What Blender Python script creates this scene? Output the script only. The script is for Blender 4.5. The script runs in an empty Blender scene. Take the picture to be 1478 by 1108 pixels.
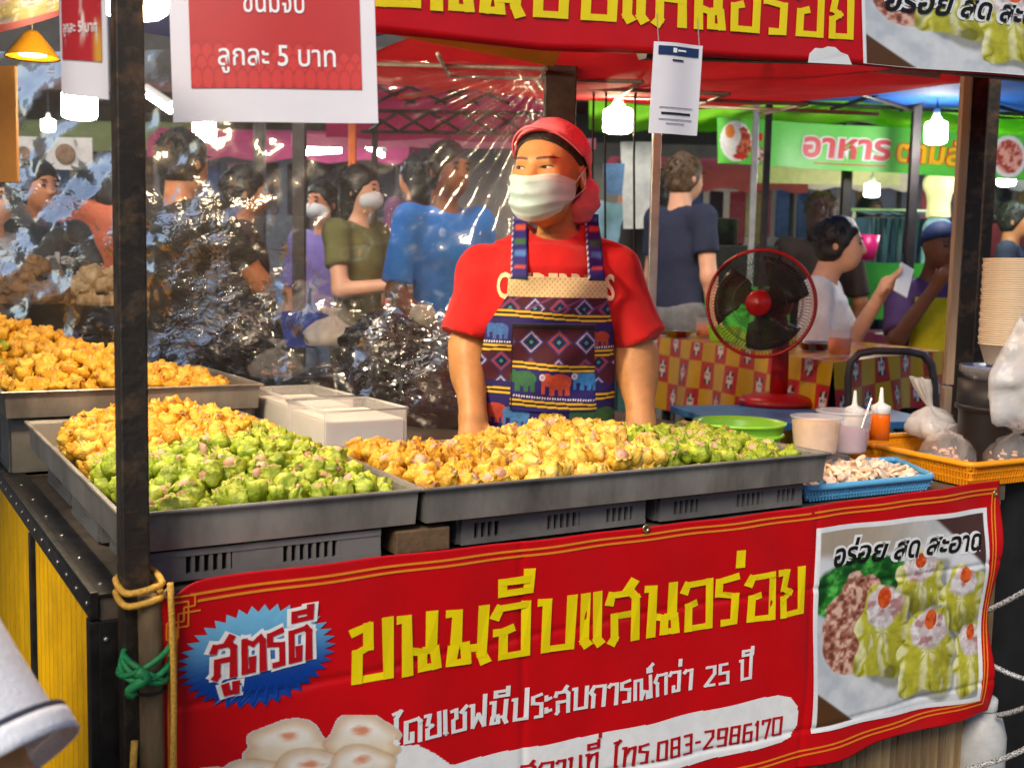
import bpy, bmesh, math, random
import numpy as np
from mathutils import Vector, Matrix, noise as mnoise

scene = bpy.context.scene
COL = scene.collection
# ------------------------------------------------------------------ camera
F, CX, CY = 1600.0, 739.0, 554.0            # photograph: 1478 x 1108, focal length in its pixels
PITCH = math.atan(154 / F); ROLL = math.radians(1.2); CAMZ = 1.25
cam_d = bpy.data.cameras.new('camera'); cam = bpy.data.objects.new('camera', cam_d); COL.objects.link(cam)
cam_d.sensor_width = 36; cam_d.lens = F / 1478 * 36; cam_d.clip_start = 0.05; cam_d.clip_end = 500
cam.matrix_world = Matrix.Translation((0, 0, CAMZ)) @ Matrix.Rotation(math.pi / 2 - PITCH, 4, 'X') @ Matrix.Rotation(ROLL, 4, 'Z')
cam_d.dof.use_dof = True; cam_d.dof.focus_distance = 2.1; cam_d.dof.aperture_fstop = 5.6
scene.camera = cam
# ------------------------------------------------------------------ world, sun, exposure
world = bpy.data.worlds.new('World'); scene.world = world; world.use_nodes = True
wn = world.node_tree.nodes; wl = world.node_tree.links
sky = wn.new('ShaderNodeTexSky'); sky.sky_type = 'NISHITA'; sky.sun_disc = False
sky.sun_elevation = math.radians(42); sky.sun_rotation = math.radians(200)
wl.new(sky.outputs[0], wn['Background'].inputs[0]); wn['Background'].inputs[1].default_value = 0.10
sun_d = bpy.data.lights.new('sun', 'SUN'); sun = bpy.data.objects.new('sun', sun_d); COL.objects.link(sun)
sun_d.energy = 2.3; sun_d.angle = math.radians(25); sun_d.color = (1, .90, .76)
sun.rotation_euler = (math.radians(48), 0, math.radians(-20))
scene.view_settings.view_transform = 'Standard'; scene.view_settings.look = 'None'
scene.view_settings.exposure = 0.45; scene.view_settings.gamma = 1
scene.cycles.use_denoising = True
scene.cycles.max_bounces = 7; scene.cycles.diffuse_bounces = 3; scene.cycles.glossy_bounces = 3
scene.cycles.transmission_bounces = 6; scene.cycles.transparent_max_bounces = 24
scene.cycles.sample_clamp_indirect = 4; scene.cycles.caustics_reflective = False; scene.cycles.caustics_refractive = False
WARM = (1.0, .78, .48); WHITE = (1.0, .96, .90)
# ------------------------------------------------------------------ geometry of the picture
_c, _s = math.cos(PITCH), math.sin(PITCH)
_R = np.array([1, 0, 0.]); _U = np.array([0, _s, _c]); CF = np.array([0, _c, -_s])
CR = _R * math.cos(ROLL) + _U * math.sin(ROLL); CU = _U * math.cos(ROLL) - _R * math.sin(ROLL)
CC = np.array([0, 0, CAMZ])
def ray(px, py): return CR * (px - CX) / F + CU * (CY - py) / F + CF
def at(px, py, Y):
    d = ray(px, py); return CC + d * Y / d[1]
def atz(px, py, z):
    d = ray(px, py); return CC + d * (z - CAMZ) / d[2]
YAW = math.radians(31)
e1 = np.array([math.cos(YAW), math.sin(YAW), 0]); e2 = np.array([-math.sin(YAW), math.cos(YAW), 0]); ez = np.array([0, 0, 1.])
O = at(188, 430, 1.53); O[2] = 0
def S(u, v, z): return O + u * e1 + v * e2 + z * ez
def onv(px, py, v):
    d = ray(px, py); p = CC + d * (np.dot(O + v * e2 - CC, e2) / np.dot(d, e2))
    return float(np.dot(p - O, e1)), float(p[2])
def uvof(p): return float(np.dot(p - O, e1)), float(np.dot(p - O, e2))
RS = np.stack([e1, e2, ez], 1)              # columns: stall axes
I3 = np.eye(3)
def rz(a):
    a = math.radians(a); c, s = math.cos(a), math.sin(a); return np.array([[c, -s, 0], [s, c, 0], [0, 0, 1.]])
def rx(a):
    a = math.radians(a); c, s = math.cos(a), math.sin(a); return np.array([[1, 0, 0], [0, c, -s], [0, s, c.real]])
def ry(a):
    a = math.radians(a); c, s = math.cos(a), math.sin(a); return np.array([[c, 0, s], [0, 1, 0], [-s, 0, c]])
def ground_z(Y): return 0.0
# ------------------------------------------------------------------ materials
def lin(r, g, b):
    f = lambda c: (c / 12.92 if c <= .04045 else ((c + .055) / 1.055) ** 2.4)
    return (f(r / 255), f(g / 255), f(b / 255))
MATS = {}
def mat(name, col=(.5, .5, .5), rough=.5, metal=0, var=.12, vs=18, bump=0, bs=60, spec=.5, trans=0, sss=0, alpha=1, emit=0, ecol=None,
        coat=0, col2=None, attr=False, ior=1.45, sheen=0, coords='Object', ramp=(.35, .65), stretch=None):
    if name in MATS: return MATS[name]
    m = bpy.data.materials.new(name); m.use_nodes = True; MATS[name] = m
    nt = m.node_tree; n, l = nt.nodes, nt.links; b = n['Principled BSDF']
    b.inputs['Roughness'].default_value = rough; b.inputs['Metallic'].default_value = metal
    b.inputs['Specular IOR Level'].default_value = spec; b.inputs['IOR'].default_value = ior
    b.inputs['Transmission Weight'].default_value = trans; b.inputs['Alpha'].default_value = alpha
    b.inputs['Coat Weight'].default_value = coat; b.inputs['Sheen Weight'].default_value = sheen
    if sss:
        b.inputs['Subsurface Weight'].default_value = sss; b.inputs['Subsurface Scale'].default_value = .01
        b.inputs['Subsurface Radius'].default_value = (1, .5, .25)
    if emit:
        b.inputs['Emission Color'].default_value = (*(ecol or col), 1); b.inputs['Emission Strength'].default_value = emit
    tc = n.new('ShaderNodeTexCoord'); src = tc.outputs[coords]
    if coords == 'World':
        pass
    if stretch:
        mp = n.new('ShaderNodeMapping'); mp.inputs['Scale'].default_value = stretch; l.new(src, mp.inputs[0]); src = mp.outputs[0]
    if attr:
        a = n.new('ShaderNodeAttribute'); a.attribute_name = 'Col'; base = a.outputs['Color']
    else: base = None
    if var or col2:
        nz = n.new('ShaderNodeTexNoise'); nz.inputs['Scale'].default_value = vs; nz.inputs['Detail'].default_value = 5; nz.inputs['Roughness'].default_value = .65
        l.new(src, nz.inputs['Vector'])
        rp = n.new('ShaderNodeMapRange'); rp.inputs[1].default_value = ramp[0]; rp.inputs[2].default_value = ramp[1]
        l.new(nz.outputs['Fac'], rp.inputs[0])
        if attr:
            mr = n.new('ShaderNodeMapRange'); mr.inputs[3].default_value = 1 - var; mr.inputs[4].default_value = 1 + var
            l.new(rp.outputs[0], mr.inputs[0])
            mx = n.new('ShaderNodeVectorMath'); mx.operation = 'SCALE'; l.new(base, mx.inputs[0]); l.new(mr.outputs[0], mx.inputs['Scale'])
            l.new(mx.outputs[0], b.inputs['Base Color'])
        else:
            mx = n.new('ShaderNodeMix'); mx.data_type = 'RGBA'; l.new(rp.outputs[0], mx.inputs[0])
            c2 = col2 or tuple(min(1, c * (1 + var)) for c in col); c1 = col if col2 else tuple(c * (1 - var) for c in col)
            mx.inputs[6].default_value = (*c1, 1); mx.inputs[7].default_value = (*c2, 1)
            l.new(mx.outputs[2], b.inputs['Base Color'])
    elif attr: l.new(base, b.inputs['Base Color'])
    else: b.inputs['Base Color'].default_value = (*col, 1)
    if bump:
        nb = n.new('ShaderNodeTexNoise'); nb.inputs['Scale'].default_value = bs; nb.inputs['Detail'].default_value = 4
        l.new(src, nb.inputs['Vector'])
        bp = n.new('ShaderNodeBump'); bp.inputs['Strength'].default_value = bump; bp.inputs['Distance'].default_value = .01
        l.new(nb.outputs['Fac'], bp.inputs['Height']); l.new(bp.outputs[0], b.inputs['Normal'])
    return m
def lampmat(name, col, strength):
    if name in MATS: return MATS[name]
    m = bpy.data.materials.new(name); m.use_nodes = True; MATS[name] = m
    n, l = m.node_tree.nodes, m.node_tree.links
    n.remove(n['Principled BSDF']); e = n.new('ShaderNodeEmission'); e.inputs[0].default_value = (*col, 1); e.inputs[1].default_value = strength
    l.new(e.outputs[0], n['Material Output'].inputs[0]); return m
# ------------------------------------------------------------------ object building
def wloc(o):
    p = np.zeros(3)
    while o is not None: p = p + np.array(o.location); o = o.parent
    return p
def tag(o, label=None, cat=None, group=None, kind=None):
    if label: o['label'] = label
    if cat: o['category'] = cat
    if group: o['group'] = group
    if kind: o['kind'] = kind
    return o
def thing(name, loc, label, cat, group=None):
    o = bpy.data.objects.new(name, None); COL.objects.link(o); o.location = [float(x) for x in loc]; o.empty_display_size = .05
    return tag(o, label, cat, group)
def mk(name, v, f, m=None, parent=None, smooth=False, midx=None, col=None, bevel=0, keep=False):
    v = np.asarray(v, float)
    lo, hi = v.min(0), v.max(0); base = np.array([(lo[0] + hi[0]) / 2, (lo[1] + hi[1]) / 2, lo[2]])
    if keep: base = wloc(parent)
    me = bpy.data.meshes.new(name); me.from_pydata((v - base).tolist(), [], [list(map(int, q)) for q in f])
    for x in (m if isinstance(m, (list, tuple)) else [m]):
        if x is not None: me.materials.append(x)
    if midx is not None: me.polygons.foreach_set('material_index', np.asarray(midx, dtype=np.int32))
    if smooth: me.polygons.foreach_set('use_smooth', np.ones(len(me.polygons), dtype=bool))
    if col is not None:
        ca = me.color_attributes.new('Col', 'FLOAT_COLOR', 'POINT')
        c4 = np.ones((len(v), 4), np.float32); c4[:, :3] = col; ca.data.foreach_set('color', c4.ravel())
    me.update()
    o = bpy.data.objects.new(name, me); COL.objects.link(o)
    if parent is not None: o.parent = parent; o.location = base - wloc(parent)
    else: o.location = base
    if bevel:
        bm = o.modifiers.new('bevel', 'BEVEL'); bm.width = bevel; bm.segments = 2; bm.limit_method = 'ANGLE'
    return o
class MB:
    def __init__(s): s.v = []; s.f = []; s.m = []; s.n = 0
    def add(s, v, f, m=0):
        v = np.asarray(v, float).reshape(-1, 3); s.v.append(v); s.f += [[i + s.n for i in q] for q in f]; s.m += [m] * len(f); s.n += len(v); return s
    def box(s, c, size, R=I3, m=0):
        h = np.array(size) / 2.
        q = np.array([[x, y, z] for x in (-1, 1) for y in (-1, 1) for z in (-1, 1)]) * h
        return s.add(q @ np.asarray(R).T + np.asarray(c), [(0, 1, 3, 2), (4, 6, 7, 5), (0, 4, 5, 1), (2, 3, 7, 6), (0, 2, 6, 4), (1, 5, 7, 3)], m)
    def tube(s, pts, r, n=8, caps=True, closed=False, m=0):
        pts = np.asarray(pts, float); k = len(pts); r = np.broadcast_to(np.asarray(r, float), (k,))
        t = np.roll(pts, -1, 0) - np.roll(pts, 1, 0)
        if not closed: t[0] = pts[1] - pts[0]; t[-1] = pts[-1] - pts[-2]
        t /= np.linalg.norm(t, axis=1)[:, None] + 1e-12
        up = np.array([0, 0, 1.]) if abs(t[0][2]) < .9 else np.array([1., 0, 0])
        a = np.cross(t[0], up); a /= np.linalg.norm(a); V = []
        for i in range(k):
            a = a - t[i] * np.dot(a, t[i]); a /= np.linalg.norm(a) + 1e-12; b = np.cross(t[i], a)
            for j in range(n):
                w = 2 * math.pi * j / n; V.append(pts[i] + r[i] * (a * math.cos(w) + b * math.sin(w)))
        fs = []
        for i in range(k if closed else k - 1):
            for j in range(n):
                i2 = (i + 1) % k; fs.append((i * n + j, i * n + (j + 1) % n, i2 * n + (j + 1) % n, i2 * n + j))
        if caps and not closed: fs.append(tuple(range(n))[::-1]); fs.append(tuple((k - 1) * n + j for j in range(n)))
        return s.add(V, fs, m)
    def lathe(s, prof, c, n=24, R=I3, m=0, sx=1, sy=1):
        V = []; fs = []
        for r, z in prof:
            for j in range(n):
                w = 2 * math.pi * j / n; V.append((r * sx * math.cos(w), r * sy * math.sin(w), z))
        for i in range(len(prof) - 1):
            for j in range(n): fs.append((i * n + j, i * n + (j + 1) % n, (i + 1) * n + (j + 1) % n, (i + 1) * n + j))
        if prof[0][0] > 1e-6: fs.append(tuple(range(n))[::-1])
        if prof[-1][0] > 1e-6: fs.append(tuple((len(prof) - 1) * n + j for j in range(n)))
        return s.add(np.array(V) @ np.asarray(R).T + np.asarray(c), fs, m)
    def grid(s, P, m=0, wrap=False):
        a, b = P.shape[:2]
        fs = [(i * b + j, (i + 1) * b + j, (i + 1) * b + (j + 1) % b, i * b + (j + 1) % b) for i in range(a - 1) for j in range(b if wrap else b - 1)]
        return s.add(P.reshape(-1, 3), fs, m)
    def build(s, name, m, parent=None, smooth=False, bevel=0, col=None):
        return mk(name, np.concatenate(s.v), s.f, m, parent, smooth, s.m if isinstance(m, (list, tuple)) else None, col, bevel)
def copy_tree(o, parent=None):
    c = o.copy(); COL.objects.link(c); c.parent = parent
    for ch in list(o.children): copy_tree(ch, c)
    return c
# ------------------------------------------------------------------ numpy noise, distance fields, surface nets
def hash3(i, j, k, seed=0):
    h = (i * 374761393 + j * 668265263 + k * 2147483647 + seed * 974634777) & 0xffffffff
    h = ((h ^ (h >> 13)) * 1274126177) & 0xffffffff
    return ((h ^ (h >> 16)) & 0xffff) / 65535.0
def vnoise(P, sc=1.0, seed=0):
    P = np.asarray(P, float) * sc; i = np.floor(P).astype(np.int64); f = P - i; f = f * f * (3 - 2 * f)
    r = 0
    for a in (0, 1):
        for b in (0, 1):
            for c in (0, 1):
                w = (f[..., 0] if a else 1 - f[..., 0]) * (f[..., 1] if b else 1 - f[..., 1]) * (f[..., 2] if c else 1 - f[..., 2])
                r = r + w * hash3(i[..., 0] + a, i[..., 1] + b, i[..., 2] + c, seed)
    return r
def fbm(P, sc=1.0, seed=0, o=3):
    return sum(vnoise(P, sc * 2 ** k, seed + k) * .5 ** k for k in range(o)) / sum(.5 ** k for k in range(o))
def n2(x, y, sc=1., seed=0, o=3): return fbm(np.stack([x, y, np.zeros_like(x) + .37], -1), sc, seed, o)
def smin(a, b, k):
    h = np.clip(.5 + .5 * (b - a) / k, 0, 1); return b * (1 - h) + a * h - k * h * (1 - h)
def cap(P, a, b, ra, rb, sq=None):
    a, b = np.asarray(a, float), np.asarray(b, float); ab = b - a
    t = np.clip(((P - a) @ ab) / (ab @ ab + 1e-12), 0, 1); d = P - (a + t[..., None] * ab)
    if sq is not None: d = d / np.asarray(sq)
    return np.sqrt((d * d).sum(-1)) - (ra + (rb - ra) * t)
def ell(P, c, r, R=None):
    q = P - np.asarray(c)
    if R is not None: q = q @ np.asarray(R)
    r = np.asarray(r, float); k = np.sqrt(((q / r) ** 2).sum(-1)); return (k - 1) * r.min()
def loft(P, rows):
    """rows: (z, cx, cy, rx, ry) ascending: stacked ellipses"""
    rows = np.asarray(rows, float); z = P[..., 2]
    g = [np.interp(z, rows[:, 0], rows[:, i]) for i in range(1, 5)]
    k = np.sqrt(((P[..., 0] - g[0]) / g[2]) ** 2 + ((P[..., 1] - g[1]) / g[3]) ** 2)
    d = (k - 1) * np.minimum(g[2], g[3])
    return np.maximum(d, np.maximum(rows[0, 0] - z, z - rows[-1, 0]))
def surfnet(fn, lo, hi, h):
    lo = np.asarray(lo, float); n = np.ceil((np.asarray(hi) - lo) / h).astype(int) + 1
    g = np.stack(np.meshgrid(*[lo[i] + h * np.arange(n[i]) for i in range(3)], indexing='ij'), -1)
    V = fn(g.reshape(-1, 3)).reshape(n); s = V < 0
    cs = tuple(n - 1); acc = np.zeros(cs + (3,)); num = np.zeros(cs)
    sl = lambda c: tuple(slice(c[i], c[i] + cs[i]) for i in range(3))
    cor = [(a, b, c) for a in (0, 1) for b in (0, 1) for c in (0, 1)]
    for p in cor:
        for ax in range(3):
            if p[ax]: continue
            q = list(p); q[ax] = 1; va, vb = V[sl(p)], V[sl(q)]
            mm = (va < 0) != (vb < 0); t = np.where(mm, va / np.where(mm, va - vb, 1), 0); num += mm
            for i in range(3): acc[..., i] += mm * (p[i] + (t if i == ax else 0))
    act = num > 0; idx = -np.ones(cs, int); idx[act] = np.arange(act.sum())
    verts = lo + h * (np.argwhere(act) + acc[act] / num[act][:, None]); faces = []
    for ax in range(3):
        o1, o2 = (ax + 1) % 3, (ax + 2) % 3
        A = [slice(0, n[i]) for i in range(3)]; A[ax] = slice(0, n[ax] - 1); A[o1] = slice(1, n[o1] - 1); A[o2] = slice(1, n[o2] - 1)
        Bq = list(A); Bq[ax] = slice(1, n[ax]); sa, sb = s[tuple(A)], s[tuple(Bq)]
        for flip, mm in ((False, sa & ~sb), (True, ~sa & sb)):
            e = np.argwhere(mm)
            if not len(e): continue
            e[:, o1] += 1; e[:, o2] += 1
            def cell(d1, d2):
                c = e.copy(); c[:, o1] -= d1; c[:, o2] -= d2; return idx[tuple(c.T)]
            q = np.stack([cell(1, 1), cell(0, 1), cell(0, 0), cell(1, 0)], 1)
            faces.append(q[:, ::-1] if flip else q)
    return verts, (np.concatenate(faces) if faces else np.zeros((0, 4), int))
def sdfobj(name, fn, lo, hi, h, m, parent=None, xf=None, colfn=None, disp=None):
    v, f = surfnet(fn, lo, hi, h)
    col = colfn(v) if colfn else None
    if xf: v = xf(v)
    return mk(name, v, f, m, parent, True, col=col)
# raster: a fine grid coloured per vertex; P maps (s,t) arrays in 0..1 to points
def raster(name, P, nu, nv, cf, m, parent=None, smooth=False):
    s, t = np.meshgrid(np.linspace(0, 1, nu), np.linspace(0, 1, nv), indexing='ij')
    r = cf(s, t); c, al = (r if isinstance(r, tuple) else (r, None))
    v = P(s, t).reshape(-1, 3); i, j = np.meshgrid(np.arange(nu - 1), np.arange(nv - 1), indexing='ij')
    q = np.stack([i * nv + j, (i + 1) * nv + j, (i + 1) * nv + j + 1, i * nv + j + 1], -1).reshape(-1, 4)
    c = c.reshape(-1, 3)
    if al is not None:
        k = al.ravel()[q].mean(1) > .5; q = q[k]; used = np.unique(q); rm = -np.ones(len(v), int); rm[used] = np.arange(len(used)); v = v[used]; c = c[used]; q = rm[q]
    return mk(name, v, q, m, parent, smooth, col=c)
def mixc(a, b, k):
    k = np.clip(k, 0, 1)[..., None]; return a * (1 - k) + np.asarray(b) * k
def sst(a, b, x):
    t = np.clip((x - a) / (b - a), 0, 1); return t * t * (3 - 2 * t)
# Thai text with the built-in font, as a flat triangle mesh
def textmesh(body, size=1.0, bold=0.0, shear=0.0):
    c = bpy.data.curves.new('lettering', 'FONT'); c.body = body; c.size = size; c.offset = bold; c.shear = shear; c.resolution_u = 3
    o = bpy.data.objects.new('lettering', c); COL.objects.link(o)
    me = bpy.data.meshes.new_from_object(o.evaluated_get(bpy.context.evaluated_depsgraph_get()))
    v = np.array([x.co[:2] for x in me.vertices]).reshape(-1, 2); f = [tuple(p.vertices) for p in me.polygons]
    bpy.data.objects.remove(o); bpy.data.curves.remove(c); bpy.data.meshes.remove(me)
    return v, f
# ================================================================== LAMPS OF THE STALL
M_bulb = lampmat('warm_bulb', WARM, 195.0)
M_sock = mat('lamp_socket', (.75, .72, .66), .4, var=.05)
def led_bulb(p, r, h, m, label, group='hanging lamps', cord=.5, cap=True):
    """p: lowest point of the glowing drum"""
    o = thing('hanging_bulb', p, label, 'lamp', group); mb = MB()
    mb.lathe([(0, 0), (r * .75, .0), (r * .95, h * .06), (r, h * .16), (r, h * .86), (r * .9, h * .95), (r * .55, h)], p, 24); mb.build('bulb', m, o, True)
    so_k = MB().lathe([(r * .56, h * 1.002), (r * .5, h * 1.12), (r * .32, h * 1.3), (r * .30, h * 1.55), (r * .1, h * 1.6)], p, 16).build('socket', M_sock if cap else mat("black_paint", (.022, .020, .018), .45, .2, var=.5, vs=25, bump=.1, bs=80), o, True)
    MB().tube([np.asarray(p) + (0, 0, h * 1.58), np.asarray(p) + (0, 0, h * 1.58 + cord)], .003, 6).build('cord', mat("black_paint", (.022, .020, .018), .45, .2, var=.5, vs=25, bump=.1, bs=80), so_k); return o
led_bulb(at(193, 23, 2.05), .063, .15, M_bulb, 'large glowing bulb behind the pole at the very top')
led_bulb(S(.95, .22, 1.93), .052, .13, M_bulb, 'glowing bulb hidden behind the red roof banner above the wide tray')

M_bulbw = lampmat('cool_bulb', WHITE, 120.0); M_bulbf = lampmat('far_bulb', WHITE, 32.0); M_bulbo = lampmat('amber_bulb', WARM, 70.0)
led_bulb(at(115, 172, 3.1), .047, .074, M_bulbo, 'glowing warm bulb below the narrow price sheet')
led_bulb(at(891, 192, 3.9), .050, .085, M_bulbo, 'warm glowing bulb to the right of the vendor cap', cord=.25)
led_bulb(at(1350, 207, 5.3), .050, .10, M_bulbw, 'white glowing bulb hanging in front of the green food banner', cord=.12)
led_bulb(at(1258, 284, 6.9), .045, .08, M_bulbf, 'small white bulb far off above the jeans rail', cord=.3)
led_bulb(at(1390, 262, 8.2), .05, .10, M_bulbf, 'small white bulb far off behind the wooden post', cord=.3)
led_bulb(at(1452, 268, 6.4), .05, .09, M_bulbw, 'white bulb far off at the right frame edge', cord=.2)
led_bulb(at(295, 203, 6.2), .060, .11, M_bulbw, 'dazzling white bulb seen through the plastic above the man in black', cord=.4)
led_bulb(at(70, 190, 6.8), .04, .07, M_bulbw, 'small greenish white bulb above the notice board', cord=.3)
def tube_lamp(a, b, m, label):
    a, b = np.asarray(a), np.asarray(b); o = thing('fluorescent_lamp', (a + b) / 2, label, 'lamp', 'hanging lamps')
    MB().tube([a, b], .016, 10).build('tube', m, o, True); d = (b - a) / np.linalg.norm(b - a)
    MB().tube([a + np.array([0, 0, .04]) - d * .03, b + np.array([0, 0, .04]) + d * .03], .02, 6).build('fitting', M_sock, o); return o
M_tubew = lampmat('tube_white', (.85, .93, 1.0), 95.0)
tube_lamp(at(214, 138, 6.5), at(246, 160, 6.2), M_tubew, 'white fluorescent tube seen through the plastic left of the price sheet')
tube_lamp(at(436, 221, 8.0), at(492, 217, 8.0), M_tubew, 'white fluorescent tube far behind the two tent poles'); tube_lamp(at(520, 205, 8.0), at(552, 224, 7.7), M_tubew, 'white fluorescent tube far behind the orange pole'); tube_lamp(at(1440, 190, 6.8), at(1540, 192, 6.8), M_tubew, 'white fluorescent tube at the top right edge')
# lamp with a yellow cone shade
p = at(47, 84, 2.5); cl = thing('cone_lamp', p, 'hanging lamp with a yellow cone shade at the top left', 'lamp', 'hanging lamps')
MB().lathe([(.012, .058), (.020, .050), (.056, .004), (.058, .0), (.054, .003), (.018, .046)], p, 28).build('lamp_shade', mat('amber_shade', lin(160, 112, 20), .4, .2, var=.1), cl, True)
MB().lathe([(0, .002), (.028, .006), (.030, .02), (.016, .044), (0, .045)], p, 18).build('bulb', M_bulbo, cl, True)
MB().tube([p + (0, 0, .056), p + (0, 0, .5)], .003, 6).build('cord', mat("black_paint"), cl)
# ================================================================== SETTING
M_asph = mat('asphalt', (.05, .048, .046), .85, var=.35, vs=9, bump=.4, bs=140)
M_pave = mat('pavement', (.16, .15, .14), .85, var=.25, vs=5, bump=.3, bs=90)
g = MB().add([(-60, -30, 0), (60, -30, 0), (60, 90, 0), (-60, 90, 0)], [(0, 1, 2, 3)]).build('ground', M_asph); tag(g, kind='structure')
# raised pavement behind the stall
g = MB().box((0, 33.4, .07), (90, 60, .14)).build('pavement', M_pave); tag(g, kind='structure')
PZ = .14
# ================================================================== STALL
M_steel = mat('dark_steel', (.035, .028, .022), .5, .35, var=.5, vs=30, bump=.25, bs=60, col2=(.12, .075, .042), ramp=(.5, .72))
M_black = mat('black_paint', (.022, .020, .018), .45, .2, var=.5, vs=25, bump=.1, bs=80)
M_wood = mat('old_wood', (.19, .12, .06), .75, var=.4, vs=8, bump=.25, bs=50, stretch=(1, 1, 6))
M_rope = mat('yellow_rope', lin(226, 172, 70), .7, var=.2, vs=200, bump=.4, bs=300)
pole = MB().box(S(0, 0, 1.25), (.038, .038, 2.5), RS).build('stall_pole', M_steel, bevel=.003)
tag(pole, 'dark square steel pole at the front left corner of the stall', 'pole')
# bamboo pole lashed in front of the lower half
M_bam = mat('bamboo', (.24, .16, .075), .55, var=.35, vs=12, bump=.2, bs=50, stretch=(3, 3, .6), col2=(.12, .085, .05))
b = MB(); zz = np.linspace(0, .80, 60); rr = .0165 + .002 * np.exp(-(((zz[:, None] - np.array([.12, .34, .575, .765])) / .006) ** 2)).sum(1)
b.tube(np.array([S(.012 + .003 * math.sin(z * 3), -.036, z) for z in zz]), rr, 14)
tag(b.build('bamboo_pole', M_bam, smooth=True), 'weathered brown bamboo pole tied to the steel pole beside the red banner', 'pole')
# rope lashing
r = thing('rope', S(.02, -.04, .62), 'yellow rope wound round the pole and hanging beside the red banner', 'rope')
def loop_path(z, n=28, a=.027, b_=.029):
    P = []
    for i in range(n):
        w = 2 * math.pi * i / n; x, y = math.cos(w), math.sin(w); k = 1 / max(abs(x), abs(y)) ** .75
        P.append(S(.004 + a * x * k, -.014 + (b_ + .011) * y * k, z + .006 * math.sin(w + 1)))
    return P
mb = MB(); mb.tube(loop_path(.815), .0048, 8, closed=True); mb.tube(loop_path(.797), .0048, 8, closed=True); mb.build('winding', M_rope, r, True)
mb = MB(); mb.tube([S(.036 + .004 * math.sin(z * 9), -.056 - .004 * math.cos(z * 7), .82 - z) for z in np.linspace(0, .62, 26)], .0045, 8); mb.build('hanging_end', M_rope, r, True)
mb = MB(); mb.tube([S(-.012 - .03 * t, -.05, .60 - .45 * t) for t in np.linspace(0, 1, 12)], .005, 8); mb.build('hanging_end', M_rope, r, True)
M_gtw = mat('green_twine', lin(40, 140, 80), .5, var=.3, vs=60)
mb = MB()
for k in range(4): mb.tube([S(.008 + .028 * math.cos(w) * (1 + .1 * k), -.034 + .03 * math.sin(w), .695 + .006 * k - .02 * math.cos(w + k)) for w in np.linspace(0, 6.28, 22)], .0045, 6, closed=True)
mb.tube([S(-.012 + .01 * math.sin(6 * t), -.068 - .003 * math.sin(5 * t), .705 - .035 * t) for t in np.linspace(0, 1, 12)], [.009] * 6 + [.007] * 6, 6)
tag(mb.build('twine_knot', M_gtw, smooth=True), 'green plastic twine knotted round the bamboo pole', 'twine')
mb = MB(); mb.tube([S(.012 + .022 * math.cos(w), -.036 + .022 * math.sin(w), .665) for w in np.linspace(0, 6.28, 20)[:-1]], .002, 6, closed=True)
tag(mb.build('black_wire', M_black, smooth=True), 'thin black wire tied round the bamboo pole under the green twine', 'wire')

# counter: table carcass, yellow corrugated side, black angle-iron frame, slatted front
TZ = .785; UL, VF, VB, UR = -.045, .035, 1.75, 2.02
ct = thing('counter', S(1, .5, 0), 'market stall counter with yellow corrugated side and black riveted edge', 'counter')
M_yel = mat('yellow_sheet', lin(216, 166, 8), .38, var=.22, vs=4, bump=.05, bs=40)
M_top = mat('counter_top', (.11, .085, .06), .6, var=.5, vs=6, bump=.15, bs=50)
mb = MB(); c0 = S((UL + UR) / 2, (VF + VB) / 2, TZ - .02); mb.box(c0, (UR - UL - .01, VB - VF - .01, .036), RS); mb.build('table_top', M_top, ct, bevel=.002)
def side_sheet(v0, v1, name):
    n = 150; vv = np.linspace(v0, v1, n); ph = ((vv - v0) / .047) % 1
    x = np.where(ph < .62, 0, np.where(ph < .72, (ph - .62) / .1, np.where(ph < .9, 1, (1 - ph) / .1))) * .006
    P = np.zeros((n, 2, 3)); PB = []
    for i in range(n):
        for j, z in enumerate((.02, TZ - .012)): P[i, j] = S(UL + .004 - x[i], vv[i], z)
    MB().grid(P).build(name, M_yel, ct)
side_sheet(VF + .02, .62, 'corrugated_panel'); side_sheet(.66, 1.72, 'corrugated_panel')
mb = MB(); mb.box(S(UL - .002, (VF + VB) / 2, TZ - .012), (.012, VB - VF, .04), RS); mb.box(S(UL + .017, (VF + VB) / 2, TZ + .002), (.05, VB - VF, .005), RS); edge_o = mb.build('edge_angle', M_black, ct, bevel=.001)
for v in (VF + .012, .64): MB().box(S(UL - .001, v, TZ / 2 - .015), (.016, .03, TZ - .04), RS).build('frame_post', M_black, ct, bevel=.001)
MB().box(S(UL + .02, VF - .002, TZ / 2 - .02), (.034, .012, TZ - .03), RS).build('frame_post', M_black, ct, bevel=.001)
M_riv = mat('rivet_metal', (.55, .52, .47), .35, .9, var=.1)
for i, v in enumerate(np.arange(VF + .02, 1.7, .085)):
    mb = MB(); mb.lathe([(.0042, 0), (.0036, .0018), (.0015, .0028), (0, .003)], S(UL - .008, v, TZ - .012), 10, RS @ ry(-90)); mb.build('rivet', M_riv, edge_o, True)
    if i % 2 == 0: MB().lathe([(.0042, 0), (.0036, .0018), (.0015, .0028), (0, .003)], S(UL + .016, v + .03, TZ + .0045), 10).build('rivet', M_riv, edge_o, True)
MB().lathe([(.0042, 0), (.0036, .0018), (.0015, .0028), (0, .003)], S(UL + .012, VF - .008, TZ - .06), 10, RS @ rx(90)).build('rivet', M_riv, ct, True)
M_slat = [mat('slat_wood%d' % i, c, .6, var=.35, vs=9, bump=.2, bs=60, stretch=(4, 4, .5)) for i, c in enumerate(((.30, .19, .09), (.36, .245, .12), (.24, .15, .075)))]
random.seed(4); u = .02; k = 0
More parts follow.
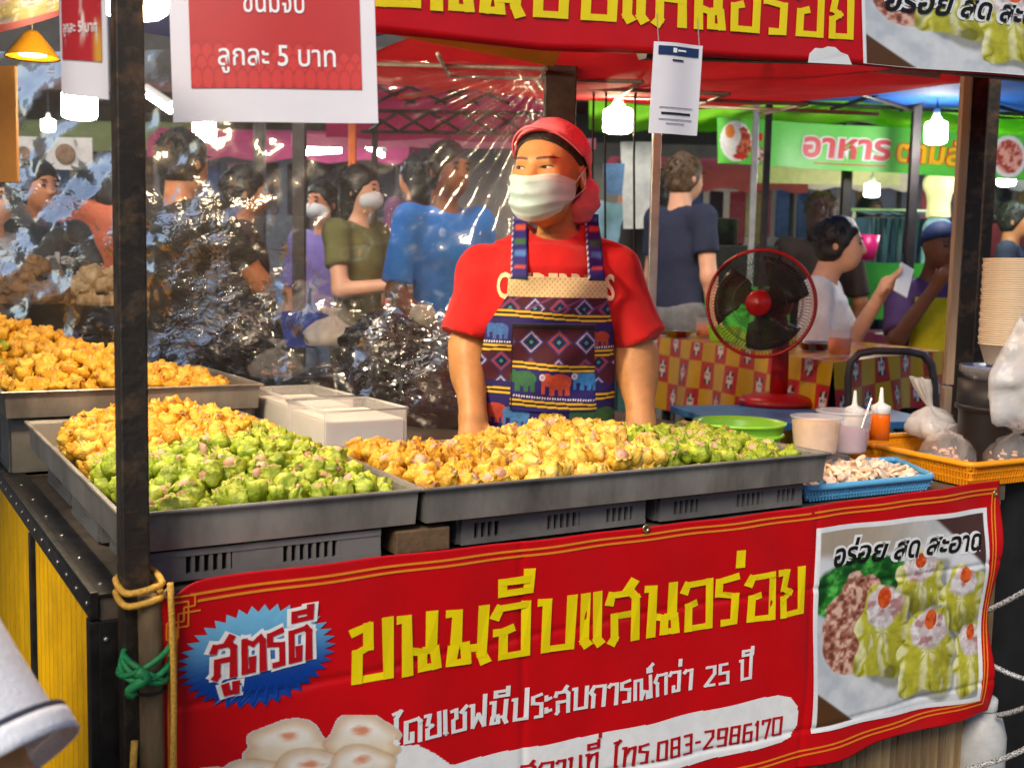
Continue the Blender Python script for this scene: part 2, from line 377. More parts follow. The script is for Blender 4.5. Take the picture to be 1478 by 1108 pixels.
while u < 1.98:
    w = random.uniform(.022, .034); d = random.uniform(-.002, .002)
    MB().box(S(u + w / 2, VF + .001 + d, .375), (w - .002, .01, .75), RS).build('slat', M_slat[random.randrange(3)], ct); u += w
MB().box(S(1, VF + .022, .37), (1.95, .02, .72), RS).build('backing_board', M_black, ct)
for uu, vv in ((.0, VB - .03), (UR - .04, VB - .03), (UR - .04, VF + .05)): MB().box(S(uu, vv, TZ / 2 - .02), (.04, .04, TZ - .04), RS).build('leg', M_black, ct)
# ================================================================== PRINTED VINYL BANNERS
M_red = mat('red_vinyl', lin(204, 8, 18), .34, var=.10, vs=3.5, bump=.22, bs=7, spec=.45)
M_yprint = mat('yellow_print', lin(250, 222, 8), .36, var=.04, vs=8)
M_wprint = mat('white_print', lin(240, 240, 238), .36, var=.04, vs=6)
M_rprint = mat('red_print', lin(190, 14, 24), .36, var=.05, vs=8)
M_oprint = mat('orange_print', lin(240, 140, 40), .36, var=.05, vs=8)
M_kprint = mat('black_print', lin(22, 20, 22), .36, var=.05, vs=8)
M_photo = mat('photo_print', rough=.35, attr=True, var=.05, vs=40)
G = {  # angular brush alphabet: (advance, strokes) on a grid 6 high
 'ข': (3.7, [[(0, 5), (1.4, 5.5), (1.4, 3.5), (.5, 3), (.5, .3), (3.1, .4), (3.1, 6)]]),
 'น': (4.0, [[(0, 5.6), (.8, 5.6), (.8, 0)], [(.8, 2.4), (2.2, 2.0), (2.2, .4), (3.5, .4), (3.3, 2.1), (2.3, 2.1)], [(3.0, 6), (3.0, 2.0)]]),
 'ม': (4.0, [[(0, 5.6), (.9, 5.6), (.9, 2.1)], [(.7, 2.1), (.5, .4), (1.9, .4), (1.7, 2.1), (.7, 2.1)], [(1.7, 1.7), (3.3, 1.7)], [(3.3, 6), (3.2, 1), (3.6, 0)]]),
 'จ': (3.7, [[(0, 4.5), (.5, 5.5), (3.1, 5.6), (3.1, .4), (.9, .4), (.9, 3), (0, 3)], [(.9, 3), (1.9, 3.3)]]),
 'บ': (3.9, [[(0, 5.6), (.8, 5.6), (.8, .4), (3.2, .4), (3.2, 6)]]),
 'แ': (2.6, [[(.4, 6), (.4, .8), (.8, .2)], [(1.7, 6), (1.7, .8), (2.1, .2)]]),
 'เ': (1.4, [[(.4, 6), (.4, .8), (.8, .2)]]),
 'ส': (3.8, [[(.1, 4.4), (.4, 5.4), (2.6, 5.4), (3.1, 4.8), (3.1, 0)], [(3.1, 3), (.7, 3), (.7, .6), (.3, 0)], [(2.0, 5.4), (2.9, 6.8)]]),
 'อ': (3.7, [[(0, 4.6), (.4, 5.5), (3.1, 5.6), (3.1, .4), (.6, .4), (.6, 3), (1.6, 3.3)]]),
 'ร': (3.0, [[(2.4, 5.9), (.3, 5.4), (.3, 3.9), (2.2, 3.5), (2.2, .4), (.7, .4)]]),
 'ย': (3.7, [[(0, 5.6), (1.1, 5.6), (.7, 3.6), (1.6, 3.1), (.6, 2.4), (.6, .4), (3.1, .5), (3.1, 6)]]),
 'ต': (3.8, [[(1.6, 2.6), (1.6, .4), (.4, .4), (.4, 5.4), (1.7, 4.7), (2.8, 5.5), (3.2, 4.8), (3.2, 0)]]),
 'ด': (3.8, [[(1.6, 2.6), (1.6, .4), (.4, .4), (.4, 5.1), (2.7, 5.5), (3.2, 4.8), (3.2, 0)]]),
 'โ': (1.9, [[(0, 7.4), (1.5, 7.9), (.7, 6.4), (.7, .8), (1.2, .2)]]),
 'ช': (3.8, [[(0, 5.2), (1.2, 5.4), (1.2, 3.5), (.5, 3), (.5, .4), (3.0, .4), (3.0, 4.2), (2.3, 4.7), (3.5, 6)]]),
 'ฟ': (3.9, [[(0, 5.6), (.7, 5.6), (.7, .4), (1.9, 3.2), (3.1, .4), (3.1, 8)]]),
 'ป': (3.9, [[(0, 5.6), (.8, 5.6), (.8, .4), (3.2, .4), (3.2, 8)]]),
 'ะ': (1.8, [[(.1, 5.2), (.1, 4.2), (1.3, 4.5)], [(.1, 2.2), (.1, 1.2), (1.3, 1.5)]]),
 'ก': (3.6, [[(.6, 0), (.6, 3.3), (0, 4), (.7, 5.5), (3.0, 5.5), (3.0, 0)]]),
 'า': (2.5, [[(0, 4.8), (.5, 5.5), (1.9, 5.5), (1.9, 0)]]),
 'ณ': (5.2, [[(.4, .3), (.4, 5.3), (2.0, 5.3), (2.0, .4), (2.7, 2.2), (3.6, 1.9), (3.6, .4), (4.6, .4), (4.5, 6)]]),
 'ว': (3.1, [[(0, 4.6), (.5, 5.5), (2.5, 5.5), (2.5, .4), (1.1, .4), (1.1, 1.9)]]),
 'ท': (3.7, [[(0, 5.6), (.8, 5.6), (.8, 0)], [(.8, 3.4), (1.7, 5.2), (3.0, 5.5), (3.0, 0)]]),
 'ถ': (3.6, [[(1.6, .4), (.6, .4), (.6, 3.3), (0, 4), (.7, 5.5), (3.0, 5.5), (3.0, 0)]]),
 'ี': (0, [[(-.7, 9.3), (-.7, 7.1), (-3.2, 7.0), (-3.2, 8.2), (-.7, 8.3)]]),
 '่': (0, [[(-.8, 8.9), (-.8, 7.0)]]), '^': (0, [[(-.7, 11.4), (-.7, 9.7)]]),
 '์': (0, [[(-1.6, 8.0), (-1.6, 7), (-.8, 7), (-1.0, 8.1), (-.2, 8.9)]]),
 'ู': (0, [[(-2.2, -1.0), (-1.9, -2.6), (-.6, -2.6), (-.6, -.9)]]),
 '.': (1.1, [[(.2, .4), (.7, .4)]]), '-': (2.2, [[(.2, 2.9), (1.7, 2.9)]]), ' ': (2.2, []),
 '0': (3.4, [[(.3, .4), (2.6, .4), (2.6, 5.6), (.3, 5.6), (.3, .4)]]), '1': (2.0, [[(.2, 4.8), (.9, 5.7), (.9, 0)]]),
 '2': (3.4, [[(.3, 5.5), (2.6, 5.5), (2.6, 3.6), (.4, .5), (2.8, .5)]]), '3': (3.3, [[(.3, 5.6), (2.5, 5.6), (2.5, .4), (.2, .4)], [(.7, 3.1), (2.5, 3.1)]]),
 '5': (3.3, [[(2.6, 5.6), (.4, 5.6), (.4, 3.3), (2.6, 3.3), (2.6, .4), (.3, .4)]]), '6': (3.3, [[(2.5, 5.6), (.4, 5.6), (.4, .4), (2.6, .4), (2.6, 3.1), (.4, 3.1)]]),
 '7': (3.1, [[(.2, 4.6), (.2, 5.6), (2.5, 5.6), (1.3, 0)]]), '8': (3.4, [[(.4, .4), (2.6, .4), (2.6, 5.6), (.4, 5.6), (.4, .4)], [(.4, 3.1), (2.6, 3.1)]]),
 '9': (3.3, [[(.4, .4), (2.6, .4), (2.6, 5.6), (.4, 5.6), (.4, 2.9), (2.6, 2.9)]]),
}
def stroke_text(body, th=.95, flare=1.2, x0=0):
    """quads in grid units, each with its own layer so that no two lie in one plane"""
    out = []; x = x0
    for ch in body:
        adv, st = G[ch]
        for pl in st:
            for i in range(len(pl) - 1):
                a, b = np.array(pl[i], float), np.array(pl[i + 1], float); d = b - a; L = np.hypot(*d); d /= L; nrm = np.array([-d[1], d[0]])
                ea = .42 * th if i else .12 * th; eb = .42 * th if i < len(pl) - 2 else .12 * th
                t_ = th * (.8 if abs(d[0]) > abs(d[1]) else 1.0)
                wa = t_ * (flare if i == 0 else 1) / 2; wb = t_ * (flare if i == len(pl) - 2 else 1) / 2
                q = np.array([a - d * ea + nrm * wa, a - d * ea - nrm * wa, b + d * eb - nrm * wb, b + d * eb + nrm * wb]); q[:, 0] += x
                out.append(q)
        x += adv + .28
    return out, x
def put_strokes(name, quads, frame, lay, m, parent, off):
    """frame: (u0,z0,du,dz,h): text x axis direction in (u,z), h = grid unit in metres"""
    u0, z0, ax, ay, kx, ky = frame; mb = MB()
    for i, q in enumerate(quads):
        P = [lay(u0 + ax[0] * kx * x + ay[0] * ky * y, z0 + ax[1] * kx * x + ay[1] * ky * y, off + .00012 * (i % 9)) for x, y in q]
        mb.add(P, [(0, 1, 2, 3)])
    return mb.build(name, m, parent)
def put_text(name, body, frame, lay, m, parent, off, bold=0, shear=0):
    v, f = textmesh(body, 1.0, bold, shear); v = v.copy(); w = v[:, 0].max(); u0, z0, ax, ay, kx, ky = frame
    P = [lay(u0 + ax[0] * kx * x / w + ay[0] * ky * y, z0 + ax[1] * kx * x / w + ay[1] * ky * y, off) for x, y in v]
    return mk(name, P, f, m, parent)
def line_frame(p0, p1, n, ptop=None, hgrid=6., vplane=-.03, unit=True):
    """from the pixel ends of a base line: frame with n grid units between them"""
    a = np.array(onv(*p0, vplane)); b = np.array(onv(*p1, vplane)); d = b - a; L = np.hypot(*d); d /= L
    up = np.array([0, 1.])
    t = np.array(onv(*ptop, vplane)); ky = (t[1] - a[1]) / hgrid
    return (a[0], a[1], d, up, L / n, ky)
def dumpling_photo(s, t, shift=(0, 0), sc=1.):
    """a printed photograph of filled dumplings on a plate; s right, t up"""
    x, y = (s - shift[0]) / sc, (t - shift[1]) / sc; nz = n2(x, y, 9, 3); nf = n2(x, y, 34, 5)
    c = np.ones(s.shape + (3,)) * lin(222, 224, 226); c = mixc(c, lin(196, 202, 208), sst(.45, .75, nz))
    c = mixc(c, lin(176, 160, 140), sst(.02, .0, (y - .86 - .10 * x)) * 0 + sst(.84, .9, y + .05 * (nz - .5)) * sst(.95, .2, x))
    c = mixc(c, lin(80, 52, 48), sst(0, .03, y - (1.55 - .85 * x)) * sst(.5, .52, x))
    c = mixc(c, lin(92, 58, 30), sst(.02, 0, y + .8 * x - .17))
    g_ = ((x - .26) / .30) ** 2 + ((y - .66) / .20) ** 2 + .7 * (nz - .5)
    c = mixc(c, mixc(mixc(np.ones_like(c) * lin(34, 120, 40), lin(90, 190, 80), sst(.4, .7, nf)), lin(12, 70, 22), sst(.55, .3, nz)), sst(1.05, .85, g_))
    p_ = ((x - .20 - .14 * (y - .5)) / .19) ** 2 + ((y - .50) / .26) ** 2 + .9 * (nz - .5) - .2 * (nf - .5)
    pk = mixc(mixc(np.ones_like(c) * lin(176, 112, 92), lin(232, 190, 168), sst(.45, .68, nf)), lin(120, 64, 48), sst(.5, .3, nf))
    c = mixc(c, pk, sst(1.02, .9, p_))
    for cx, cy, w, h, tk in ((.59, .67, .16, .17, 1.0), (.87, .55, .14, .19, 1.), (.39, .44, .17, .25, 1.), (.67, .30, .17, .24, 1.0), (.95, .22, .11, .2, 1.)):
        ang = np.arctan2(y - cy, x - cx); wob = 1 + .13 * np.sin(ang * 6 + cx * 40) + .30 * (nz - .5)
        d = np.sqrt(np.abs((x - cx) / w * (1 + .22 * (y - cy) / h)) ** 2.6 + np.abs((y - cy) / h) ** 2.6) ** .85 / wob
        fold = .5 + .5 * np.sin((x - cx) / w * 7 + 3 * nz + (y - cy) * 4)
        pet = np.abs(np.sin(ang * 4 + 4 * nz + cx * 9)); wr = mixc(mixc(np.ones_like(c) * lin(206, 200, 60), lin(248, 244, 176), sst(.35, .9, fold) * sst(.2, .7, pet)), lin(150, 146, 24), sst(.22, .0, pet) * sst(.5, .9, d)); wr = mixc(wr, lin(252, 250, 214), sst(.66, .8, n2(x * 2.2, y * .8, 16, 12)) * .8); wr = mixc(wr, lin(126, 124, 30), sst(.2, -.9, (y - cy) / h) * sst(.5, .35, nz) * .8)
        c = mixc(c, lin(84, 80, 40), sst(1.16, 1.0, np.sqrt(((x - cx - .02) / w) ** 2 + ((y - cy + .03) / h) ** 2) / wob) * .6)
        sh_ = np.clip(.80 + .30 * (-(x - cx) / w * .5 + (y - cy) / h * .35) + .55 * (n2(x, y, 26, 21) - .5) + .35 * (nf - .5), .35, 1.25)[..., None]; wr = np.clip(wr * sh_, 0, 1)
        c = mixc(c, wr, sst(1.0, .94, d))
        d2 = np.sqrt(((x - cx) / (w * .66)) ** 2 + ((y - cy - h * .48) / (h * .46)) ** 2) + .35 * (nz - .5)
        fl = mixc(mixc(np.ones_like(c) * lin(226, 206, 204), lin(250, 246, 244), sst(.4, .62, nf)), lin(196, 140, 140), sst(.46, .28, n2(x, y, 22, 9)))
        fl = np.clip(fl * np.clip(.86 + .25 * (-(x - cx) / w * .5 + (y - cy - h * .48) / h) + .5 * (n2(x, y, 40, 33) - .5), .5, 1.15)[..., None], 0, 1); c = mixc(c, fl, sst(1.05, .85, d2 + .5 * (n2(x, y, 18, 41) - .5)))
        d3 = .25 * (n2(x, y, 20, 51) - .5) + np.sqrt(((x - cx - w * .02) / (w * .24)) ** 2 + ((y - cy - h * .70) / (h * .24)) ** 2)
        c = mixc(c, mixc(np.ones_like(c) * lin(232, 104, 40), lin(200, 66, 20), sst(.4, .6, nf)), sst(1.0, .88, d3))
    return c
def bun_photo(s, t):
    nz = n2(s, t, 7, 11); nf = n2(s, t, 24, 15); c = np.ones(s.shape + (3,)) * lin(232, 232, 232); a = np.zeros_like(s)
    a = np.maximum(a, (t < .34 + .10 * np.sin(s * 9) + .08 * np.sin(s * 23 + 1)) & (s < .90))
    for cx, cy, w, h in ((.42, .62, .17, .34), (.75, .62, .17, .40), (.12, .20, .17, .26), (.30, .24, .17, .30), (.52, .30, .18, .34), (.74, .30, .17, .34)):
        wob = 1 + .06 * np.sin(np.arctan2(t - cy, s - cx) * 6 + cx * 30) + .10 * (nz - .5)
        d = np.sqrt(((s - cx) / w) ** 2 + ((t - cy) / h) ** 2) / wob
        b_ = mixc(mixc(np.ones_like(c) * lin(236, 216, 184), lin(250, 244, 232), sst(.1, .9, (t - cy) / h + .3)), lin(216, 176, 130), sst(.6, 1., d) * .8)
        b_ = mixc(b_, lin(226, 150, 110), sst(.6, .1, np.sqrt(((s - cx) / (w * .6)) ** 2 + ((t - cy - h * .5) / (h * .4)) ** 2) + .5 * (nf - .5)))
        c = mixc(c, lin(190, 150, 110), sst(1.08, 1.0, d) * .5); c = mixc(c, b_, sst(1.0, .95, d)); a = np.maximum(a, d < 1.05)
    return c, a.astype(float)
# ---------------- lower banner
BU0, BU1, BZ0, BZ1 = .022, 1.900, .272, .815
def lay_low(u, z, off=0.0):
    k = (u - BU0) / (BU1 - BU0); w = (z - BZ0) / (BZ1 - BZ0)
    v = -.034 - .005 * np.sin(u * 6.1 + 1.2 * z) * (1.2 - w) - .004 * np.sin(u * 13 + z * 7) * (1 - .5 * w) - .010 * np.exp(-((k - 1) / .06) ** 2) * np.sin(z * 22) + .003 * np.sin(u * 31 + z * 19) + .0022 * (np.exp(-((z - .36 - .012 * np.sin(u * 3)) / .006) ** 2) + np.exp(-((z - .64 + .010 * np.sin(u * 4 + 1)) / .006) ** 2) + np.exp(-((u - .66 + .05 * z) / .007) ** 2) + np.exp(-((u - 1.28 - .04 * z) / .007) ** 2)) - .012 * np.exp(-(k / .03) ** 2) * np.sin(z * 9 + 1)
    return O + u * e1[:, None].T.squeeze() + (v - off) * e2 + z * ez if np.isscalar(u) else O + u[..., None] * e1 + (v - off)[..., None] * e2 + z[..., None] * ez
def edge_z(u):      # slight sag of the top edge between its fixings
    k = (u - BU0) / (BU1 - BU0)
    return -.006 * np.sin(k * math.pi) ** 2
ss, tt = np.meshgrid(np.linspace(0, 1, 420), np.linspace(0, 1, 150), indexing='ij')
uu = BU0 + ss * (BU1 - BU0) + .010 * np.sin(tt * 9 + 1) * (ss ** 12) - .008 * (1 - tt) * (ss ** 6); zzb = BZ0 + tt * (BZ1 - BZ0) + edge_z(uu) * tt + (1 - tt) * .006 * np.sin(uu * 17)
zzb = zzb - .030 * np.exp(-((ss) / .018) ** 2) * (tt > .97)
mb = MB(); mb.grid(lay_low(uu, zzb))
ban = mb.build('banner', M_red, None, True); tag(ban, 'red vinyl shop banner with yellow lettering tied along the counter front', 'banner', 'printed dumpling banners')
sol = ban.modifiers.new('thick', 'SOLIDIFY'); sol.thickness = .0008; sol.offset = -1
# border lines
def polyline_print(name, pts, w, m, parent, lay, off, seg=.03):
    mb = MB(); k = 0
    for a, b in zip(pts[:-1], pts[1:]):
        a, b = np.array(a), np.array(b); d = b - a; L = np.hypot(*d); d /= L; nn = np.array([-d[1], d[0]]) * w / 2; n_ = max(1, int(L / seg))
        for i in range(n_):
            p, q = a + d * L * i / n_, a + d * L * (i + 1) / n_
            mb.add([lay(*(p - nn), off), lay(*(q - nn), off), lay(*(q + nn), off), lay(*(p + nn), off)], [(0, 1, 2, 3)])
    return mb.build(name, m, parent)
for ins in (.016, .026):
    polyline_print('border_line', [(BU0 + ins + .03, BZ1 - ins - .004), (BU1 - ins, BZ1 - ins - .002)], .004, M_oprint, ban, lay_low, .0012)
    polyline_print('border_line', [(BU1 - ins - .012, BZ0 + ins + .01), (BU1 - ins, BZ1 - ins)], .004, M_oprint, ban, lay_low, .0014)
    polyline_print('border_line', [(BU0 + ins, BZ0 + ins + .006), (BU1 - ins - .01, BZ0 + ins + .012)], .004, M_oprint, ban, lay_low, .0012)
    polyline_print('border_line', [(BU0 + ins, BZ0 + ins), (BU0 + ins, BZ1 - ins - .04)], .003, M_oprint, ban, lay_low, .0014)
kx, kz = BU0 + .012, BZ1 - .020
for i, pl in enumerate(([(0, 0), (.05, 0), (.05, -.02), (.03, -.02), (.03, -.045), (0, -.045), (0, -.075), (.02, -.075), (.02, -.03), (.06, -.03)], [(.01, -.01), (.038, -.01), (.038, -.055), (.01, -.055), (.01, -.01)])):
    polyline_print('corner_ornament', [(kx + x * .8, kz + z * .8) for x, z in pl], .0025, M_oprint, ban, lay_low, .0016 + .0003 * i)
# starburst badge with a blue blend
bc = np.array(onv(372, 945, -.034)); pts = np.array([onv(x, y, -.034) for x, y in ((257, 962), (487, 915), (372, 868), (372, 1014))])
bw, bh = (pts[1, 0] - pts[0, 0]) / 2, (pts[2, 1] - pts[3, 1]) / 2
nb = 76; ang = np.arange(nb) * 2 * math.pi / nb; rad = np.where(np.arange(nb) % 2 == 0, 1.0, .86); ringsP = []; rc = []
for k in np.linspace(1, .02, 12):
    du, dz = k * rad * np.cos(ang) * bw, k * rad * np.sin(ang) * bh
    ringsP.append(np.array([lay_low(bc[0] + a, bc[1] + b_, .0018) for a, b_ in zip(du, dz)]))
    tcol = np.clip(dz / bh * .5 + .5, 0, 1); rc.append(mixc(np.ones((nb, 3)) * lin(10, 62, 150), lin(120, 190, 226), sst(.25, .95, tcol)))
P = np.array(ringsP); mb = MB(); mb.grid(P, wrap=True); badge = mb.build('starburst_badge', M_photo, ban, col=np.concatenate(rc))
q, w = stroke_text('สูตรดี', 1.0); fr = line_frame((303, 978), (453, 946), w, (303, 925))
qo, _ = stroke_text('สูตรดี', 2.2); put_strokes('lettering_outline', qo, fr, lay_low, M_wprint, badge, .0024); put_strokes('lettering', q, fr, lay_low, M_rprint, badge, .0038)
# headline
q, w = stroke_text('ขนมจีบแสนอร่อย', .88); fr = line_frame((503, 985), (1160, 884), w, (503, 897)); put_strokes('lettering', q, fr, lay_low, M_yprint, ban, .0016)
q, w = stroke_text('โดยเชฟมีประสบการณ์กว่า 25 ปี', .92, 1.0); fr = line_frame((563, 1074), (1086, 977), w, (563, 1037)); put_strokes('lettering', q, fr, lay_low, M_wprint, ban, .0016)
# white pill with the phone line
plate = np.array([onv(x, y, -.034) for x, y in ((560, 1075), (600, 1072), (628, 1086), (650, 1102), (800, 1072), (990, 1030), (1120, 1001), (1138, 1004), (1148, 1018), (1149, 1040), (1140, 1062), (1122, 1072), (980, 1106), (860, 1132), (700, 1166), (560, 1190))])
def in_poly(x, y, p):
    r_ = np.zeros(x.shape, bool)
    for (x0, y0), (x1, y1) in zip(p, np.roll(p, -1, 0)): r_ ^= ((y0 > y) != (y1 > y)) & (x < (x1 - x0) * (y - y0) / (y1 - y0 + 1e-12) + x0)
    return r_
pl0, pl1 = plate.min(0), plate.max(0)
plate_o = raster('white_plate', lambda s, t: lay_low(pl0[0] + (pl1[0] - pl0[0]) * s, pl0[1] + (pl1[1] - pl0[1]) * t, .0016), 300, 100, lambda s, t: (np.ones(s.shape + (3,)) * lin(240, 240, 238), in_poly(pl0[0] + (pl1[0] - pl0[0]) * s, pl0[1] + (pl1[1] - pl0[1]) * t, plate).astype(float)), M_photo, ban)
q, w = stroke_text('สถานที^ โทร.083-2986170', .82, 1.0); fr = line_frame((752, 1136), (1127, 1057), w, (752, 1104)); put_strokes('lettering', q, fr, lay_low, M_rprint, plate_o, .0032)
# dumpling pictures
def quadP(lay, corners, off, vpl=-.034):
    TL, TR, BR, BL = [np.array(onv(x, y, vpl)) for x, y in corners]
    def P(s, t):
        s_, t_ = s[..., None], t[..., None]; p = (BL * (1 - s_) + BR * s_) * (1 - t_) + (TL * (1 - s_) + TR * s_) * t_
        return lay(p[..., 0], p[..., 1], off)
    return P
def bordered(cf, b=.022):
    def f(s, t):
        c = cf((s - b) / (1 - 2 * b), (t - b) / (1 - 2 * b)); e = np.minimum(np.minimum(s, 1 - s), np.minimum(t, 1 - t)); return mixc(c, lin(240, 240, 240), (e < b).astype(float))
    return f
pho = raster('food_photo', quadP(lay_low, ((1177, 762), (1429, 733), (1412, 1010), (1166, 1056)), .0018), 240, 230, bordered(dumpling_photo), M_photo, ban)
raster('bun_photo', quadP(lay_low, ((262, 1030), (600, 1030), (600, 1140), (262, 1180)), .0018), 200, 110, bun_photo, M_photo, ban)
fr = line_frame((1195, 816), (1412, 790), 1, (1195, 782), 1.0); fr = fr[:4] + (fr[4], fr[5] * 1.25)
put_text('caption_outline', 'อร่อย สด สะอาด', fr, lay_low, M_wprint, pho, .0030, .11, .25); put_text('caption', 'อร่อย สด สะอาด', fr, lay_low, M_kprint, pho, .0038, .025, .25)
M_brass = mat('eyelet_brass', (.55, .42, .22), .3, .9, var=.2)
for px, py in ((931, 762), (240, 852), (1441, 712)):
    u_, z_ = onv(px, py, -.034); p = lay_low(u_, z_, .0015); mb = MB(); mb.lathe([(.004, 0), (.0075, 0), (.0085, .0012), (.0075, .0024), (.004, .0024), (.004, 0)], p, 16, RS @ rx(90)); mb.build('eyelet', M_brass, ban, True)
# ---------------- upper banner on the roof edge
TV = -.06
edge = [onv(x, y, TV) for x, y in ((450, 40), (541, 47), (784, 73), (978, 81), (1249, 95), (1478, 112), (1700, 131))]
eu, ezz = np.array([a for a, _ in edge]), np.array([b for _, b in edge])
def lay_up(u, z, off=0.0):
    v = TV - .006 * np.sin(u * 5 + 2 * z) - .004 * np.sin(u * 14 + 9 * z) - .02 * np.exp(-((z - np.interp(u, eu, ezz)) / .03)) * 0
    return O + u * e1 + (v - off) * e2 + z * ez if np.isscalar(u) else O + u[..., None] * e1 + (v - off)[..., None] * e2 + z[..., None] * ez
U0, U1 = eu[0], eu[-1]; ss, tt = np.meshgrid(np.linspace(0, 1, 150), np.linspace(0, 1, 40), indexing='ij')
uu = U0 + ss * (U1 - U0); zb = np.interp(uu, eu, ezz); zz_ = zb + tt * .53
mb = MB(); mb.grid(lay_up(uu, zz_)); upb = mb.build('banner', M_red, None, True)
tag(upb, 'red vinyl banner with yellow lettering hung along the stall roof edge', 'banner', 'printed dumpling banners')
sol = upb.modifiers.new('thick', 'SOLIDIFY'); sol.thickness = .0008; sol.offset = -1
q, w = stroke_text('ขนมจีบแสนอร่อย', .88); fr = line_frame((541, 8), (1236, 60), w, (541, -84), vplane=TV); put_strokes('lettering', q, fr, lay_up, M_yprint, upb, .0016)
def lay_clip(u, z, off):
    return lay_up(u, np.maximum(z, np.interp(u, eu, ezz) + .004), off)
pho = raster('food_photo', quadP(lay_clip, ((1246, -160), (1560, -140), (1560, 118), (1246, 96)), .0018, TV), 240, 200, bordered(dumpling_photo, .016), M_photo, upb)
fr = line_frame((1278, 12), (1530, 40), 1, (1278, -24), 1.0, TV); fr = fr[:4] + (fr[4], fr[5] * 1.25)
put_text('caption_outline', 'อร่อย สด สะอาด', fr, lay_up, M_wprint, pho, .0030, .11, .25); put_text('caption', 'อร่อย สด สะอาด', fr, lay_up, M_kprint, pho, .0038, .025, .25)
p = [onv(x, y, TV) for x, y in ((1164, 91), (1166, 78), (1174, 70), (1184, 71), (1192, 68), (1203, 69), (1211, 76), (1222, 80), (1228, 94))]
mb = MB(); mb.add([lay_up(a, b_, .002) for a, b_ in p], [tuple(range(len(p)))[::-1]]); mb.build('toque_top', M_wprint, upb)  # printed white top of a chef's toque
# ---------------- hanging laminated signs
M_lam = mat('laminate_paper', lin(226, 220, 224), .4, var=.04, vs=6)
M_lred = mat('laminate_red', rough=.4, attr=True, var=.06, vs=9)
def sheet_frame(TL, TR, BL):
    TL, TR, BL = map(np.asarray, (TL, TR, BL)); x = TR - TL; y = TL - BL; n_ = np.cross(x, y); n_ /= np.linalg.norm(n_)
    return lambda s, t, off=0.: (BL + np.multiply.outer(s, x) + np.multiply.outer(t, y) + off * n_ + np.multiply.outer(.004 * np.sin(np.asarray(s) * 5) * 1.0, n_))
Yp = 1.50
fs = sheet_frame(at(240, -120, Yp), at(537, -116, Yp + .02), at(250, 177, Yp - .02))
s_, t_ = np.meshgrid(np.linspace(0, 1, 14), np.linspace(0, 1, 14), indexing='ij')
ps = MB().grid(fs(s_, t_)).build('price_sign', M_lam); sol = ps.modifiers.new('thick', 'SOLIDIFY'); sol.thickness = .001; sol.offset = -1
tag(ps, 'large white laminated price sheet with a red panel hanging at the top', 'sign')
def price_col(s, t):
    c = np.ones(s.shape + (3,)) * lin(186, 26, 24); c = mixc(c, lin(136, 16, 28), sst(.60, .602, t))
    for r_ in range(3):
        y0 = .16 - .055 * r_
        xx = (s * 15 + .5 * (r_ % 2)) % 1 - .5; h = y0 + .05 * (np.sin(s * 12.5) > 0) * (1 - r_ * .4)
        d = np.sqrt((xx / .56) ** 2 + ((t - h) / .075) ** 2); k = (t < h) | (d < 1)
        c = mixc(c, mixc(np.ones_like(c) * lin(204, 46, 38), lin(166, 22, 26), sst(.7, 1., d)), k.astype(float))
    return c
raster('red_panel', lambda s, t: fs(.09 + .84 * s.ravel(), .165 + .80 * t.ravel(), .0012).reshape(s.shape + (3,)) if False else np.array([[fs(.095 + .83 * a, .165 + .80 * b_, .0012) for a, b_ in zip(r1, r2)] for r1, r2 in zip(s, t)]), 120, 90, price_col, M_lred, ps)
def sign_text(parent, f, body, x0, x1, y, h, m, off=.002, bold=0.0, skew=0.0):
    v, fa = textmesh(body, 1., bold); w = v[:, 0].max()
    return mk('lettering', [f(x0 + (x1 - x0) * a / w, y + h * b_ + skew * a / w, off) for a, b_ in v], fa, m, parent)
sign_text(ps, fs, 'ขนมจีบ', .355, .655, .535, .145, M_wprint, .0024, .008)
sign_text(ps, fs, 'ลูกละ 5 บาท', .225, .80, .275, .145, M_wprint, .0024, .008)
# small sheet hanging edge-on further left
f2 = sheet_frame(at(84, -60, 1.36), at(147, -66, 1.28), at(89, 137, 1.36))
p2 = MB().grid(f2(s_, t_)).build('price_sign', M_lam); sol = p2.modifiers.new('thick', 'SOLIDIFY'); sol.thickness = .001; sol.offset = -1
tag(p2, 'narrow white laminated price sheet turned sideways, hanging above the left bulb', 'sign')
raster('red_panel', lambda s, t: np.array([[f2(.10 + .80 * a, .26 + .70 * b_ , .0012) for a, b_ in zip(r1, r2)] for r1, r2 in zip(s, t)]), 60, 60,
       lambda s, t: mixc(mixc(np.ones(s.shape + (3,)) * lin(176, 44, 48), lin(206, 150, 60), sst(.75, .9, s) * sst(.5, .2, t)), lin(226, 210, 200), sst(.6, .75, n2(s, t * .4, 9, 4)) * sst(.1, .4, t) * sst(.8, .5, t)), M_lred, p2)
sign_text(p2, f2, 'ลูกละ 5 บาท', .18, .84, .45, .11, M_wprint, .0024, .008, .02)
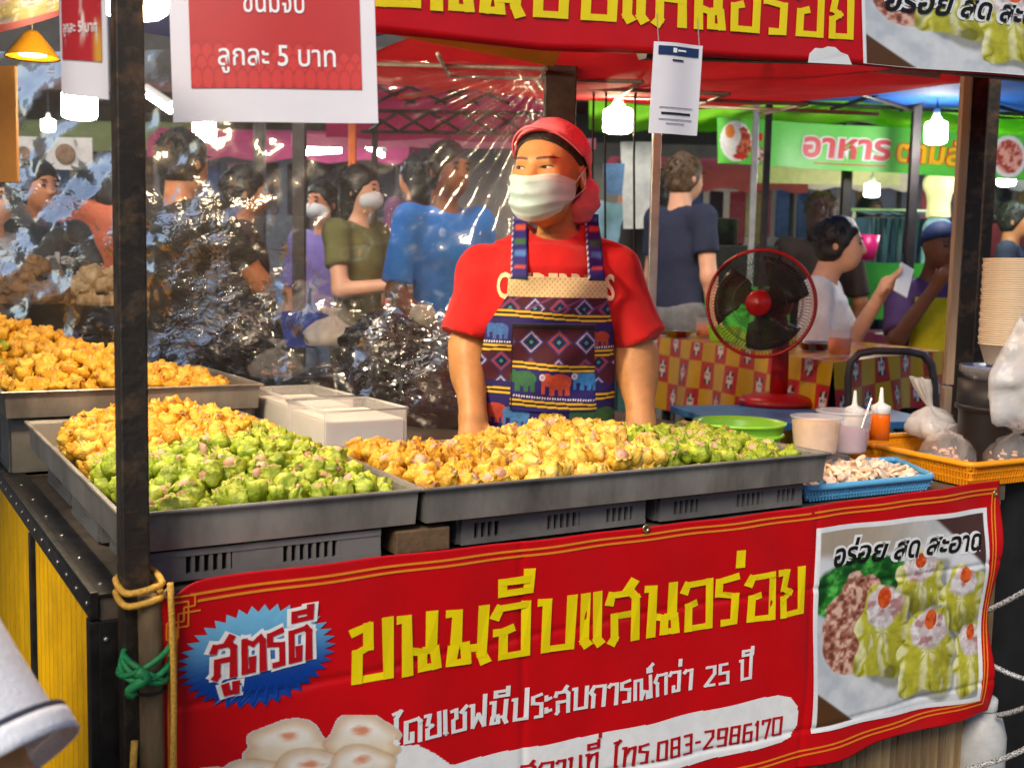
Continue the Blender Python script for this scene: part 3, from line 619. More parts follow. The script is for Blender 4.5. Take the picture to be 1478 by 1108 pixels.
# notice with the payment strip (its square code is left out)
f3 = sheet_frame(at(944, 60, 1.84), at(1016, 66, 1.87), at(936, 192, 1.84))
p3 = MB().grid(f3(s_, t_)).build('payment_notice', M_lam); sol = p3.modifiers.new('thick', 'SOLIDIFY'); sol.thickness = .001; sol.offset = -1
tag(p3, 'small white laminated notice with a navy strip hanging from the top banner', 'sign')
M_navy = mat('navy_print', lin(28, 46, 92), .3, var=.05)
def rect(f, x0, x1, y0, y1, off, m, parent, name): return MB().grid(np.array([[f(x, y, off) for y in (y0, y1)] for x in np.linspace(x0, x1, 12)])).build(name, m, parent)
nst = rect(f3, .08, .92, .865, .96, .0014, M_navy, p3, 'navy_strip'); rect(f3, .36, .44, .89, .94, .0022, M_wprint, nst, 'strip_emblem'); rect(f3, .46, .64, .905, .925, .0022, M_wprint, nst, 'strip_line')
M_gprint = mat('grey_print', lin(140, 138, 142), .4, var=.05)
for k, (a, b_, y, hh) in enumerate(((.36, .60, .80, .018), (.16, .86, .285, .010), (.2, .82, .215, .022), (.16, .86, .155, .010), (.3, .7, .11, .010))): rect(f3, a, b_, y, y + hh, .0014, M_kprint if k in (0, 2) else M_gprint, p3, 'text_line')
M_string = mat('string', (.25, .22, .2), .7, var=.2)
for a in (f3(.08, 1.), f3(.93, 1.)): MB().tube([a, a + np.array([0, .03, .05])], .001, 5).build('string', M_string, p3)
for a in (fs(.06, 1.), fs(.95, 1.)): MB().tube([a, a + np.array([0, .03, .3])], .001, 5).build('string', M_string, ps)
for a in (f2(.1, 1.), f2(.9, 1.)): MB().tube([a, a + np.array([0, .03, .3])], .001, 5).build('string', M_string, p2)
# ================================================================== TRAYS, CRATES, DUMPLINGS
M_tray = mat('tray_steel', (.15, .14, .12), .40, .45, var=.25, vs=6, bump=.12, bs=14, col2=(.42, .39, .34), ramp=(.32, .66), stretch=(1, 1, .45))
M_crate = mat('grey_crate', (.15, .147, .138), .5, var=.25, vs=8)
M_cdark = mat('crate_shade_black', (.02, .02, .02), .8, var=.2)
def tray_fn(u0, u1, v0, v1, z, zb=0.0):
    return lambda a, b, dz: S(u0 + (u1 - u0) * a, v0 + (v1 - v0) * b, z + zb * b + dz)
def tray(T, label, depth=.062, w=(.46, 1.)):
    iu, iv = .006 / w[0], .006 / w[1]; ou, ov = .007 / w[0], .007 / w[1]
    def ring(du, dv, dz):
        n = 8; P = []
        for (a0, b0), (a1, b1) in (((0 - du, 0 - dv), (1 + du, 0 - dv)), ((1 + du, 0 - dv), (1 + du, 1 + dv)), ((1 + du, 1 + dv), (0 - du, 1 + dv)), ((0 - du, 1 + dv), (0 - du, 0 - dv))):
            for i in range(n): k = i / n; P.append(T(a0 + (a1 - a0) * k, b0 + (b1 - b0) * k, dz))
        return np.array(P)
    rows = [ring(-iu * 3, -iv * 3, -depth), ring(-iu * .6, -iv * .6, -depth + .004), ring(0, 0, -.004), ring(ou, ov, -.003), ring(ou * 1.2, ov * 1.2, 0), ring(ou, ov, .0025), ring(0, 0, .002), ring(-iu * .4, -iv * .4, -.004), ring(-iu * 1.2, -iv * 1.2, -depth + .008)]
    mb = MB(); G_ = np.array(rows); mb.grid(G_, wrap=True); k = G_.shape[1]
    mb.add(rows[0], [tuple(range(k))]); mb.add(rows[-1], [tuple(range(k))[::-1]])
    o = mb.build('steel_tray', M_tray); tag(o, label, 'tray', 'steel dumpling trays'); return o
TA = tray_fn(-.005, .462, .035, 1.0, .90, .015); TB = tray_fn(.472, 1.398, .03, .49, .90)
TC = tray_fn(-.045, .53, 1.06, 1.62, .975, .0); TD = tray_fn(-.40, .30, 1.68, 2.25, .985, .0)
tray(TA, 'steel tray of green and yellow dumplings behind the front pole'); tray(TB, 'wide steel tray of dumplings in front of the vendor', w=(.93, .46))
tray(TC, 'steel tray of yellow dumplings behind the left front tray', w=(.57, .56)); tray(TD, 'rearmost steel tray of yellow dumplings at the left edge', w=(.7, .57))
def crate(u0, u1, v0, v1, z0, z1, label, slots_f=(), holes_l=(), R_=None):
    mb = MB(); t = .008; h = z1 - z0
    def wall(a, b, fixed, axis, slots, hole=()):
        segs = []; x = a
        for s0, s1 in sorted(slots):
            if s0 > x: segs.append((x, s0))
            n = int((s1 - s0) / .0135)
            for i in range(n): segs.append((s0 + i * .0135 + .008, s0 + (i + 1) * .0135))
            x = s1
        if x < b: segs.append((x, b))
        for s0, s1 in segs:
            c = S((s0 + s1) / 2, fixed, (z0 + z1) / 2) if axis == 'u' else S(fixed, (s0 + s1) / 2, (z0 + z1) / 2)
            sz = (s1 - s0, t, h - .02) if axis == 'u' else (t, s1 - s0, h - .02)
            if hole and axis == 'v' and s0 < hole[0] < s1:      # handle hole: split the panel round it
                q0, q1 = hole
                for x0, x1, y0, y1 in ((s0, q0, z0 + .01, z1 - .01), (q1, s1, z0 + .01, z1 - .01), (q0, q1, z0 + .01, z0 + .022), (q0, q1, z1 - .02, z1 - .01)):
                    mb.box(S(fixed, (x0 + x1) / 2, (y0 + y1) / 2), (t, x1 - x0, y1 - y0), RS)
            else: mb.box(c, sz, RS)
        for zz in (z0 + .005, z1 - .005):
            c = S((a + b) / 2, fixed, zz) if axis == 'u' else S(fixed, (a + b) / 2, zz)
            mb.box(c, (b - a, t + .003, .0098) if axis == 'u' else (t + .003, b - a, .0098), RS)
    wall(u0, u1, v0, 'u', slots_f); wall(u0, u1, v1, 'u', ()); wall(v0 + .006, v1 - .006, u0, 'v', (), holes_l); wall(v0 + .006, v1 - .006, u1, 'v', ())
    mb.box(S((u0 + u1) / 2, (v0 + v1) / 2, z1 - .006), (u1 - u0 - .02, v1 - v0 - .02, .006), RS)
    o = thing('plastic_crate', S((u0 + u1) / 2, (v0 + v1) / 2, z0), label, 'crate', 'grey crates under the trays')
    mb.build('crate_body', M_crate, o); MB().box(S((u0 + u1) / 2, (v0 + v1) / 2, z0 + h * .45), (u1 - u0 - .03, v1 - v0 - .03, h * .8), RS).build('crate_shade_block', M_cdark, o)  # black block stands in for the shade inside the open crate
    return o
zt = .9 - .0625
crate(.03, .40, .05, .30, TZ + .006, zt, 'grey slotted crate under the front left tray, beside the pole', ((.085, .155), (.235, .33)), (.13, .165))
crate(.02, .39, .34, .60, TZ + .006, zt, 'grey crate with handle hole under the middle of the left tray', (), (.42, .47))
crate(.03, .40, .66, .96, TZ + .006, zt + .01, 'grey crate under the back of the left front tray', (), (.78, .84))
crate(.555, .95, .06, .34, TZ + .006, zt, 'grey slotted crate under the left half of the wide tray', ((.58, .63), (.73, .80), (.86, .92)))
crate(.985, 1.36, .06, .34, TZ + .006, zt, 'grey slotted crate under the right half of the wide tray', ((1.02, 1.08), (1.18, 1.25), (1.29, 1.34)))
M_cw = mat('crate_wood', (.13, .08, .04), .7, var=.4, vs=14, bump=.2, bs=60)
MB().box(S(.475, .12, TZ + .026), (.10, .16, .04), RS).build('wood_block', M_cw, bevel=.003)
tag(bpy.data.objects['wood_block'], 'brown wooden block between the two crates behind the banner', 'block')
crate(-.03, .50, 1.09, 1.55, TZ + .006, .975 - .063, 'tall grey crate under the back left tray', ((.1, .2), (.3, .4)), (1.25, 1.31))
crate(-.36, .26, 1.78, 2.2, TZ + .006, .985 - .063, 'grey crate under the rearmost left tray')
# ---- dumplings
def wrap_mat(name, c1, c2, c3):
    m = bpy.data.materials.new(name); m.use_nodes = True; n, l = m.node_tree.nodes, m.node_tree.links; b = n['Principled BSDF']
    ge = n.new('ShaderNodeNewGeometry'); nz = n.new('ShaderNodeTexNoise'); nz.inputs['Scale'].default_value = 34; nz.inputs['Detail'].default_value = 4; l.new(ge.outputs['Position'], nz.inputs['Vector'])
    cr = n.new('ShaderNodeValToRGB'); cr.color_ramp.elements[0].position = .33; cr.color_ramp.elements[1].position = .68
    cr.color_ramp.elements[0].color = (*c1, 1); cr.color_ramp.elements[1].color = (*c3, 1); e = cr.color_ramp.elements.new(.5); e.color = (*c2, 1)
    l.new(nz.outputs['Fac'], cr.inputs[0]); l.new(cr.outputs[0], b.inputs['Base Color'])
    n3 = n.new('ShaderNodeTexNoise'); n3.inputs['Scale'].default_value = 190; l.new(ge.outputs['Position'], n3.inputs['Vector'])
    bp = n.new('ShaderNodeBump'); bp.inputs['Strength'].default_value = .75; bp.inputs['Distance'].default_value = .004; l.new(n3.outputs['Fac'], bp.inputs['Height']); l.new(bp.outputs[0], b.inputs['Normal'])
    b.inputs['Roughness'].default_value = .52; b.inputs['Subsurface Weight'].default_value = 0; b.inputs['Subsurface Scale'].default_value = .006
    return m
M_ywrap = wrap_mat('yellow_wrapper', lin(196, 132, 14), lin(226, 168, 36), lin(242, 200, 88))
M_pwrap = wrap_mat('pale_wrapper', lin(206, 152, 34), lin(232, 188, 68), lin(246, 214, 124))
M_gwrap = wrap_mat('green_wrapper', lin(108, 130, 14), lin(156, 174, 34), lin(200, 204, 80))
M_fill = wrap_mat('pork_filling', lin(176, 118, 88), lin(206, 156, 126), lin(224, 186, 158))
def dump_mesh(seed):
    rg = random.Random(seed); ns = 24; rows = []
    ph = rg.uniform(0, 6); pk = rg.choice((5, 6, 7)); lean = rg.uniform(-.15, .15); open_ = rg.uniform(.46, .64) if seed > 3 else rg.uniform(.16, .24)
    for t, r, z in ((0, .02, -.72), (1, .55, -.70), (1.5, .76, -.56), (2, .90, -.36), (2.5, .97, -.14), (3, .98, .06), (4, .92, .32), (4.5, open_ * .55 + .42, .52), (5, open_ + .14, .70), (6, open_ + .12, .94), (7, open_ - .08, .74)):
        ring = []
        for j in range(ns):
            w = 2 * math.pi * j / ns; a = .03 + .045 * t if t < 7 else .1
            rr = r * (1 + a * math.cos(pk * w + ph + .25 * t) * .8 + .09 * mnoise.noise((math.cos(w) * 1.3 + seed * 7, math.sin(w) * 1.3, z * 1.4)) * 2 + .12 * (abs(mnoise.noise((math.cos(w) * 3.2 + seed * 3, math.sin(w) * 3.2 + 9, z * 3.0))) - .2))
            zz = z + (.11 * math.cos(pk * w * .5 + ph * 2 + seed) + .07 * math.sin(3 * w + seed) if t == 6 else 0) + .05 * math.sin(2 * w + seed) * (t > 2)
            ring.append((rr * math.cos(w) + lean * z, rr * math.sin(w) - lean * .6 * z, zz))
        rows.append(ring)
    mb = MB(); mb.grid(np.array(rows), wrap=True); mb.add(rows[-1], [tuple(range(ns))])
    fb = MB(); fr_ = []
    for k, (r, z) in enumerate(((open_ + .02, .60), (open_ - .02, .84), (open_ * .62, 1.0), (.04, 1.06))):
        fr_.append([((r + .10 * mnoise.noise((math.cos(w) * 2 + seed * 3, math.sin(w) * 2, k * .7))) * math.cos(w) + lean * z, (r + .10 * mnoise.noise((math.cos(w) * 2 + seed * 3, math.sin(w) * 2 + 5, k * .7))) * math.sin(w) - lean * .6 * z, z + .10 * mnoise.noise((math.cos(w) * 2.2, math.sin(w) * 2.2 + seed, k))) for w in np.linspace(0, 2 * math.pi, 13)[:-1]])
    fb.grid(np.array(fr_), wrap=True); fb.add(fr_[-1], [tuple(range(12))])
    return (np.concatenate(mb.v), mb.f), (np.concatenate(fb.v), fb.f)
DV = [dump_mesh(s) for s in range(7)]
def me_of(name, vf, m, k=1.):
    me = bpy.data.meshes.new(name); me.from_pydata((vf[0] * k).tolist(), [], [list(q) for q in vf[1]]); me.materials.append(m)
    me.polygons.foreach_set('use_smooth', np.ones(len(me.polygons), dtype=bool)); return me
DR = .0200
MEW = {(i, c): me_of('dumpling', DV[i][0], m, DR) for i in range(7) for c, m in (('y', M_ywrap), ('g', M_gwrap), ('p', M_pwrap))}
MEF = [me_of('filling', DV[i][1], M_fill, DR) for i in range(7)]
random.seed(11); spots = []
def heap(T, wu, wv, colour, mound, key, sp=.0345, tilt=70):
    nu, nv = int(wu / sp), int(wv / (sp * .87))
    for layer in (0, 1):
        for j in range(nv):
            for i in range(nu):
                a = (i + .5 + .5 * (j % 2) * .9 + random.uniform(-.28, .28)) / (nu + .4); b = (j + .5 + random.uniform(-.28, .28)) / nv
                mg = .034 if layer == 0 else .027; mu, mv = mg / wu, mg / wv
                if not (mu < a < 1 - mu and mv < b < 1 - mv): continue
                edge_ = min(a * wu, (1 - a) * wu, b * wv, (1 - b) * wv); top = mound(a, b)
                if top is None: continue
                if layer == 0: z = -.050 + .02 + (top - .02) - .030 + random.uniform(-.006, .006); 
                else: z = -.030 + (top - .02) + random.uniform(-.012, .013)
                if edge_ < .03: z = max(min(z, -.004), -.034)
                z = max(z, -.036)
                p = T(a, b, z)
                q = Matrix.Rotation(random.uniform(0, 6.28), 3, 'Z') @ Matrix.Rotation(math.radians(random.uniform(0, tilt)), 3, 'X') @ Matrix.Rotation(random.uniform(0, 6.28), 3, 'Z')
                spots.append((p, q, random.uniform(.84, 1.2), colour(a, b), (random.choice((0, 1, 2, 3, 4, 5, 6, 4, 5, 6)) if key == 'B' or b < .5 and key == 'A' else random.choice((0, 1, 2, 3))), layer, key))
bord = lambda a: .50 + .10 * math.sin(a * 5 + 1) + random.uniform(-.05, .05)
heap(TA, .46, .96, lambda a, b: 'g' if b < .36 + .20 * a + .05 * math.sin(a * 9) + random.uniform(-.03, .03) else 'y',
     lambda a, b: (.038 + .030 * math.sin(math.pi * min(1, a * 1.0)) * math.sin(math.pi * b ** .8) + .045 * math.exp(-((a - .45) / .3) ** 2 - ((b - .72) / .2) ** 2)) if b < .93 and not (b > .80 and a < .16) else None, 'A')
heap(TB, .92, .45, lambda a, b: 'g' if a > .56 + .10 * b + random.uniform(-.02, .02) - .10 * (1 - b) * 0 else ('p' if a > .22 else 'y'),
     lambda a, b: .036 + .036 * math.sin(math.pi * b) ** .7 * math.sin(math.pi * min(1., max(0, a))) ** .6 + .012 * math.sin(a * 11 + 2), 'B')
heap(TC, .56, .55, lambda a, b: 'y', lambda a, b: (.03 + .085 * math.exp(-((a - .38) / .34) ** 2 - ((b - .5) / .4) ** 2)) if a < .90 else None, 'C', .036)
heap(TD, .68, .56, lambda a, b: 'g' if (a < .62 and b < .2 and random.random() < .4) else 'y', lambda a, b: (.04 + .11 * math.exp(-((a - .6) / .36) ** 2 - ((b - .5) / .4) ** 2)) if a > .3 else None, 'D', .036)
# the dumplings that show largest are things of their own, the others lie as one mass
def score(s):
    p = s[0]; d = np.linalg.norm(p - CC); px = CX + F * np.dot(p - CC, CR) / np.dot(p - CC, CF)
    hid = s[5] == 0 or px < 5 or px > 1473 or (158 < px < 212)
    return (1 if hid else 0, d)
spots.sort(key=score)
LAB = {('A', 'g'): ('green steamed dumpling heaped in the front left tray', 'green dumplings in the left tray'),
       ('A', 'y'): ('yellow steamed dumpling at the back of the front left tray', 'yellow dumplings in the left tray'),
       ('B', 'y'): ('orange yellow dumpling at the left end of the wide tray', 'yellow dumplings at the wide tray left end'),
       ('B', 'p'): ('pale yellow dumpling heaped in the middle of the wide tray', 'yellow dumplings in the wide tray'),
       ('B', 'g'): ('green dumpling at the right end of the wide tray', 'green dumplings in the wide tray'),
       ('C', 'y'): ('yellow dumpling in the back left tray', 'yellow dumplings in the back left tray'), ('C', 'g'): ('green dumpling in the back left tray', 'green dumplings in the back left tray'),
       ('D', 'y'): ('yellow dumpling in the rearmost left tray', 'yellow dumplings in the rearmost tray'), ('D', 'g'): ('green dumpling in the rearmost left tray', 'green dumplings in the rearmost tray')}
rest = {}
NIND = 300
for i, (p, q, k, c, vi, layer, key) in enumerate(spots):
    if i < NIND:
        o = bpy.data.objects.new('dumpling', MEW[(vi, c)]); COL.objects.link(o)
        o.matrix_world = Matrix.Translation(p) @ (q * k).to_4x4()
        f_ = bpy.data.objects.new('filling', MEF[vi]); COL.objects.link(f_); f_.parent = o
        lb, gr = LAB[(key, c)]; tag(o, lb, 'dumpling', gr)
    else:
        R_ = np.array(q) * k * DR
        for kind, vf in ((c, DV[vi][0]), ('f', DV[vi][1])):
            if kind == 'f' and layer == 0: continue
            r_ = rest.setdefault('all', MB()); r_.add(vf[0] @ R_.T + p, vf[1], {'y': 0, 'g': 1, 'p': 2, 'f': 3}[kind])
o = rest['all'].build('dumplings', [M_ywrap, M_gwrap, M_pwrap, M_fill], None, True); tag(o, 'heaped yellow and green dumplings filling the trays', 'dumplings', kind='stuff')
# ---- white lidded boxes between the trays
M_clear = mat('clear_plastic', (.95, .93, .90), .15, var=0, trans=.0, alpha=.25, spec=.6)
M_milk = mat('white_starch', (.92, .88, .80), .6, var=.06, vs=8, sss=.1)
def milk(u0, u1, v0, v1, z0, z1, label):
    o = thing('plastic_box', S((u0 + u1) / 2, (v0 + v1) / 2, z0), label, 'box', 'white filled plastic boxes'); mb = MB(); t = .0025; c = ((u0 + u1) / 2, (v0 + v1) / 2); h = z1 - z0
    mb.box(S(c[0], v0, z0 + h / 2), (u1 - u0, t, h), RS); mb.box(S(c[0], v1, z0 + h / 2), (u1 - u0, t, h), RS); mb.box(S(u0, c[1], z0 + h / 2), (t, v1 - v0 - t, h), RS); mb.box(S(u1, c[1], z0 + h / 2), (t, v1 - v0 - t, h), RS)
    mb.box(S(*c, z0 + .0015), (u1 - u0 - t, v1 - v0 - t, .003), RS); mb.build('box_wall', M_clear, o)
    mb = MB(); ln = [(u0, v0), (u1, v0), (u1, v1), (u0, v1)]; mb.tube([S(a - .002 * (1 if a == u0 else -1), b - .002 * (1 if b == v0 else -1), z1) for a, b in ln], .0035, 6, closed=True); mb.build('rim', mat('clear_rim', (.85, .84, .82), .2, var=0, alpha=.6), o, True)
    MB().box(S(*c, z0 + .004 + (h * .72) / 2), (u1 - u0 - .008, v1 - v0 - .008, h * .72), RS).build('content', M_milk, o, bevel=.004)
milk(.54, .735, .655, .885, .86, .953, 'front clear plastic box of white starch behind the wide tray')
milk(.552, .715, .915, 1.19, .86, .955, 'rear clear plastic box of white starch beside the back left tray')
MB().box(S(.63, .92, .823), (.24, .58, .07), RS).build('grey_crate', M_crate, bevel=.004); tag(bpy.data.objects['grey_crate'], 'low grey crate carrying the two white plastic boxes', 'crate')
# ================================================================== THE VENDOR
WY = 2.62; WK = F / WY
M_skin = mat('skin', lin(198, 142, 88), .48, var=.10, vs=30, bump=.04, bs=220, sss=.03)
M_shirt = mat('red_shirt', lin(196, 6, 10), .8, var=.10, vs=9, bump=1.0, bs=10, sheen=.2, stretch=(1, 1, .55))
M_cap = mat('pink_cap', lin(242, 122, 136), .75, var=.08, vs=18, bump=.15, bs=300)
M_hair = mat('black_hair', (.012, .010, .009), .45, var=.4, vs=60, bump=.4, bs=140)
M_mask = mat('face_mask', rough=.75, attr=True, var=.04, vs=40, bump=.08, bs=400)
M_paint = mat('skin_detail', rough=.5, attr=True, var=0)
M_apron = mat('apron_cloth', rough=.75, attr=True, var=.08, vs=60, bump=.15, bs=380)
def wp(px, py, Y=WY): return at(px, py, Y)
WX = wp(790, 430)[0]
def wz(py): return wp(790, py)[2]
vend = thing('person', (WX, WY, 0), 'woman in red t-shirt, pink cap, face mask and patterned apron behind the trays', 'person')
HC = wp(793, 250, 2.60); HR = rz(-27) @ rx(3)          # head turned to the left of the picture
def hl(P): return (P - HC) @ HR                           # world -> head
def hw(p): return np.asarray(p) @ HR.T + HC
def sub(a, b, k): return -smin(-a, b, k)                  # smooth subtraction
def headf(p):
    d = ell(p, (0, .014, .030), (.076, .094, .086)); d = smin(d, ell(p, (0, -.022, -.028), (.063, .074, .088)), .03)
    d = smin(d, ell(p, (0, -.034, -.078), (.043, .050, .036)), .025)
    for s in (-1, 1):
        d = smin(d, ell(p, (.040 * s, -.060, -.020), (.026, .030, .030)), .02)
        d = sub(d, ell(p, (.032 * s, -.108, .010), (.019, .018, .012)), .012)
        d = smin(d, ell(p, (.077 * s, .016, -.010), (.008, .020, .032), rz(18 * s)), .006)
        d = sub(d, ell(p, (.086 * s, .010, -.006), (.006, .011, .018), rz(18 * s)), .004)
    d = smin(d, cap(p, (0, -.086, .012), (0, -.108, -.026), .007, .013), .012)
    d = smin(d, cap(p, (-.036, -.078, .026), (.036, -.078, .026), .009, .009), .012)
    return d
cxs = lambda px, Y=WY: wp(px, 430, Y)[0]
trows = [(.60, WX, WY, .165, .12), (wz(640), WX, WY, .160, .112), (wz(530), WX, WY, .158, .112), (wz(440), WX, WY, .160, .118), (wz(385), WX, WY, .158, .112), (wz(360), WX + .004, WY + .005, .135, .088), (wz(338), WX + .008, WY + .014, .085, .064), (wz(318), WX + .010, WY + .018, .058, .05)]
shL, shR = wp(690, 396, 2.63), wp(887, 388, 2.63)
elL, elR = wp(676, 500, 2.62), wp(918, 508, 2.60)
wrL, wrR = wp(683, 604, 2.50), wp(925, 606, 2.50)
def arm(P, sh, el, wr, r):
    d = cap(P, sh, el, r[0], r[1]); d = smin(d, cap(P, el, wr, r[1], r[2]), .03); m = el + (wr - el) * .28
    return smin(d, ell(P, m, (r[1] * 1.05, r[1] * 1.05, .07)), .03)
def hand(P, wr, s):
    k = wr + np.array([0, -.035, -.045]); d = cap(P, wr, k, .027, .030, (1.15, .8, 1))
    tips = []
    for i, (dx, L) in enumerate(((-.030, .055), (-.010, .066), (.011, .062), (.030, .048))):
        a = k + np.array([dx, -.012, -.012]); b = a + np.array([dx * .25, -L * .55, -L * .25]); c = b + np.array([0, -L * .25, -L * .45])
        d = smin(d, cap(P, a, b, .0105, .0095), .004); d = np.minimum(d, cap(P, b, c, .0095, .008))
    a = wr + np.array([.028 * s, -.015, -.02]); b = a + np.array([.028 * s, -.03, -.018]); d = smin(d, cap(P, a, b, .013, .010), .006)
    return np.minimum(d, cap(P, b, b + np.array([-.004 * s, -.026, -.010]), .010, .008))
def bodyf(P):
    out = np.full(len(P), 1.0)
    near = lambda c, r: np.where(((P - c) ** 2).sum(1) < r * r)[0]
    i = np.arange(len(P)); d = loft(P, [(z, a, b, c - .018, e - .018) for z, a, b, c, e in trows[:-2]] + [(wz(340), WX + .006, WY + .012, .07, .045)])
    d = smin(d, cap(P, wp(806, 352, 2.65), wp(800, 285, 2.625), .044, .042), .032)
    d = smin(d, cap(P, wp(806, 352, 2.65), shL, .024, .040), .03); d = smin(d, cap(P, wp(806, 352, 2.65), shR, .024, .040), .03)
    d = smin(d, arm(P, shL, elL, wrL, (.042, .041, .031)), .03); d = smin(d, arm(P, shR, elR, wrR, (.042, .043, .032)), .03)
    k = near(HC, .22); d[k] = smin(d[k], headf(hl(P[k])), .014)
    for wr, s in ((wrL, 1), (wrR, -1)):
        k = near(wr, .2); d[k] = smin(d[k], hand(P[k], wr, s), .012)
    return d
def skin_col(v):
    return None
sdfobj('body', bodyf, (WX - .30, WY - .27, .62), (WX + .36, WY + .17, wz(160)), .0048, M_skin, vend)
def shirtf(P):
    d = loft(P, trows); d = smin(d, cap(P, wp(800, 352, 2.65), shL, .040, .054), .04); d = smin(d, cap(P, wp(808, 350, 2.65), shR, .040, .054), .04)
    for sh, el, r0, r1, cut in ((shL, wp(673, 480, 2.61), .055, .068, 1.0), (shR, wp(931, 492, 2.59), .055, .069, 1.0)):
        ax = el - sh; L = np.linalg.norm(ax); ax /= L
        s_ = cap(P, sh, el + ax * .05, r0, r1); s_ = np.maximum(s_, (P - el) @ ax); d = smin(d, s_, .035)
    hole = ell(P, wp(803, 318, 2.60), (.068, .12, .046)); d = -smin(-d, hole, .006)
    w = fbm(P * np.array([1, 1, .55]), 11, 3, 3) - .5; fold = np.sin((P[:, 2] * 26 + (P[:, 0] - WX) * 22 * np.sign(P[:, 0] - WX)) + 5 * fbm(P, 6, 9, 2)) * .0085
    inner = loft(P, [(z, a, b, c - .02, e - .02) for z, a, b, c, e in trows])
    return d + w * .016 + fold * (P[:, 2] < wz(350))
shirt = sdfobj('t_shirt', shirtf, (WX - .32, WY - .19, .62), (WX + .36, WY + .17, wz(300)), .0062, M_shirt, vend)
M_trou = mat('dark_trousers', (.03, .032, .05), .8, var=.2)
def trouf(P):
    d = ell(P, (WX, WY, .80), (.165, .125, .15))
    for s in (-1, 1): d = smin(d, cap(P, (WX + .085 * s, WY, .78), (WX + .09 * s, WY + .02, .05), .09, .055), .04)
    return d
sdfobj('trousers', trouf, (WX - .22, WY - .18, 0), (WX + .22, WY + .18, .98), .016, M_trou, vend)
for s in (-1, 1): MB().lathe([(.045, 0), (.05, .02), (.045, .05), (.0, .06)], (WX + .09 * s, WY - .03, .0), 16, sx=.9, sy=2.4).build('shoe', M_hair, vend, True)
def march(fn, o, d, n=40, t0=0.):
    o = np.asarray(o, float); t = np.full(len(o), t0)
    for _ in range(n): t = t + np.clip(fn(o + t[:, None] * d), -.02, .05) * .8
    return o + t[:, None] * d
# ---- face details, laid on the head surface
def on_face(x, z, off):
    p = np.stack([x.ravel(), np.full(x.size, -.16), z.ravel()], 1); q = march(headf, p, np.array([0, 1., 0])); q[:, 1] -= off; return hw(q).reshape(x.shape + (3,))
def eye_patch(s):
    cx, cz = .0325 * s, .0085
    P = lambda a, b: on_face(cx + (a - .5) * .046, cz + (b - .5) * .026, .0009)
    def cf(a, b):
        x, z = (a - .5) * 46, (b - .5) * 26; c = np.ones(a.shape + (3,)) * lin(196, 182, 170)
        top = 4.6 * (1 - (x / 15.5) ** 2) + .06 * x * s; bot = -2.9 * (1 - (x / 15.5) ** 2)
        ix = x + 4.6; d = np.hypot(ix, z - .8)
        c = mixc(c, lin(44, 24, 14), sst(5.8, 5.0, d)); c = mixc(c, lin(8, 6, 6), sst(2.9, 2.3, d)); c = mixc(c, lin(240, 236, 230), sst(1.0, .6, np.hypot(ix + 1.6, z - 2.6)))  # last spot is a painted glint on the iris
        lash = (z > top - 1.4) ; c = mixc(c, lin(20, 12, 10), lash.astype(float)); lo = (z < bot + .8); c = mixc(c, lin(120, 70, 48), lo.astype(float) * .8)
        al = ((z < top + 1.0 + .05 * np.abs(x)) & (z > bot - .3) & (np.abs(x) < 15.8)).astype(float); return c, al
    return raster('eye', P, 60, 40, cf, M_paint, vend, True)
def brow_patch(s):
    cx, cz = .034 * s, .029
    P = lambda a, b: on_face(cx + (a - .5) * .056, cz + (b - .5) * .03, .0011)
    def cf(a, b):
        x, z = (a - .5) * 56 * s, (b - .5) * 30; mid = 3.4 * np.sin(np.clip((x + 26) / 54, 0, 1) * 2.9) - 1.2; h = 2.7 * sst(27, 8, x) * sst(-26, -20, x) + .5
        c = np.ones(a.shape + (3,)) * lin(66, 40, 28); return mixc(c, lin(116, 74, 48), n2(a, b, 30, 3)), ((np.abs(z - mid) < h * (1 + .3 * (n2(a, b, 26, 8) - .5))) & (np.abs(x) < 25)).astype(float)
    return raster('eyebrow', P, 60, 36, cf, M_paint, vend, True)
for s in (-1, 1): eye_patch(s); brow_patch(s)
# ---- pleated mask
def maskP(a, b):
    th = np.radians((a - .5) * 2 * 80 * (.60 + .40 * sst(-.1, .55, b))); k = np.abs(a - .5) * 2
    ztop = -.006 - .010 * k ** 1.5 - .004 * np.cos(k * 6); zbot = -.112 + .026 * k ** 2; z = zbot + (ztop - zbot) * b
    prof = np.interp(b, [0, .12, .35, .6, .85, 1], [.80, .93, 1.03, 1.04, 1.0, .955]); prof = prof - .04 * np.exp(-((b - 0) / .1) ** 2)
    ple = .0022 * np.sin(b * 6.28 * 3.2 + .9) * (1 - .5 * k) + .0015 * np.sin(b * 20 + a * 6)
    ry_ = (.120 * prof + ple) ; rx_ = .0765 + .004 * prof + ple * .5
    p = np.stack([rx_ * np.sin(th), -.002 - (ry_ - .002) * np.cos(th) ** .9, z], -1); p[..., 1] -= .006 * np.exp(-((a - .5) / .07) ** 2) * sst(.45, .95, b)
    return hw(p.reshape(-1, 3)).reshape(a.shape + (3,))
def maskC(a, b):
    c = np.ones(a.shape + (3,)) * lin(180, 212, 220); c = mixc(c, lin(214, 224, 222), sst(.86, .88, b)); c = mixc(c, lin(214, 226, 228), sst(.12, .08, b))
    return mixc(c, lin(168, 196, 198), (np.exp(-((b - .34) / .012) ** 2) + np.exp(-((b - .56) / .012) ** 2) + np.exp(-((b - .74) / .010) ** 2)) * .55)
mk_ = raster('face_mask', maskP, 60, 50, maskC, M_mask, vend, True); sol = mk_.modifiers.new('thick', 'SOLIDIFY'); sol.thickness = .0015
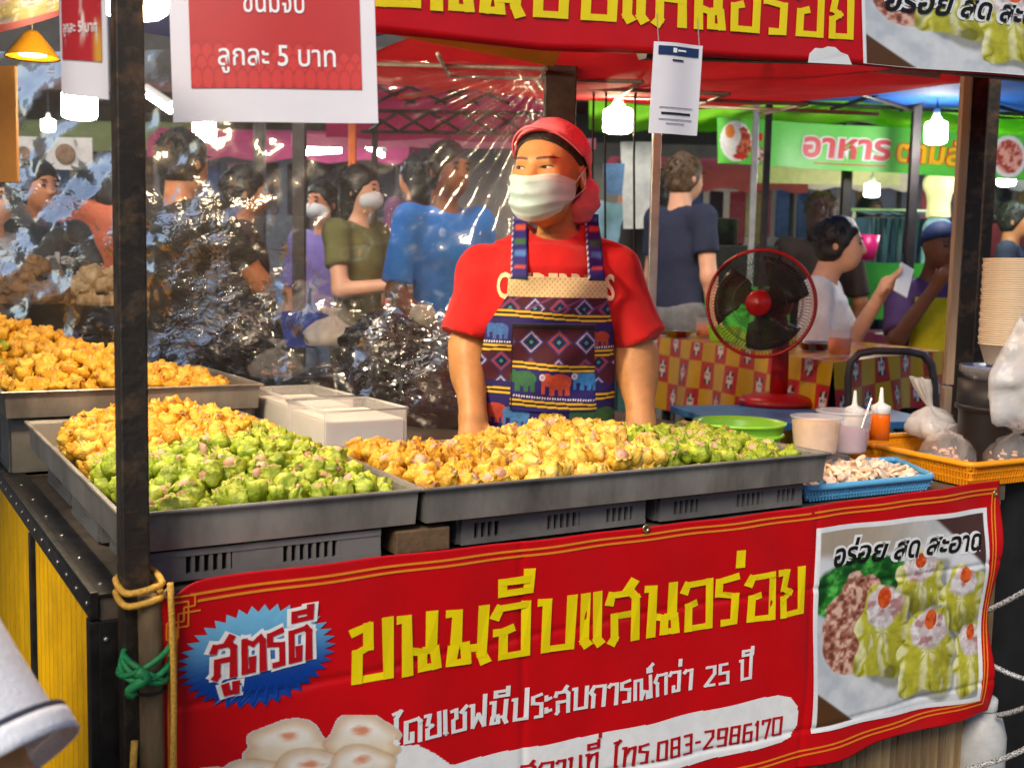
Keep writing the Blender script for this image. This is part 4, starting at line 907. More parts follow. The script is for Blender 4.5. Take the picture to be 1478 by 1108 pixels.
for s, a in ((1, .995), (-1, .005)):
    for b, zz in ((.95, .012), (.06, -.034)):
        p0 = maskP(np.array([[a]]), np.array([[b]]))[0, 0]; p1 = hw((.083 * s, .022, zz)); MB().tube([p0, (p0 + p1) / 2 + (0, -.004, 0), p1], .0012, 6).build('ear_loop', M_wprint, mk_, True)
# ---- cap and hair
cn = np.array([0, .60, .80]); cn /= np.linalg.norm(cn)
def cranium(p, g_): return smin(ell(p, (0, .016, .030), (.078 + g_, .097 + g_, .086 + g_)), ell(p, (0, .0, -.02), (.070 + g_, .08 + g_, .07)), .02)
def capf(P):
    p = hl(P); d = cranium(p, .011); puff = ell(p, (.030, .074, -.056), (.062, .056, .066)); cut = -((p - np.array([0, -.070, .094])) @ cn + .10 * p[:, 0] ** 2 * 6); d = smin(np.maximum(d, cut), np.maximum(puff, .022 - p[:, 1]), .016)
    d = d + .006 * (fbm(P, 38, 4, 2) - .5) + .0022 * np.sin(p[:, 2] * 150 + 9 * fbm(P, 14, 7, 2)) * sst(.03, -.02, p[:, 2]) * (p[:, 1] > 0)
    inner = cranium(p, .005)
    return np.maximum(d, -inner)
cap_o = sdfobj('cap', capf, HC - .19, HC + .20, .0042, M_cap, vend)
def hairf(P):
    p = hl(P); d = cranium(p, .004) + .004 * (fbm(P, 60, 6, 2) - .5); cut = -((p - np.array([0, -.082, .080])) @ cn + .10 * p[:, 0] ** 2 * 6); return np.maximum(np.maximum(d, cut), -p[:, 2] - .035)
sdfobj('hair', hairf, HC - .16, HC + .17, .0046, M_hair, vend)
bp = []; 
for w in np.radians(np.linspace(-78, 78, 27)):
    x = .088 * math.sin(w); t_ = -.098 * math.cos(w) + .016
    z = .094 - ((t_ + .070) * cn[1] + .6 * x * x) / cn[2]
    bp.append((x, t_, z))
bp = np.array(bp); out = bp * np.array([1.03, 1.0, 1]) + np.stack([np.zeros(27), -.011 * np.cos(np.linspace(-1.5, 1.5, 27)), -.004 * np.ones(27)], 1)
G_ = np.stack([bp, (bp + out) / 2 + (0, 0, .002), out], 0); br = MB().grid(hw(G_.reshape(-1, 3)).reshape(G_.shape)).build('cap_brim', M_cap, cap_o, True); sol = br.modifiers.new('thick', 'SOLIDIFY'); sol.thickness = .004
# ---- apron
def eleph(x, y, cx, cy, s, fl=1):
    u, v = (x - cx) / s * fl, (cy - y) / s
    e = lambda a, b, c, d: ((u - a) / c) ** 2 + ((v - b) / d) ** 2 < 1
    return e(.1, .1, .95, .62) | e(-.85, .25, .45, .5) | ((np.abs(u + 1.15) < .14) & (v < .2) & (v > -.85)) | ((np.abs(u + .45) < .2) & (v < .1) & (v > -.95)) | ((np.abs(u - .2) < .17) & (v < 0) & (v > -.95)) | ((np.abs(u - .75) < .2) & (v < .1) & (v > -.95))
def apron_col(x, y):
    nz = n2(x, y, .35, 2); c = np.ones(x.shape + (3,)) * lin(34, 26, 96); mar = np.ones_like(c) * lin(70, 18, 40)
    ylow = lambda y0: y - y0 - 3 * np.sin((x - 790) / 40)
    def diamonds(c, y0, y1, ph, sz=20):
        band = (y > y0) & (y < y1); u = ((x + ph) / sz) % 2 - 1; v = ((y - y0) / sz) % 2 - 1; d = np.abs(u) + np.abs(v); k = np.floor((x + ph) / sz / 2) + np.floor((y - y0) / sz / 2)
        d2 = mixc(mar, lin(34, 60, 130), (d < .95).astype(float)); d2 = mixc(d2, lin(176, 160, 190), ((d < .8) & (d > .62) & (k % 2 == 0)).astype(float)); d2 = mixc(d2, lin(170, 60, 44), ((d < .8) & (d > .6) & (k % 2 == 1)).astype(float))
        d2 = mixc(d2, lin(24, 30, 60), ((d < .45)).astype(float)); d2 = mixc(d2, lin(60, 150, 160), (d < .18).astype(float)); return mixc(c, d2, band.astype(float))
    def ylines(c, y0, sel=True):
        d = ylow(y0); c = mixc(c, lin(36, 20, 30), ((np.abs(d) < 5.5) & sel).astype(float)); return mixc(c, lin(226, 186, 60), (((np.abs(d - 3) < 1.5) | (np.abs(d + 3) < 1.5)) & sel).astype(float))
    def dots(c, y0, sel=True):
        d = ylow(y0); return mixc(c, lin(226, 226, 236), ((((x * .28) % 1 - .5) ** 2 / .09 + (d / 1.7) ** 2 < 1) & sel).astype(float))
    pocket = (x > 741 - (y - 470) * .02) & (x < 854 + (y - 470) * .05) & (y > 464) & (y < 585)
    c = diamonds(c, 426, 456, -6, 17)
    c = mixc(c, lin(120, 60, 120), ((np.abs(((x * .5 + y) % 22) - 11) < 1.6) & (y < 448)).astype(float) * .8)
    side = ~pocket
    c = mixc(c, lin(36, 30, 104), ((y > 458) & (y < 492)).astype(float)); c = diamonds(c, 500, 545, 5, 17)
    c = mixc(c, lin(36, 30, 104), ((y > 566)).astype(float))
    for cx, cy, s, col in ((722, 474, 13, lin(60, 110, 180)), (864, 482, 12, lin(176, 72, 44)), (718, 588, 17, lin(196, 72, 40)), (872, 590, 15, lin(60, 110, 60)), (750, 592, 16, lin(70, 130, 190)), (800, 598, 16, lin(226, 190, 50)), (842, 592, 15, lin(60, 120, 70)), (725, 640, 16, lin(60, 120, 170)), (790, 645, 16, lin(196, 72, 40)), (850, 642, 16, lin(226, 190, 50))):
        c = mixc(c, col, eleph(x, y, cx, cy, s).astype(float) * (.75 + .25 * (nz > .5)))
    c = dots(c, 493, side); c = ylines(c, 501, side); c = ylines(c, 561, side); c = ylines(c, 453)
    p = np.ones_like(c) * lin(36, 30, 112); p = diamonds(p, 470, 520, 12, 19); p = mixc(p, lin(36, 30, 112), (y > 520).astype(float))
    for cx, cy, s, col in ((757, 541, 17, lin(48, 110, 60)), (805, 545, 18, lin(206, 84, 46)), (846, 541, 15, lin(50, 140, 210))): p = mixc(p, col, eleph(x, y, cx, cy, s).astype(float) * (.8 + .2 * (nz > .5)))
    for cx, cy in ((783, 537), (828, 536)): r_ = np.hypot(x - cx, y - cy); p = mixc(p, lin(210, 206, 226), ((r_ < 4.5) & (r_ > 1.8) | (r_ < 1)).astype(float))
    p = dots(p, 566); p = ylines(p, 523); p = ylines(p, 575); p = mixc(p, lin(20, 14, 26), (y < 471).astype(float))  # dark strip along the pocket top is painted shade
    c = mixc(c, p, pocket.astype(float)); c = mixc(c, lin(14, 10, 20), ((np.abs(x - 741) < .9) & (y > 466) & (y < 585)).astype(float))
    band = (y < 427) ; lace = .5 + .5 * np.sin(x * .9) * np.sin(y * .8); c = mixc(c, mixc(np.ones_like(c) * lin(228, 206, 158), lin(190, 160, 110), sst(.55, .95, lace)), band.astype(float)); return c
def apron_surf(X, Z, off):
    r_ = np.asarray(trows); rx_ = np.interp(Z, r_[:, 0], r_[:, 3]) + .016; ry_ = np.interp(Z, r_[:, 0], r_[:, 4]) + off
    ry_ = np.maximum(ry_, .118 + off * .2); k = np.clip((X - WX) / rx_, -.985, .985); Y = WY - ry_ * np.sqrt(1 - k * k)
    return Y
def apronP(a, b, off=.023):
    py = 700 + (400 - 700) * b; l = np.interp(py, [400, 428, 470, 520, 610, 700], [734, 732, 704, 696, 694, 692]); r_ = np.interp(py, [400, 428, 470, 520, 610, 700], [871, 872, 882, 886, 889, 892]); px = l + (r_ - l) * a
    X = WX + (px - 790) / WK; Z = wz(430) + (430 - py) / WK; Y = apron_surf(X, Z, off) - .007 * np.sin((px - 700) / 17. + py / 60.) * sst(430, 560, py) - .004 * np.sin((px * .7 + py) / 13.)
    pk = ((px > 741) & (px < 856) & (py > 464) & (py < 585)); Y = Y - .004 * pk - .006 * pk * np.exp(-((py - 466) / 8) ** 2); return np.stack([X, Y, Z], -1), px, py
ap = raster('apron', lambda a, b: apronP(a, b)[0], 190, 290, lambda a, b: apron_col(*apronP(a, b)[1:]), M_apron, vend, True); sol = ap.modifiers.new('thick', 'SOLIDIFY'); sol.thickness = .003
def strap(px0, px1, pt0, pt1):
    n = 24; m_ = 8; G_ = np.zeros((n, m_, 3)); C_ = np.zeros((n, m_, 3))
    for i, t in enumerate(np.linspace(0, 1, n)):
        py = 404 + (308 - 404) * t
        for j, s in enumerate(np.linspace(0, 1, m_)):
            px = (px0 + (px1 - px0) * s) * (1 - t) + (pt0 + (pt1 - pt0) * s) * t
            X = WX + (px - 790) / WK; Z = wz(430) + (430 - py) / WK
            G_[i, j] = (X, 0, Z)
            c = lin(40, 34, 120); k = (t * 5.2 + .3) % 1
            if k < .42: c = (lin(52, 100, 60), lin(190, 78, 44), lin(70, 120, 190))[int(t * 5.2 + .3) % 3] if .2 < s < .95 else c
            if s < .13: c = lin(220, 220, 230) if (i % 2) else lin(40, 34, 110)
            C_[i, j] = c
    o = np.stack([G_[..., 0].ravel(), np.full(n * m_, WY - .22), G_[..., 2].ravel()], 1); q = march(shirtf, o, np.array([0, 1., 0]), 30); q[:, 1] -= .006
    q = q.reshape(n, m_, 3); q[..., 1] = np.minimum(q[..., 1], np.maximum.accumulate(np.minimum(q[..., 1], WY + .04), 0)); q[:3, :, 1] = np.minimum(q[:3, :, 1], apron_surf(q[:3, :, 0], q[:3, :, 2], .023) - .002)
    for i in range(1, n): q[i, :, 1] = np.clip(q[i, :, 1], q[i - 1, :, 1] - .004, q[i - 1, :, 1] + .012)
    s_ = MB().grid(q).build('apron_strap', M_apron, ap, True, col=C_.reshape(-1, 3)); so = s_.modifiers.new('thick', 'SOLIDIFY'); so.thickness = .002
strap(737, 760, 738, 758); strap(843, 867, 841, 862)
# lettering on the shirt
v, f_ = textmesh('CINDERPOLS', 1., .022); w = v[:, 0].max(); px = 717 + (883 - 717) * v[:, 0] / w; py = 430 - 50 * v[:, 1]
o_ = np.stack([WX + (px - 790) / WK, np.full(len(px), WY - .22), wz(430) + (430 - py) / WK], 1); q = march(shirtf, o_, np.array([0, 1., 0]), 30); q[:, 1] -= .0035
mk('shirt_lettering', q, f_, mat('shirt_print', lin(236, 214, 170), .7, var=.05), shirt)
# ================================================================== RIGHT END OF THE COUNTER
rg = random.Random(5)
def noisy(v, amp, sc, seed=0):
    v = np.asarray(v, float); c = v.mean(0); d = v - c; d /= np.linalg.norm(d, axis=1)[:, None] + 1e-9
    return v + d * (amp * (fbm(v, sc, seed, 3) - .5) * 2)[:, None]
M_post = mat('post_wood', (.30, .22, .15), .7, var=.25, vs=6, bump=.2, bs=60, stretch=(4, 4, .5))
def upright(px, py, Y, w, d, z0, z1, m, label, name='post', yaw=0, cat='post', group=None):
    p = at(px, py, Y); o = MB().box((p[0], Y, (z0 + z1) / 2), (w, d, z1 - z0), rz(yaw)).build(name, m, bevel=.002); return tag(o, label, cat, group)
upright(1404, 245, 3.05, .044, .04, 0, 2.6, M_steel, 'thick dark steel post to the right of the fan')
pl = thing('wooden_post', (*at(1385, 245, 3.0)[:2], 0), 'pale wooden upright fixed to the left face of the thick steel post', 'post')
for z0, z1, dx in ((0, .98, .0), (.985, 2.6, .003)): MB().box((at(1385, 245, 3.0)[0] + dx, 3.0, (z0 + z1) / 2), (.021, .028, z1 - z0)).build('plank', M_post, pl, bevel=.002)
upright(1427, 245, 3.6, .034, .034, .0, 2.6, M_steel, 'thinner dark post just right of the thick steel post')
# plastic baskets
def basket(c4, z0, z1, m, label, name='plastic_basket', bar=.0095, inset=.93):
    c4 = [np.asarray(c, float) for c in c4]; ctr = sum(c4) / 4; o = thing(name, (*ctr[:2], z0), label, 'basket', 'plastic baskets'); top = [np.array([*c[:2], z1]) for c in c4]; bot = [np.array([*(ctr + (c - ctr) * inset)[:2], z0]) for c in c4]
    mb = MB()
    for i in range(4):
        a, b, c, d = top[i], top[(i + 1) % 4], bot[i], bot[(i + 1) % 4]; L = np.linalg.norm(b - a); n = int(L / bar)
        for k in range(1, n):
            t = k / n; mb.tube([a + (b - a) * t, c + (d - c) * t],   .0034, 4, caps=False)
        for h in (.38, .70): mb.tube([a + (c - a) * h, b + (d - b) * h], .0028, 4)
    mb.build('lattice_wall', m, o)
    mb = MB(); rp = []
    for i in range(4):
        a, b = top[i], top[(i + 1) % 4]; u_ = (b - a) / np.linalg.norm(b - a); rp += [a + u_ * .02, a + (b - a) * .5, b - u_ * .02, b - u_ * .006 + (top[(i + 2) % 4] - b) / np.linalg.norm(top[(i + 2) % 4] - b) * .006]
    mb.tube(rp, .0075, 8, closed=True); mb.build('rim', m, o, True)
    mb = MB(); mb.add(bot, [(0, 1, 2, 3)]); mb.add([b + np.array([0, 0, .003]) for b in bot], [(0, 1, 2, 3)]); mb.build('floor', m, o)
    mb = MB(); sk = [ctr + (t - ctr) * 1.0 for t in top]
    for i in range(4): a, b = top[i], top[(i + 1) % 4]; c, d = bot[i], bot[(i + 1) % 4]; mb.add([a + (c - a) * .02, b + (d - b) * .02, b + (d - b) * .24, a + (c - a) * .24], [(0, 1, 2, 3)])
    mb.build('rim_band', m, o); return o
M_blue = mat('blue_plastic', lin(96, 176, 220), .4, var=.05); M_oran = mat('orange_plastic', lin(244, 158, 20), .4, var=.05)
bb = [S(1.386, .075, 0), S(1.775, .055, 0), S(1.90, .27, 0), S(1.50, .31, 0)]; basket(bb, TZ + .004, .818, M_blue, 'light blue lattice basket of cooked pork slices behind the banner')
oz = .842; oL, oF, oB = atz(1216, 634, oz), atz(1402, 672, oz), atz(1398, 621, oz); oR = oF + oB - oL
basket([oL, oF, oR, oB], TZ + .004, oz, M_oran, 'orange lattice basket holding tied bags at the right edge')
M_meat = mat('pork_slice', lin(240, 218, 190), .4, var=.2, vs=70, col2=lin(232, 160, 110), ramp=(.5, .66))
ms = []
for s in range(4):
    P = np.zeros((3, 12, 3)); 
    for i, (k, z) in enumerate(((.95, -.003), (1.05, .001), (.9, .004))):
        for j in range(12): w = 2 * math.pi * j / 12; r_ = (1 + .25 * math.cos(2 * w + s) + .15 * math.sin(3 * w + 2 * s)) * k; P[i, j] = (.021 * r_ * math.cos(w), .011 * r_ * math.sin(w), z + .005 * math.cos(w + s))
    mb = MB(); mb.grid(P, wrap=True); mb.add(P[0], [tuple(range(12))[::-1]]); mb.add(P[2], [tuple(range(12))]); ms.append(me_of('pork_slice', (np.concatenate(mb.v), mb.f), M_meat))
for i in range(130):
    a, b = rg.uniform(.08, .92), rg.uniform(.16, .88); p = (bb[0] * (1 - a) + bb[1] * a) * (1 - b) + (bb[3] * (1 - a) + bb[2] * a) * b
    o = bpy.data.objects.new('pork_slice', rg.choice(ms)); COL.objects.link(o); h = .800 + .030 * math.sin(math.pi * a) * math.sin(math.pi * b) + rg.uniform(-.006, .012)
    o.location = (p[0], p[1], h); o.rotation_euler = (rg.uniform(-.7, .7), rg.uniform(-.7, .7), rg.uniform(0, 6.28)); tag(o, 'pale cooked pork slice heaped in the light blue basket', 'pork slice', 'pork slices in the blue basket')
# thin plastic bags
def film_mat(name, col, alpha, rough=.18, bump=.5, bs=45):
    if name in MATS: return MATS[name]
    m = mat(name, col, rough, var=.05, alpha=alpha, bump=bump, bs=bs, spec=.7); return m
M_bag = film_mat('white_bag', (.80, .79, .76), .62); M_cbag = film_mat('clear_bag', (.85, .83, .80), .17, .12, .6, 30); M_kbag = mat('black_bag', (.012, .012, .012), .22, var=.2, bump=1.0, bs=22, spec=.7)
def bag(p, r, h, neck, m, label, tail=.05, seed=0, lean=(0, 0), cat='bag', group=None, content=None, parts=None):
    n = 28; rows = []
    prof = [(.05, 0), (.55, .01), (.88, .08), (1., .25), (.97, .45), (.80, .66), (.45, .84), (.16, .96), (.10, 1.0), (.16, 1.0 + tail * .3 / h), (.30, 1.0 + tail * .7 / h), (.36, 1.0 + tail / h)]
    for k, (q, t) in enumerate(prof):
        row = []
        for j in range(n):
            w = 2 * math.pi * j / n; g_ = 1 + .10 * math.cos(3 * w + seed) + .07 * math.sin(5 * w + 2 * seed) + (.35 * math.cos(7 * w + seed) if t > .8 else .0)
            row.append((p[0] + r * q * g_ * math.cos(w) + lean[0] * t * t, p[1] + r * q * g_ * math.sin(w) + lean[1] * t * t, p[2] + h * t + (.02 * h * math.sin(4 * w + seed) if 0 < k < 11 else 0)))
        rows.append(row)
    P = np.array(rows); P = P + (vnoise(P, 55 / (1 + r * 4), seed)[..., None] - .5) * np.array([1, 1, .6]) * r * .28
    o = thing('plastic_bag', p, label, cat, group); MB().grid(P, wrap=True).build('bag_film', m, o, True)
    if content:
        mb = MB(); rr = random.Random(seed)
        for i in range(content[1]):
            a, b, c = rr.uniform(0, 6.28), math.sqrt(rr.random()) * .72, rr.uniform(.10, .55); s_ = r * rr.uniform(.16, .26); v = np.array(DV[i % 7][1][0]) * s_ * .9; v[:, 2] -= s_ * .7
            mb.add(v + np.array([p[0] + r * b * math.cos(a), p[1] + r * b * math.sin(a), p[2] + h * c]), DV[i % 7][1][1])
        q = mb.build('content', content[0], o, True); q['kind'] = 'stuff'
    return o
oc = (oL + oR) / 2
M_pinky = mat('pink_filling', lin(216, 160, 120), .5, var=.25, vs=40)
for i, (a, b, r, lab) in enumerate(((.62, .22, .068, 'clear bag of chopped pork in the middle of the orange basket'), (.85, .45, .07, 'clear bag of pork nearest the front corner of the orange basket'), (.55, .62, .068, 'clear bag of pork behind the middle one in the orange basket'), (.80, .90, .07, 'clear bag of pork at the right frame edge in the orange basket'), (.40, .95, .068, 'clear bag of pork at the far back of the orange basket'))):
    p = oL + a * (oF - oL) + b * (oB - oL); bag((p[0], p[1], TZ + .012), r, .105, .02, M_cbag, lab, .015, 31 + i, (.02 * (i - 1), -.02), group='bags in the orange basket', content=(M_pinky, 48))
M_rice = mat('white_content', (.75, .73, .70), .6, var=.1)
for i, (px, py, Y, r, h, lab) in enumerate(((1345, 632, 2.95, .068, .085, 'tied white plastic bag lying nearest the trolley handle'), (1412, 632, 2.98, .062, .085, 'tied white plastic bag lying below the stack of bowls'))):
    p = at(px, py, Y); bag((p[0], p[1], p[2]), r, h, .02, M_bag, lab, .075, 12 + i, (-.012 + .05 * i, 0), group='tied white bags', content=(M_rice, 12))
# a shelf box behind the baskets for the things above the counter
upsh = MB().box((at(1390, 650, 3.02)[0], 3.05, .40), (.62, .34, .80)).build('cool_box', mat('dark_cool_box', (.05, .07, .10), .5, var=.2), bevel=.01); tag(upsh, 'dark blue box behind the baskets carrying the white bags', 'box')
# hanging carrier bag
p = at(1470, 560, 2.60); hb = thing('carrier_bag', p, 'thin white carrier bag hanging half empty at the right frame edge', 'bag'); nn = 26; rows = []
for t in np.linspace(0, 1, 26):
    row = []
    for j in range(nn):
        w = 2 * math.pi * j / nn; q = np.interp(t, [0, .1, .5, .75, 1], [.02, .75, .9, .55, .22]) * (1 + .18 * math.cos(5 * w + 4 * t)); row.append((p[0] + .085 * q * math.cos(w) + .02 * t, p[1] + .05 * q * math.sin(w), p[2] - .10 + .27 * t + .01 * math.sin(3 * w)))
    rows.append(row)
P = np.array(rows); P = P + (vnoise(P, 30, 3)[..., None] - .5) * .022; MB().grid(P, wrap=True).build('bag_film', film_mat('carrier_film', (.80, .79, .78), .42, .2, .5, 35), hb, True)
MB().tube([P[-1].mean(0), P[-1].mean(0) + (.03, .02, .10)], .006, 8).build('handle', M_bag, hb, True)
# stack of paper bowls on a blue lid
M_bowl = mat('kraft_bowl', lin(226, 204, 172), .6, var=.04)
p0 = at(1456, 530, 2.78); n_b = 40; z_top = at(1456, 376, 2.78)[2]; pit = (z_top - p0[2] - .05) / n_b
bowl = MB().lathe([(.0, .001), (.052, .0), (.056, .004), (.0715, .052), (.0750, .0525), (.0755, .0560), (.0720, .0562), (.054, .006), (0, .004)], (0, 0, 0), 30); bme = me_of('paper_bowl', (np.concatenate(bowl.v), bowl.f), M_bowl)
for i in range(n_b):
    o = bpy.data.objects.new('paper_bowl', bme); COL.objects.link(o); o.location = (p0[0] + .0012 * math.sin(i * 1.7), p0[1] + .001 * math.cos(i * 2.3), p0[2] + .004 + i * pit)
    tag(o, 'cream paper bowl in the tall stack by the right edge' if i < n_b - 1 else 'topmost cream paper bowl of the tall stack by the right edge', 'bowl', 'stacked paper bowls')
stand = thing('blue_tray', (p0[0], p0[1], p0[2] - .02), 'dark blue dish wrapped in plastic under the stack of bowls', 'tray')
MB().lathe([(.0, -.03), (.07, -.03), (.105, -.004), (.112, .0), (.105, .003), (.0, .002)], p0, 32).build('dish', mat('navy_plastic', lin(40, 66, 120), .3, var=.1), stand, True)
v = np.concatenate(MB().lathe([(.10, .001), (.116, .004), (.118, -.012), (.10, -.03)], p0, 40).v); lt = MB().lathe([(.10, .001), (.116, .004), (.118, -.012), (.10, -.03)], p0, 40); mk('wrap', noisy(v, .008, 60), lt.f[:-2], M_cbag, stand, True)
pd = thing('plastic_drum', (p0[0], p0[1], 0), 'tall black bucket standing under the stack of paper bowls', 'bucket')
MB().lathe([(.095, 0), (.10, .02), (.112, p0[2] - .12), (.118, p0[2] - .09), (.118, p0[2] - .033), (.10, p0[2] - .032)], (p0[0], p0[1], 0), 28).build('body', mat('black_plastic', (.015, .015, .016), .45, var=.2), pd, True)
MB().lathe([(.112, 0), (.122, .004), (.122, .014), (.112, .018)], (p0[0], p0[1], p0[2] - .11), 28).build('hoop', mat('black_plastic'), pd, True)
# green basin, tubs, bottles
M_lime = mat('lime_plastic', lin(150, 220, 60), .35, var=.05, sss=.05)
c = S(1.515, .42, 0); zb = .915
gb = thing('green_basin', (c[0], c[1], TZ), 'lime green round plastic basin behind the right end of the wide tray', 'basin')
MB().lathe([(0, .0), (.075, 0), (.085, .006), (.100, .10), (.108, .123), (.112, .125), (.112, .130), (.104, .131), (.096, .118), (.082, .012), (0, .008)], (c[0], c[1], zb - .131), 40).build('bowl', M_lime, gb, True)
MB().lathe([(.1005, 0), (.107, .002), (.107, .008), (.101, .010)], (c[0], c[1], zb - .036), 40).build('ridge', M_lime, gb, True)
MB().box((c[0], c[1], TZ + (zb - .131 - TZ) / 2 - .0005), (.14, .14, zb - .131 - TZ - .001), RS).build('wood_riser', M_cw)
tag(bpy.data.objects['wood_riser'], 'small wooden riser under the lime green basin', 'block')
M_tub = mat('tub_plastic', (.85, .85, .86), .15, var=0, alpha=.32, spec=.7)
def tub(px, py, Y, r, h, fill, fc, label):
    p = at(px, py, Y); o = thing('plastic_tub', p, label, 'tub', 'clear tubs on the counter')
    MB().lathe([(0, 0), (r * .82, 0), (r * .84, .004), (r * .98, h - .006), (r * 1.03, h - .004), (r * 1.03, h), (r * .96, h)], p, 32).build('tub_wall', M_tub, o, True)
    MB().lathe([(0, .003), (r * .80, .003), (r * .82, .006), (r * (.82 + .14 * fill), h * fill - .004), (r * (.78 + .14 * fill), h * fill), (0, h * fill + .006)], p, 32).build('content', mat('tub_' + label.split()[1], fc, .5, var=.15, vs=50, bump=.3, bs=120), o, True)
tub(1176, 652, 2.56, .058, .085, .86, lin(236, 196, 150), 'clear peach filled tub in front of the bottles, beside the green basin')
tub(1216, 650, 2.66, .066, .098, .55, lin(196, 160, 170), 'clear mauve filled tub holding a steel spoon')
MB().tube([at(1236, 640, 2.66), at(1258, 575, 2.70)], [.004, .003], 8).build('spoon', M_riv); tag(bpy.data.objects['spoon'], 'steel spoon leaning in the mauve filled tub', 'spoon')
def bottle(px, py, Y, fc, label):
    p = at(px, py, Y); o = thing('squeeze_bottle', p, label, 'bottle', 'squeeze bottles'); r = .024
    MB().lathe([(0, 0), (r, 0), (r, .048), (r * .98, .060), (r * .9, .064), (0, .064)], p, 22).build('sauce', mat('sauce_' + label.split()[0], fc, .3, var=.05), o, True)
    MB().lathe([(r * .9, .0642), (r * 1.0, .066), (r * 1.0, .080), (r * .95, .084), (r * .4, .09), (.0065, .094), (.0035, .128), (.0, .13)], p, 22).build('nozzle_cap', mat('cap_white', (.8, .79, .75), .4, var=.04), o, True)
bottle(1269, 634, 2.72, lin(244, 110, 8), 'orange sauce squeeze bottle with white nozzle behind the baskets'); bottle(1231, 636, 2.80, lin(226, 214, 200), 'whitish squeeze bottle with white nozzle standing behind the tubs')
# side table with a blue sheet, the fan and the trolley handle
M_bsh = mat('blue_board', lin(60, 130, 190), .4, var=.06); zt2 = at(1160, 592, 3.55)[2] - .004
st = thing('side_table', (.85, 3.5, 0), 'low side table with a bright blue board behind the trays', 'table')
MB().box((.93, 3.52, zt2 - .012), (.72, .46, .022), rz(14)).build('board', M_bsh, st, bevel=.003)
for dx, dy in ((-.3, -.2), (.3, -.2), (-.3, .2), (.3, .2)):
    q = rz(14) @ np.array([dx, dy, 0]); MB().box((.93 + q[0], 3.52 + q[1], (zt2 - .024) / 2), (.035, .035, zt2 - .024)).build('leg', M_black, st)
M_fr = mat('fan_red', lin(164, 14, 18), .35, var=.05); M_fk = mat('fan_blade', (.03, .028, .026), .35, var=.1, alpha=.82); M_fc = mat('fan_cage_wire', (.06, .055, .05), .4, .3, var=.1)
fy = 3.55; fc_ = at(1098, 438, fy); colx = at(1145, 500, fy)[0]; fb_ = np.array([colx, fy + .17, zt2]); fan = thing('electric_fan', fb_, 'red electric table fan with black blades beside the vendor', 'fan')
ax = np.array([math.sin(math.radians(-20)), -math.cos(math.radians(-20)), .03]); ax /= np.linalg.norm(ax); fx = np.cross(np.array([0, 0, 1.]), ax); fx /= np.linalg.norm(fx); fz = np.cross(ax, fx); FR = np.stack([fx, fz, ax], 1); RF = .170
MB().lathe([(.13, 0), (.135, .012), (.12, .03), (.05, .042), (0, .044)], fb_, 36, sy=.85).build('base', M_fr, fan, True)
MB().tube([fb_ + (0, 0, .03), fb_ + (0, 0, .14), np.array([colx, fb_[1], fc_[2] - .09]), np.array([colx - .01, fb_[1], fc_[2] - .02])], [.030, .030, .027, .024], 18).build('column', M_fr, fan, True)
MB().tube([np.array([colx - .01, fb_[1], fc_[2] - .03]), np.array([colx - .012, fb_[1] - .02, fc_[2]]), fc_ - ax * .08], [.035, .05, .05], 18).build('motor', mat('fan_motor', lin(120, 16, 18), .4, var=.05), fan, True)
mb = MB(); mb.tube([fc_ + RF * (fx * math.cos(w) + fz * math.sin(w)) for w in np.linspace(0, 2 * math.pi, 61)[:-1]], .0062, 8, closed=True); ring_o = mb.build('cage_ring', M_fr, fan, True)
for nm, dep in (('front_cage', .045), ('rear_cage', -.06)):
    mb = MB()
    for k in range(88):
        w = 2 * math.pi * k / 88; tw = .35 if dep > 0 else -.2
        mb.tube([fc_ + ax * (dep * (1 - (q / RF) ** 2.2)) + q * (fx * math.cos(w + tw * (1 - q / RF)) + fz * math.sin(w + tw * (1 - q / RF))) for q in (.038, .08, .12, .15, RF - .001)], .0008, 4, caps=False)
    for q in (.085, .13): mb.tube([fc_ + ax * (dep * (1 - (q / RF) ** 2.2)) + q * (fx * math.cos(w) + fz * math.sin(w)) for w in np.linspace(0, 2 * math.pi, 49)[:-1]], .0011, 5, closed=True)
    o = mb.build(nm, M_fc, ring_o); o['kind'] = 'stuff'
MB().lathe([(.0, .0), (.040, .0), (.042, .008), (.036, .016), (.0, .020)], fc_ + ax * .040, 28, FR).build('hub_badge', M_fr, ring_o, True)
bhub = MB().lathe([(.030, -.05), (.034, -.02), (.030, .012), (0, .014)], fc_, 24, FR).build('blade_hub', M_fr, fan, True)
for k in range(3):
    P = np.zeros((9, 9, 3))
    for i, q in enumerate(np.linspace(.03, .150, 9)):
        for j, t in enumerate(np.linspace(-.5, .5, 9)):
            w = 2 * math.pi * k / 3 + .5 + t * (1.35 if q > .06 else 1.0) + .4 * (q - .03) / .12; P[i, j] = fc_ + q * (fx * math.cos(w) + fz * math.sin(w)) + ax * (.020 * t * 2 * (.6 + q * 3) - .01)
    o = MB().grid(P).build('blade', M_fk, bhub, True); so = o.modifiers.new('thick', 'SOLIDIFY'); so.thickness = .0015
M_tub_ = mat('grey_tube', (.10, .095, .09), .4, .5, var=.2)
pts = [at(x, y, 3.28) for x, y in ((1226, 700), (1224, 600), (1224, 545), (1228, 522), (1240, 510), (1262, 506), (1310, 507), (1332, 512), (1344, 526), (1348, 550), (1351, 600), (1353, 700))]
MB().tube(pts, .0115, 10).build('trolley', M_tub_, smooth=True); tag(bpy.data.objects['trolley'], 'bent grey steel tube handle of a trolley before the tablecloth', 'trolley')
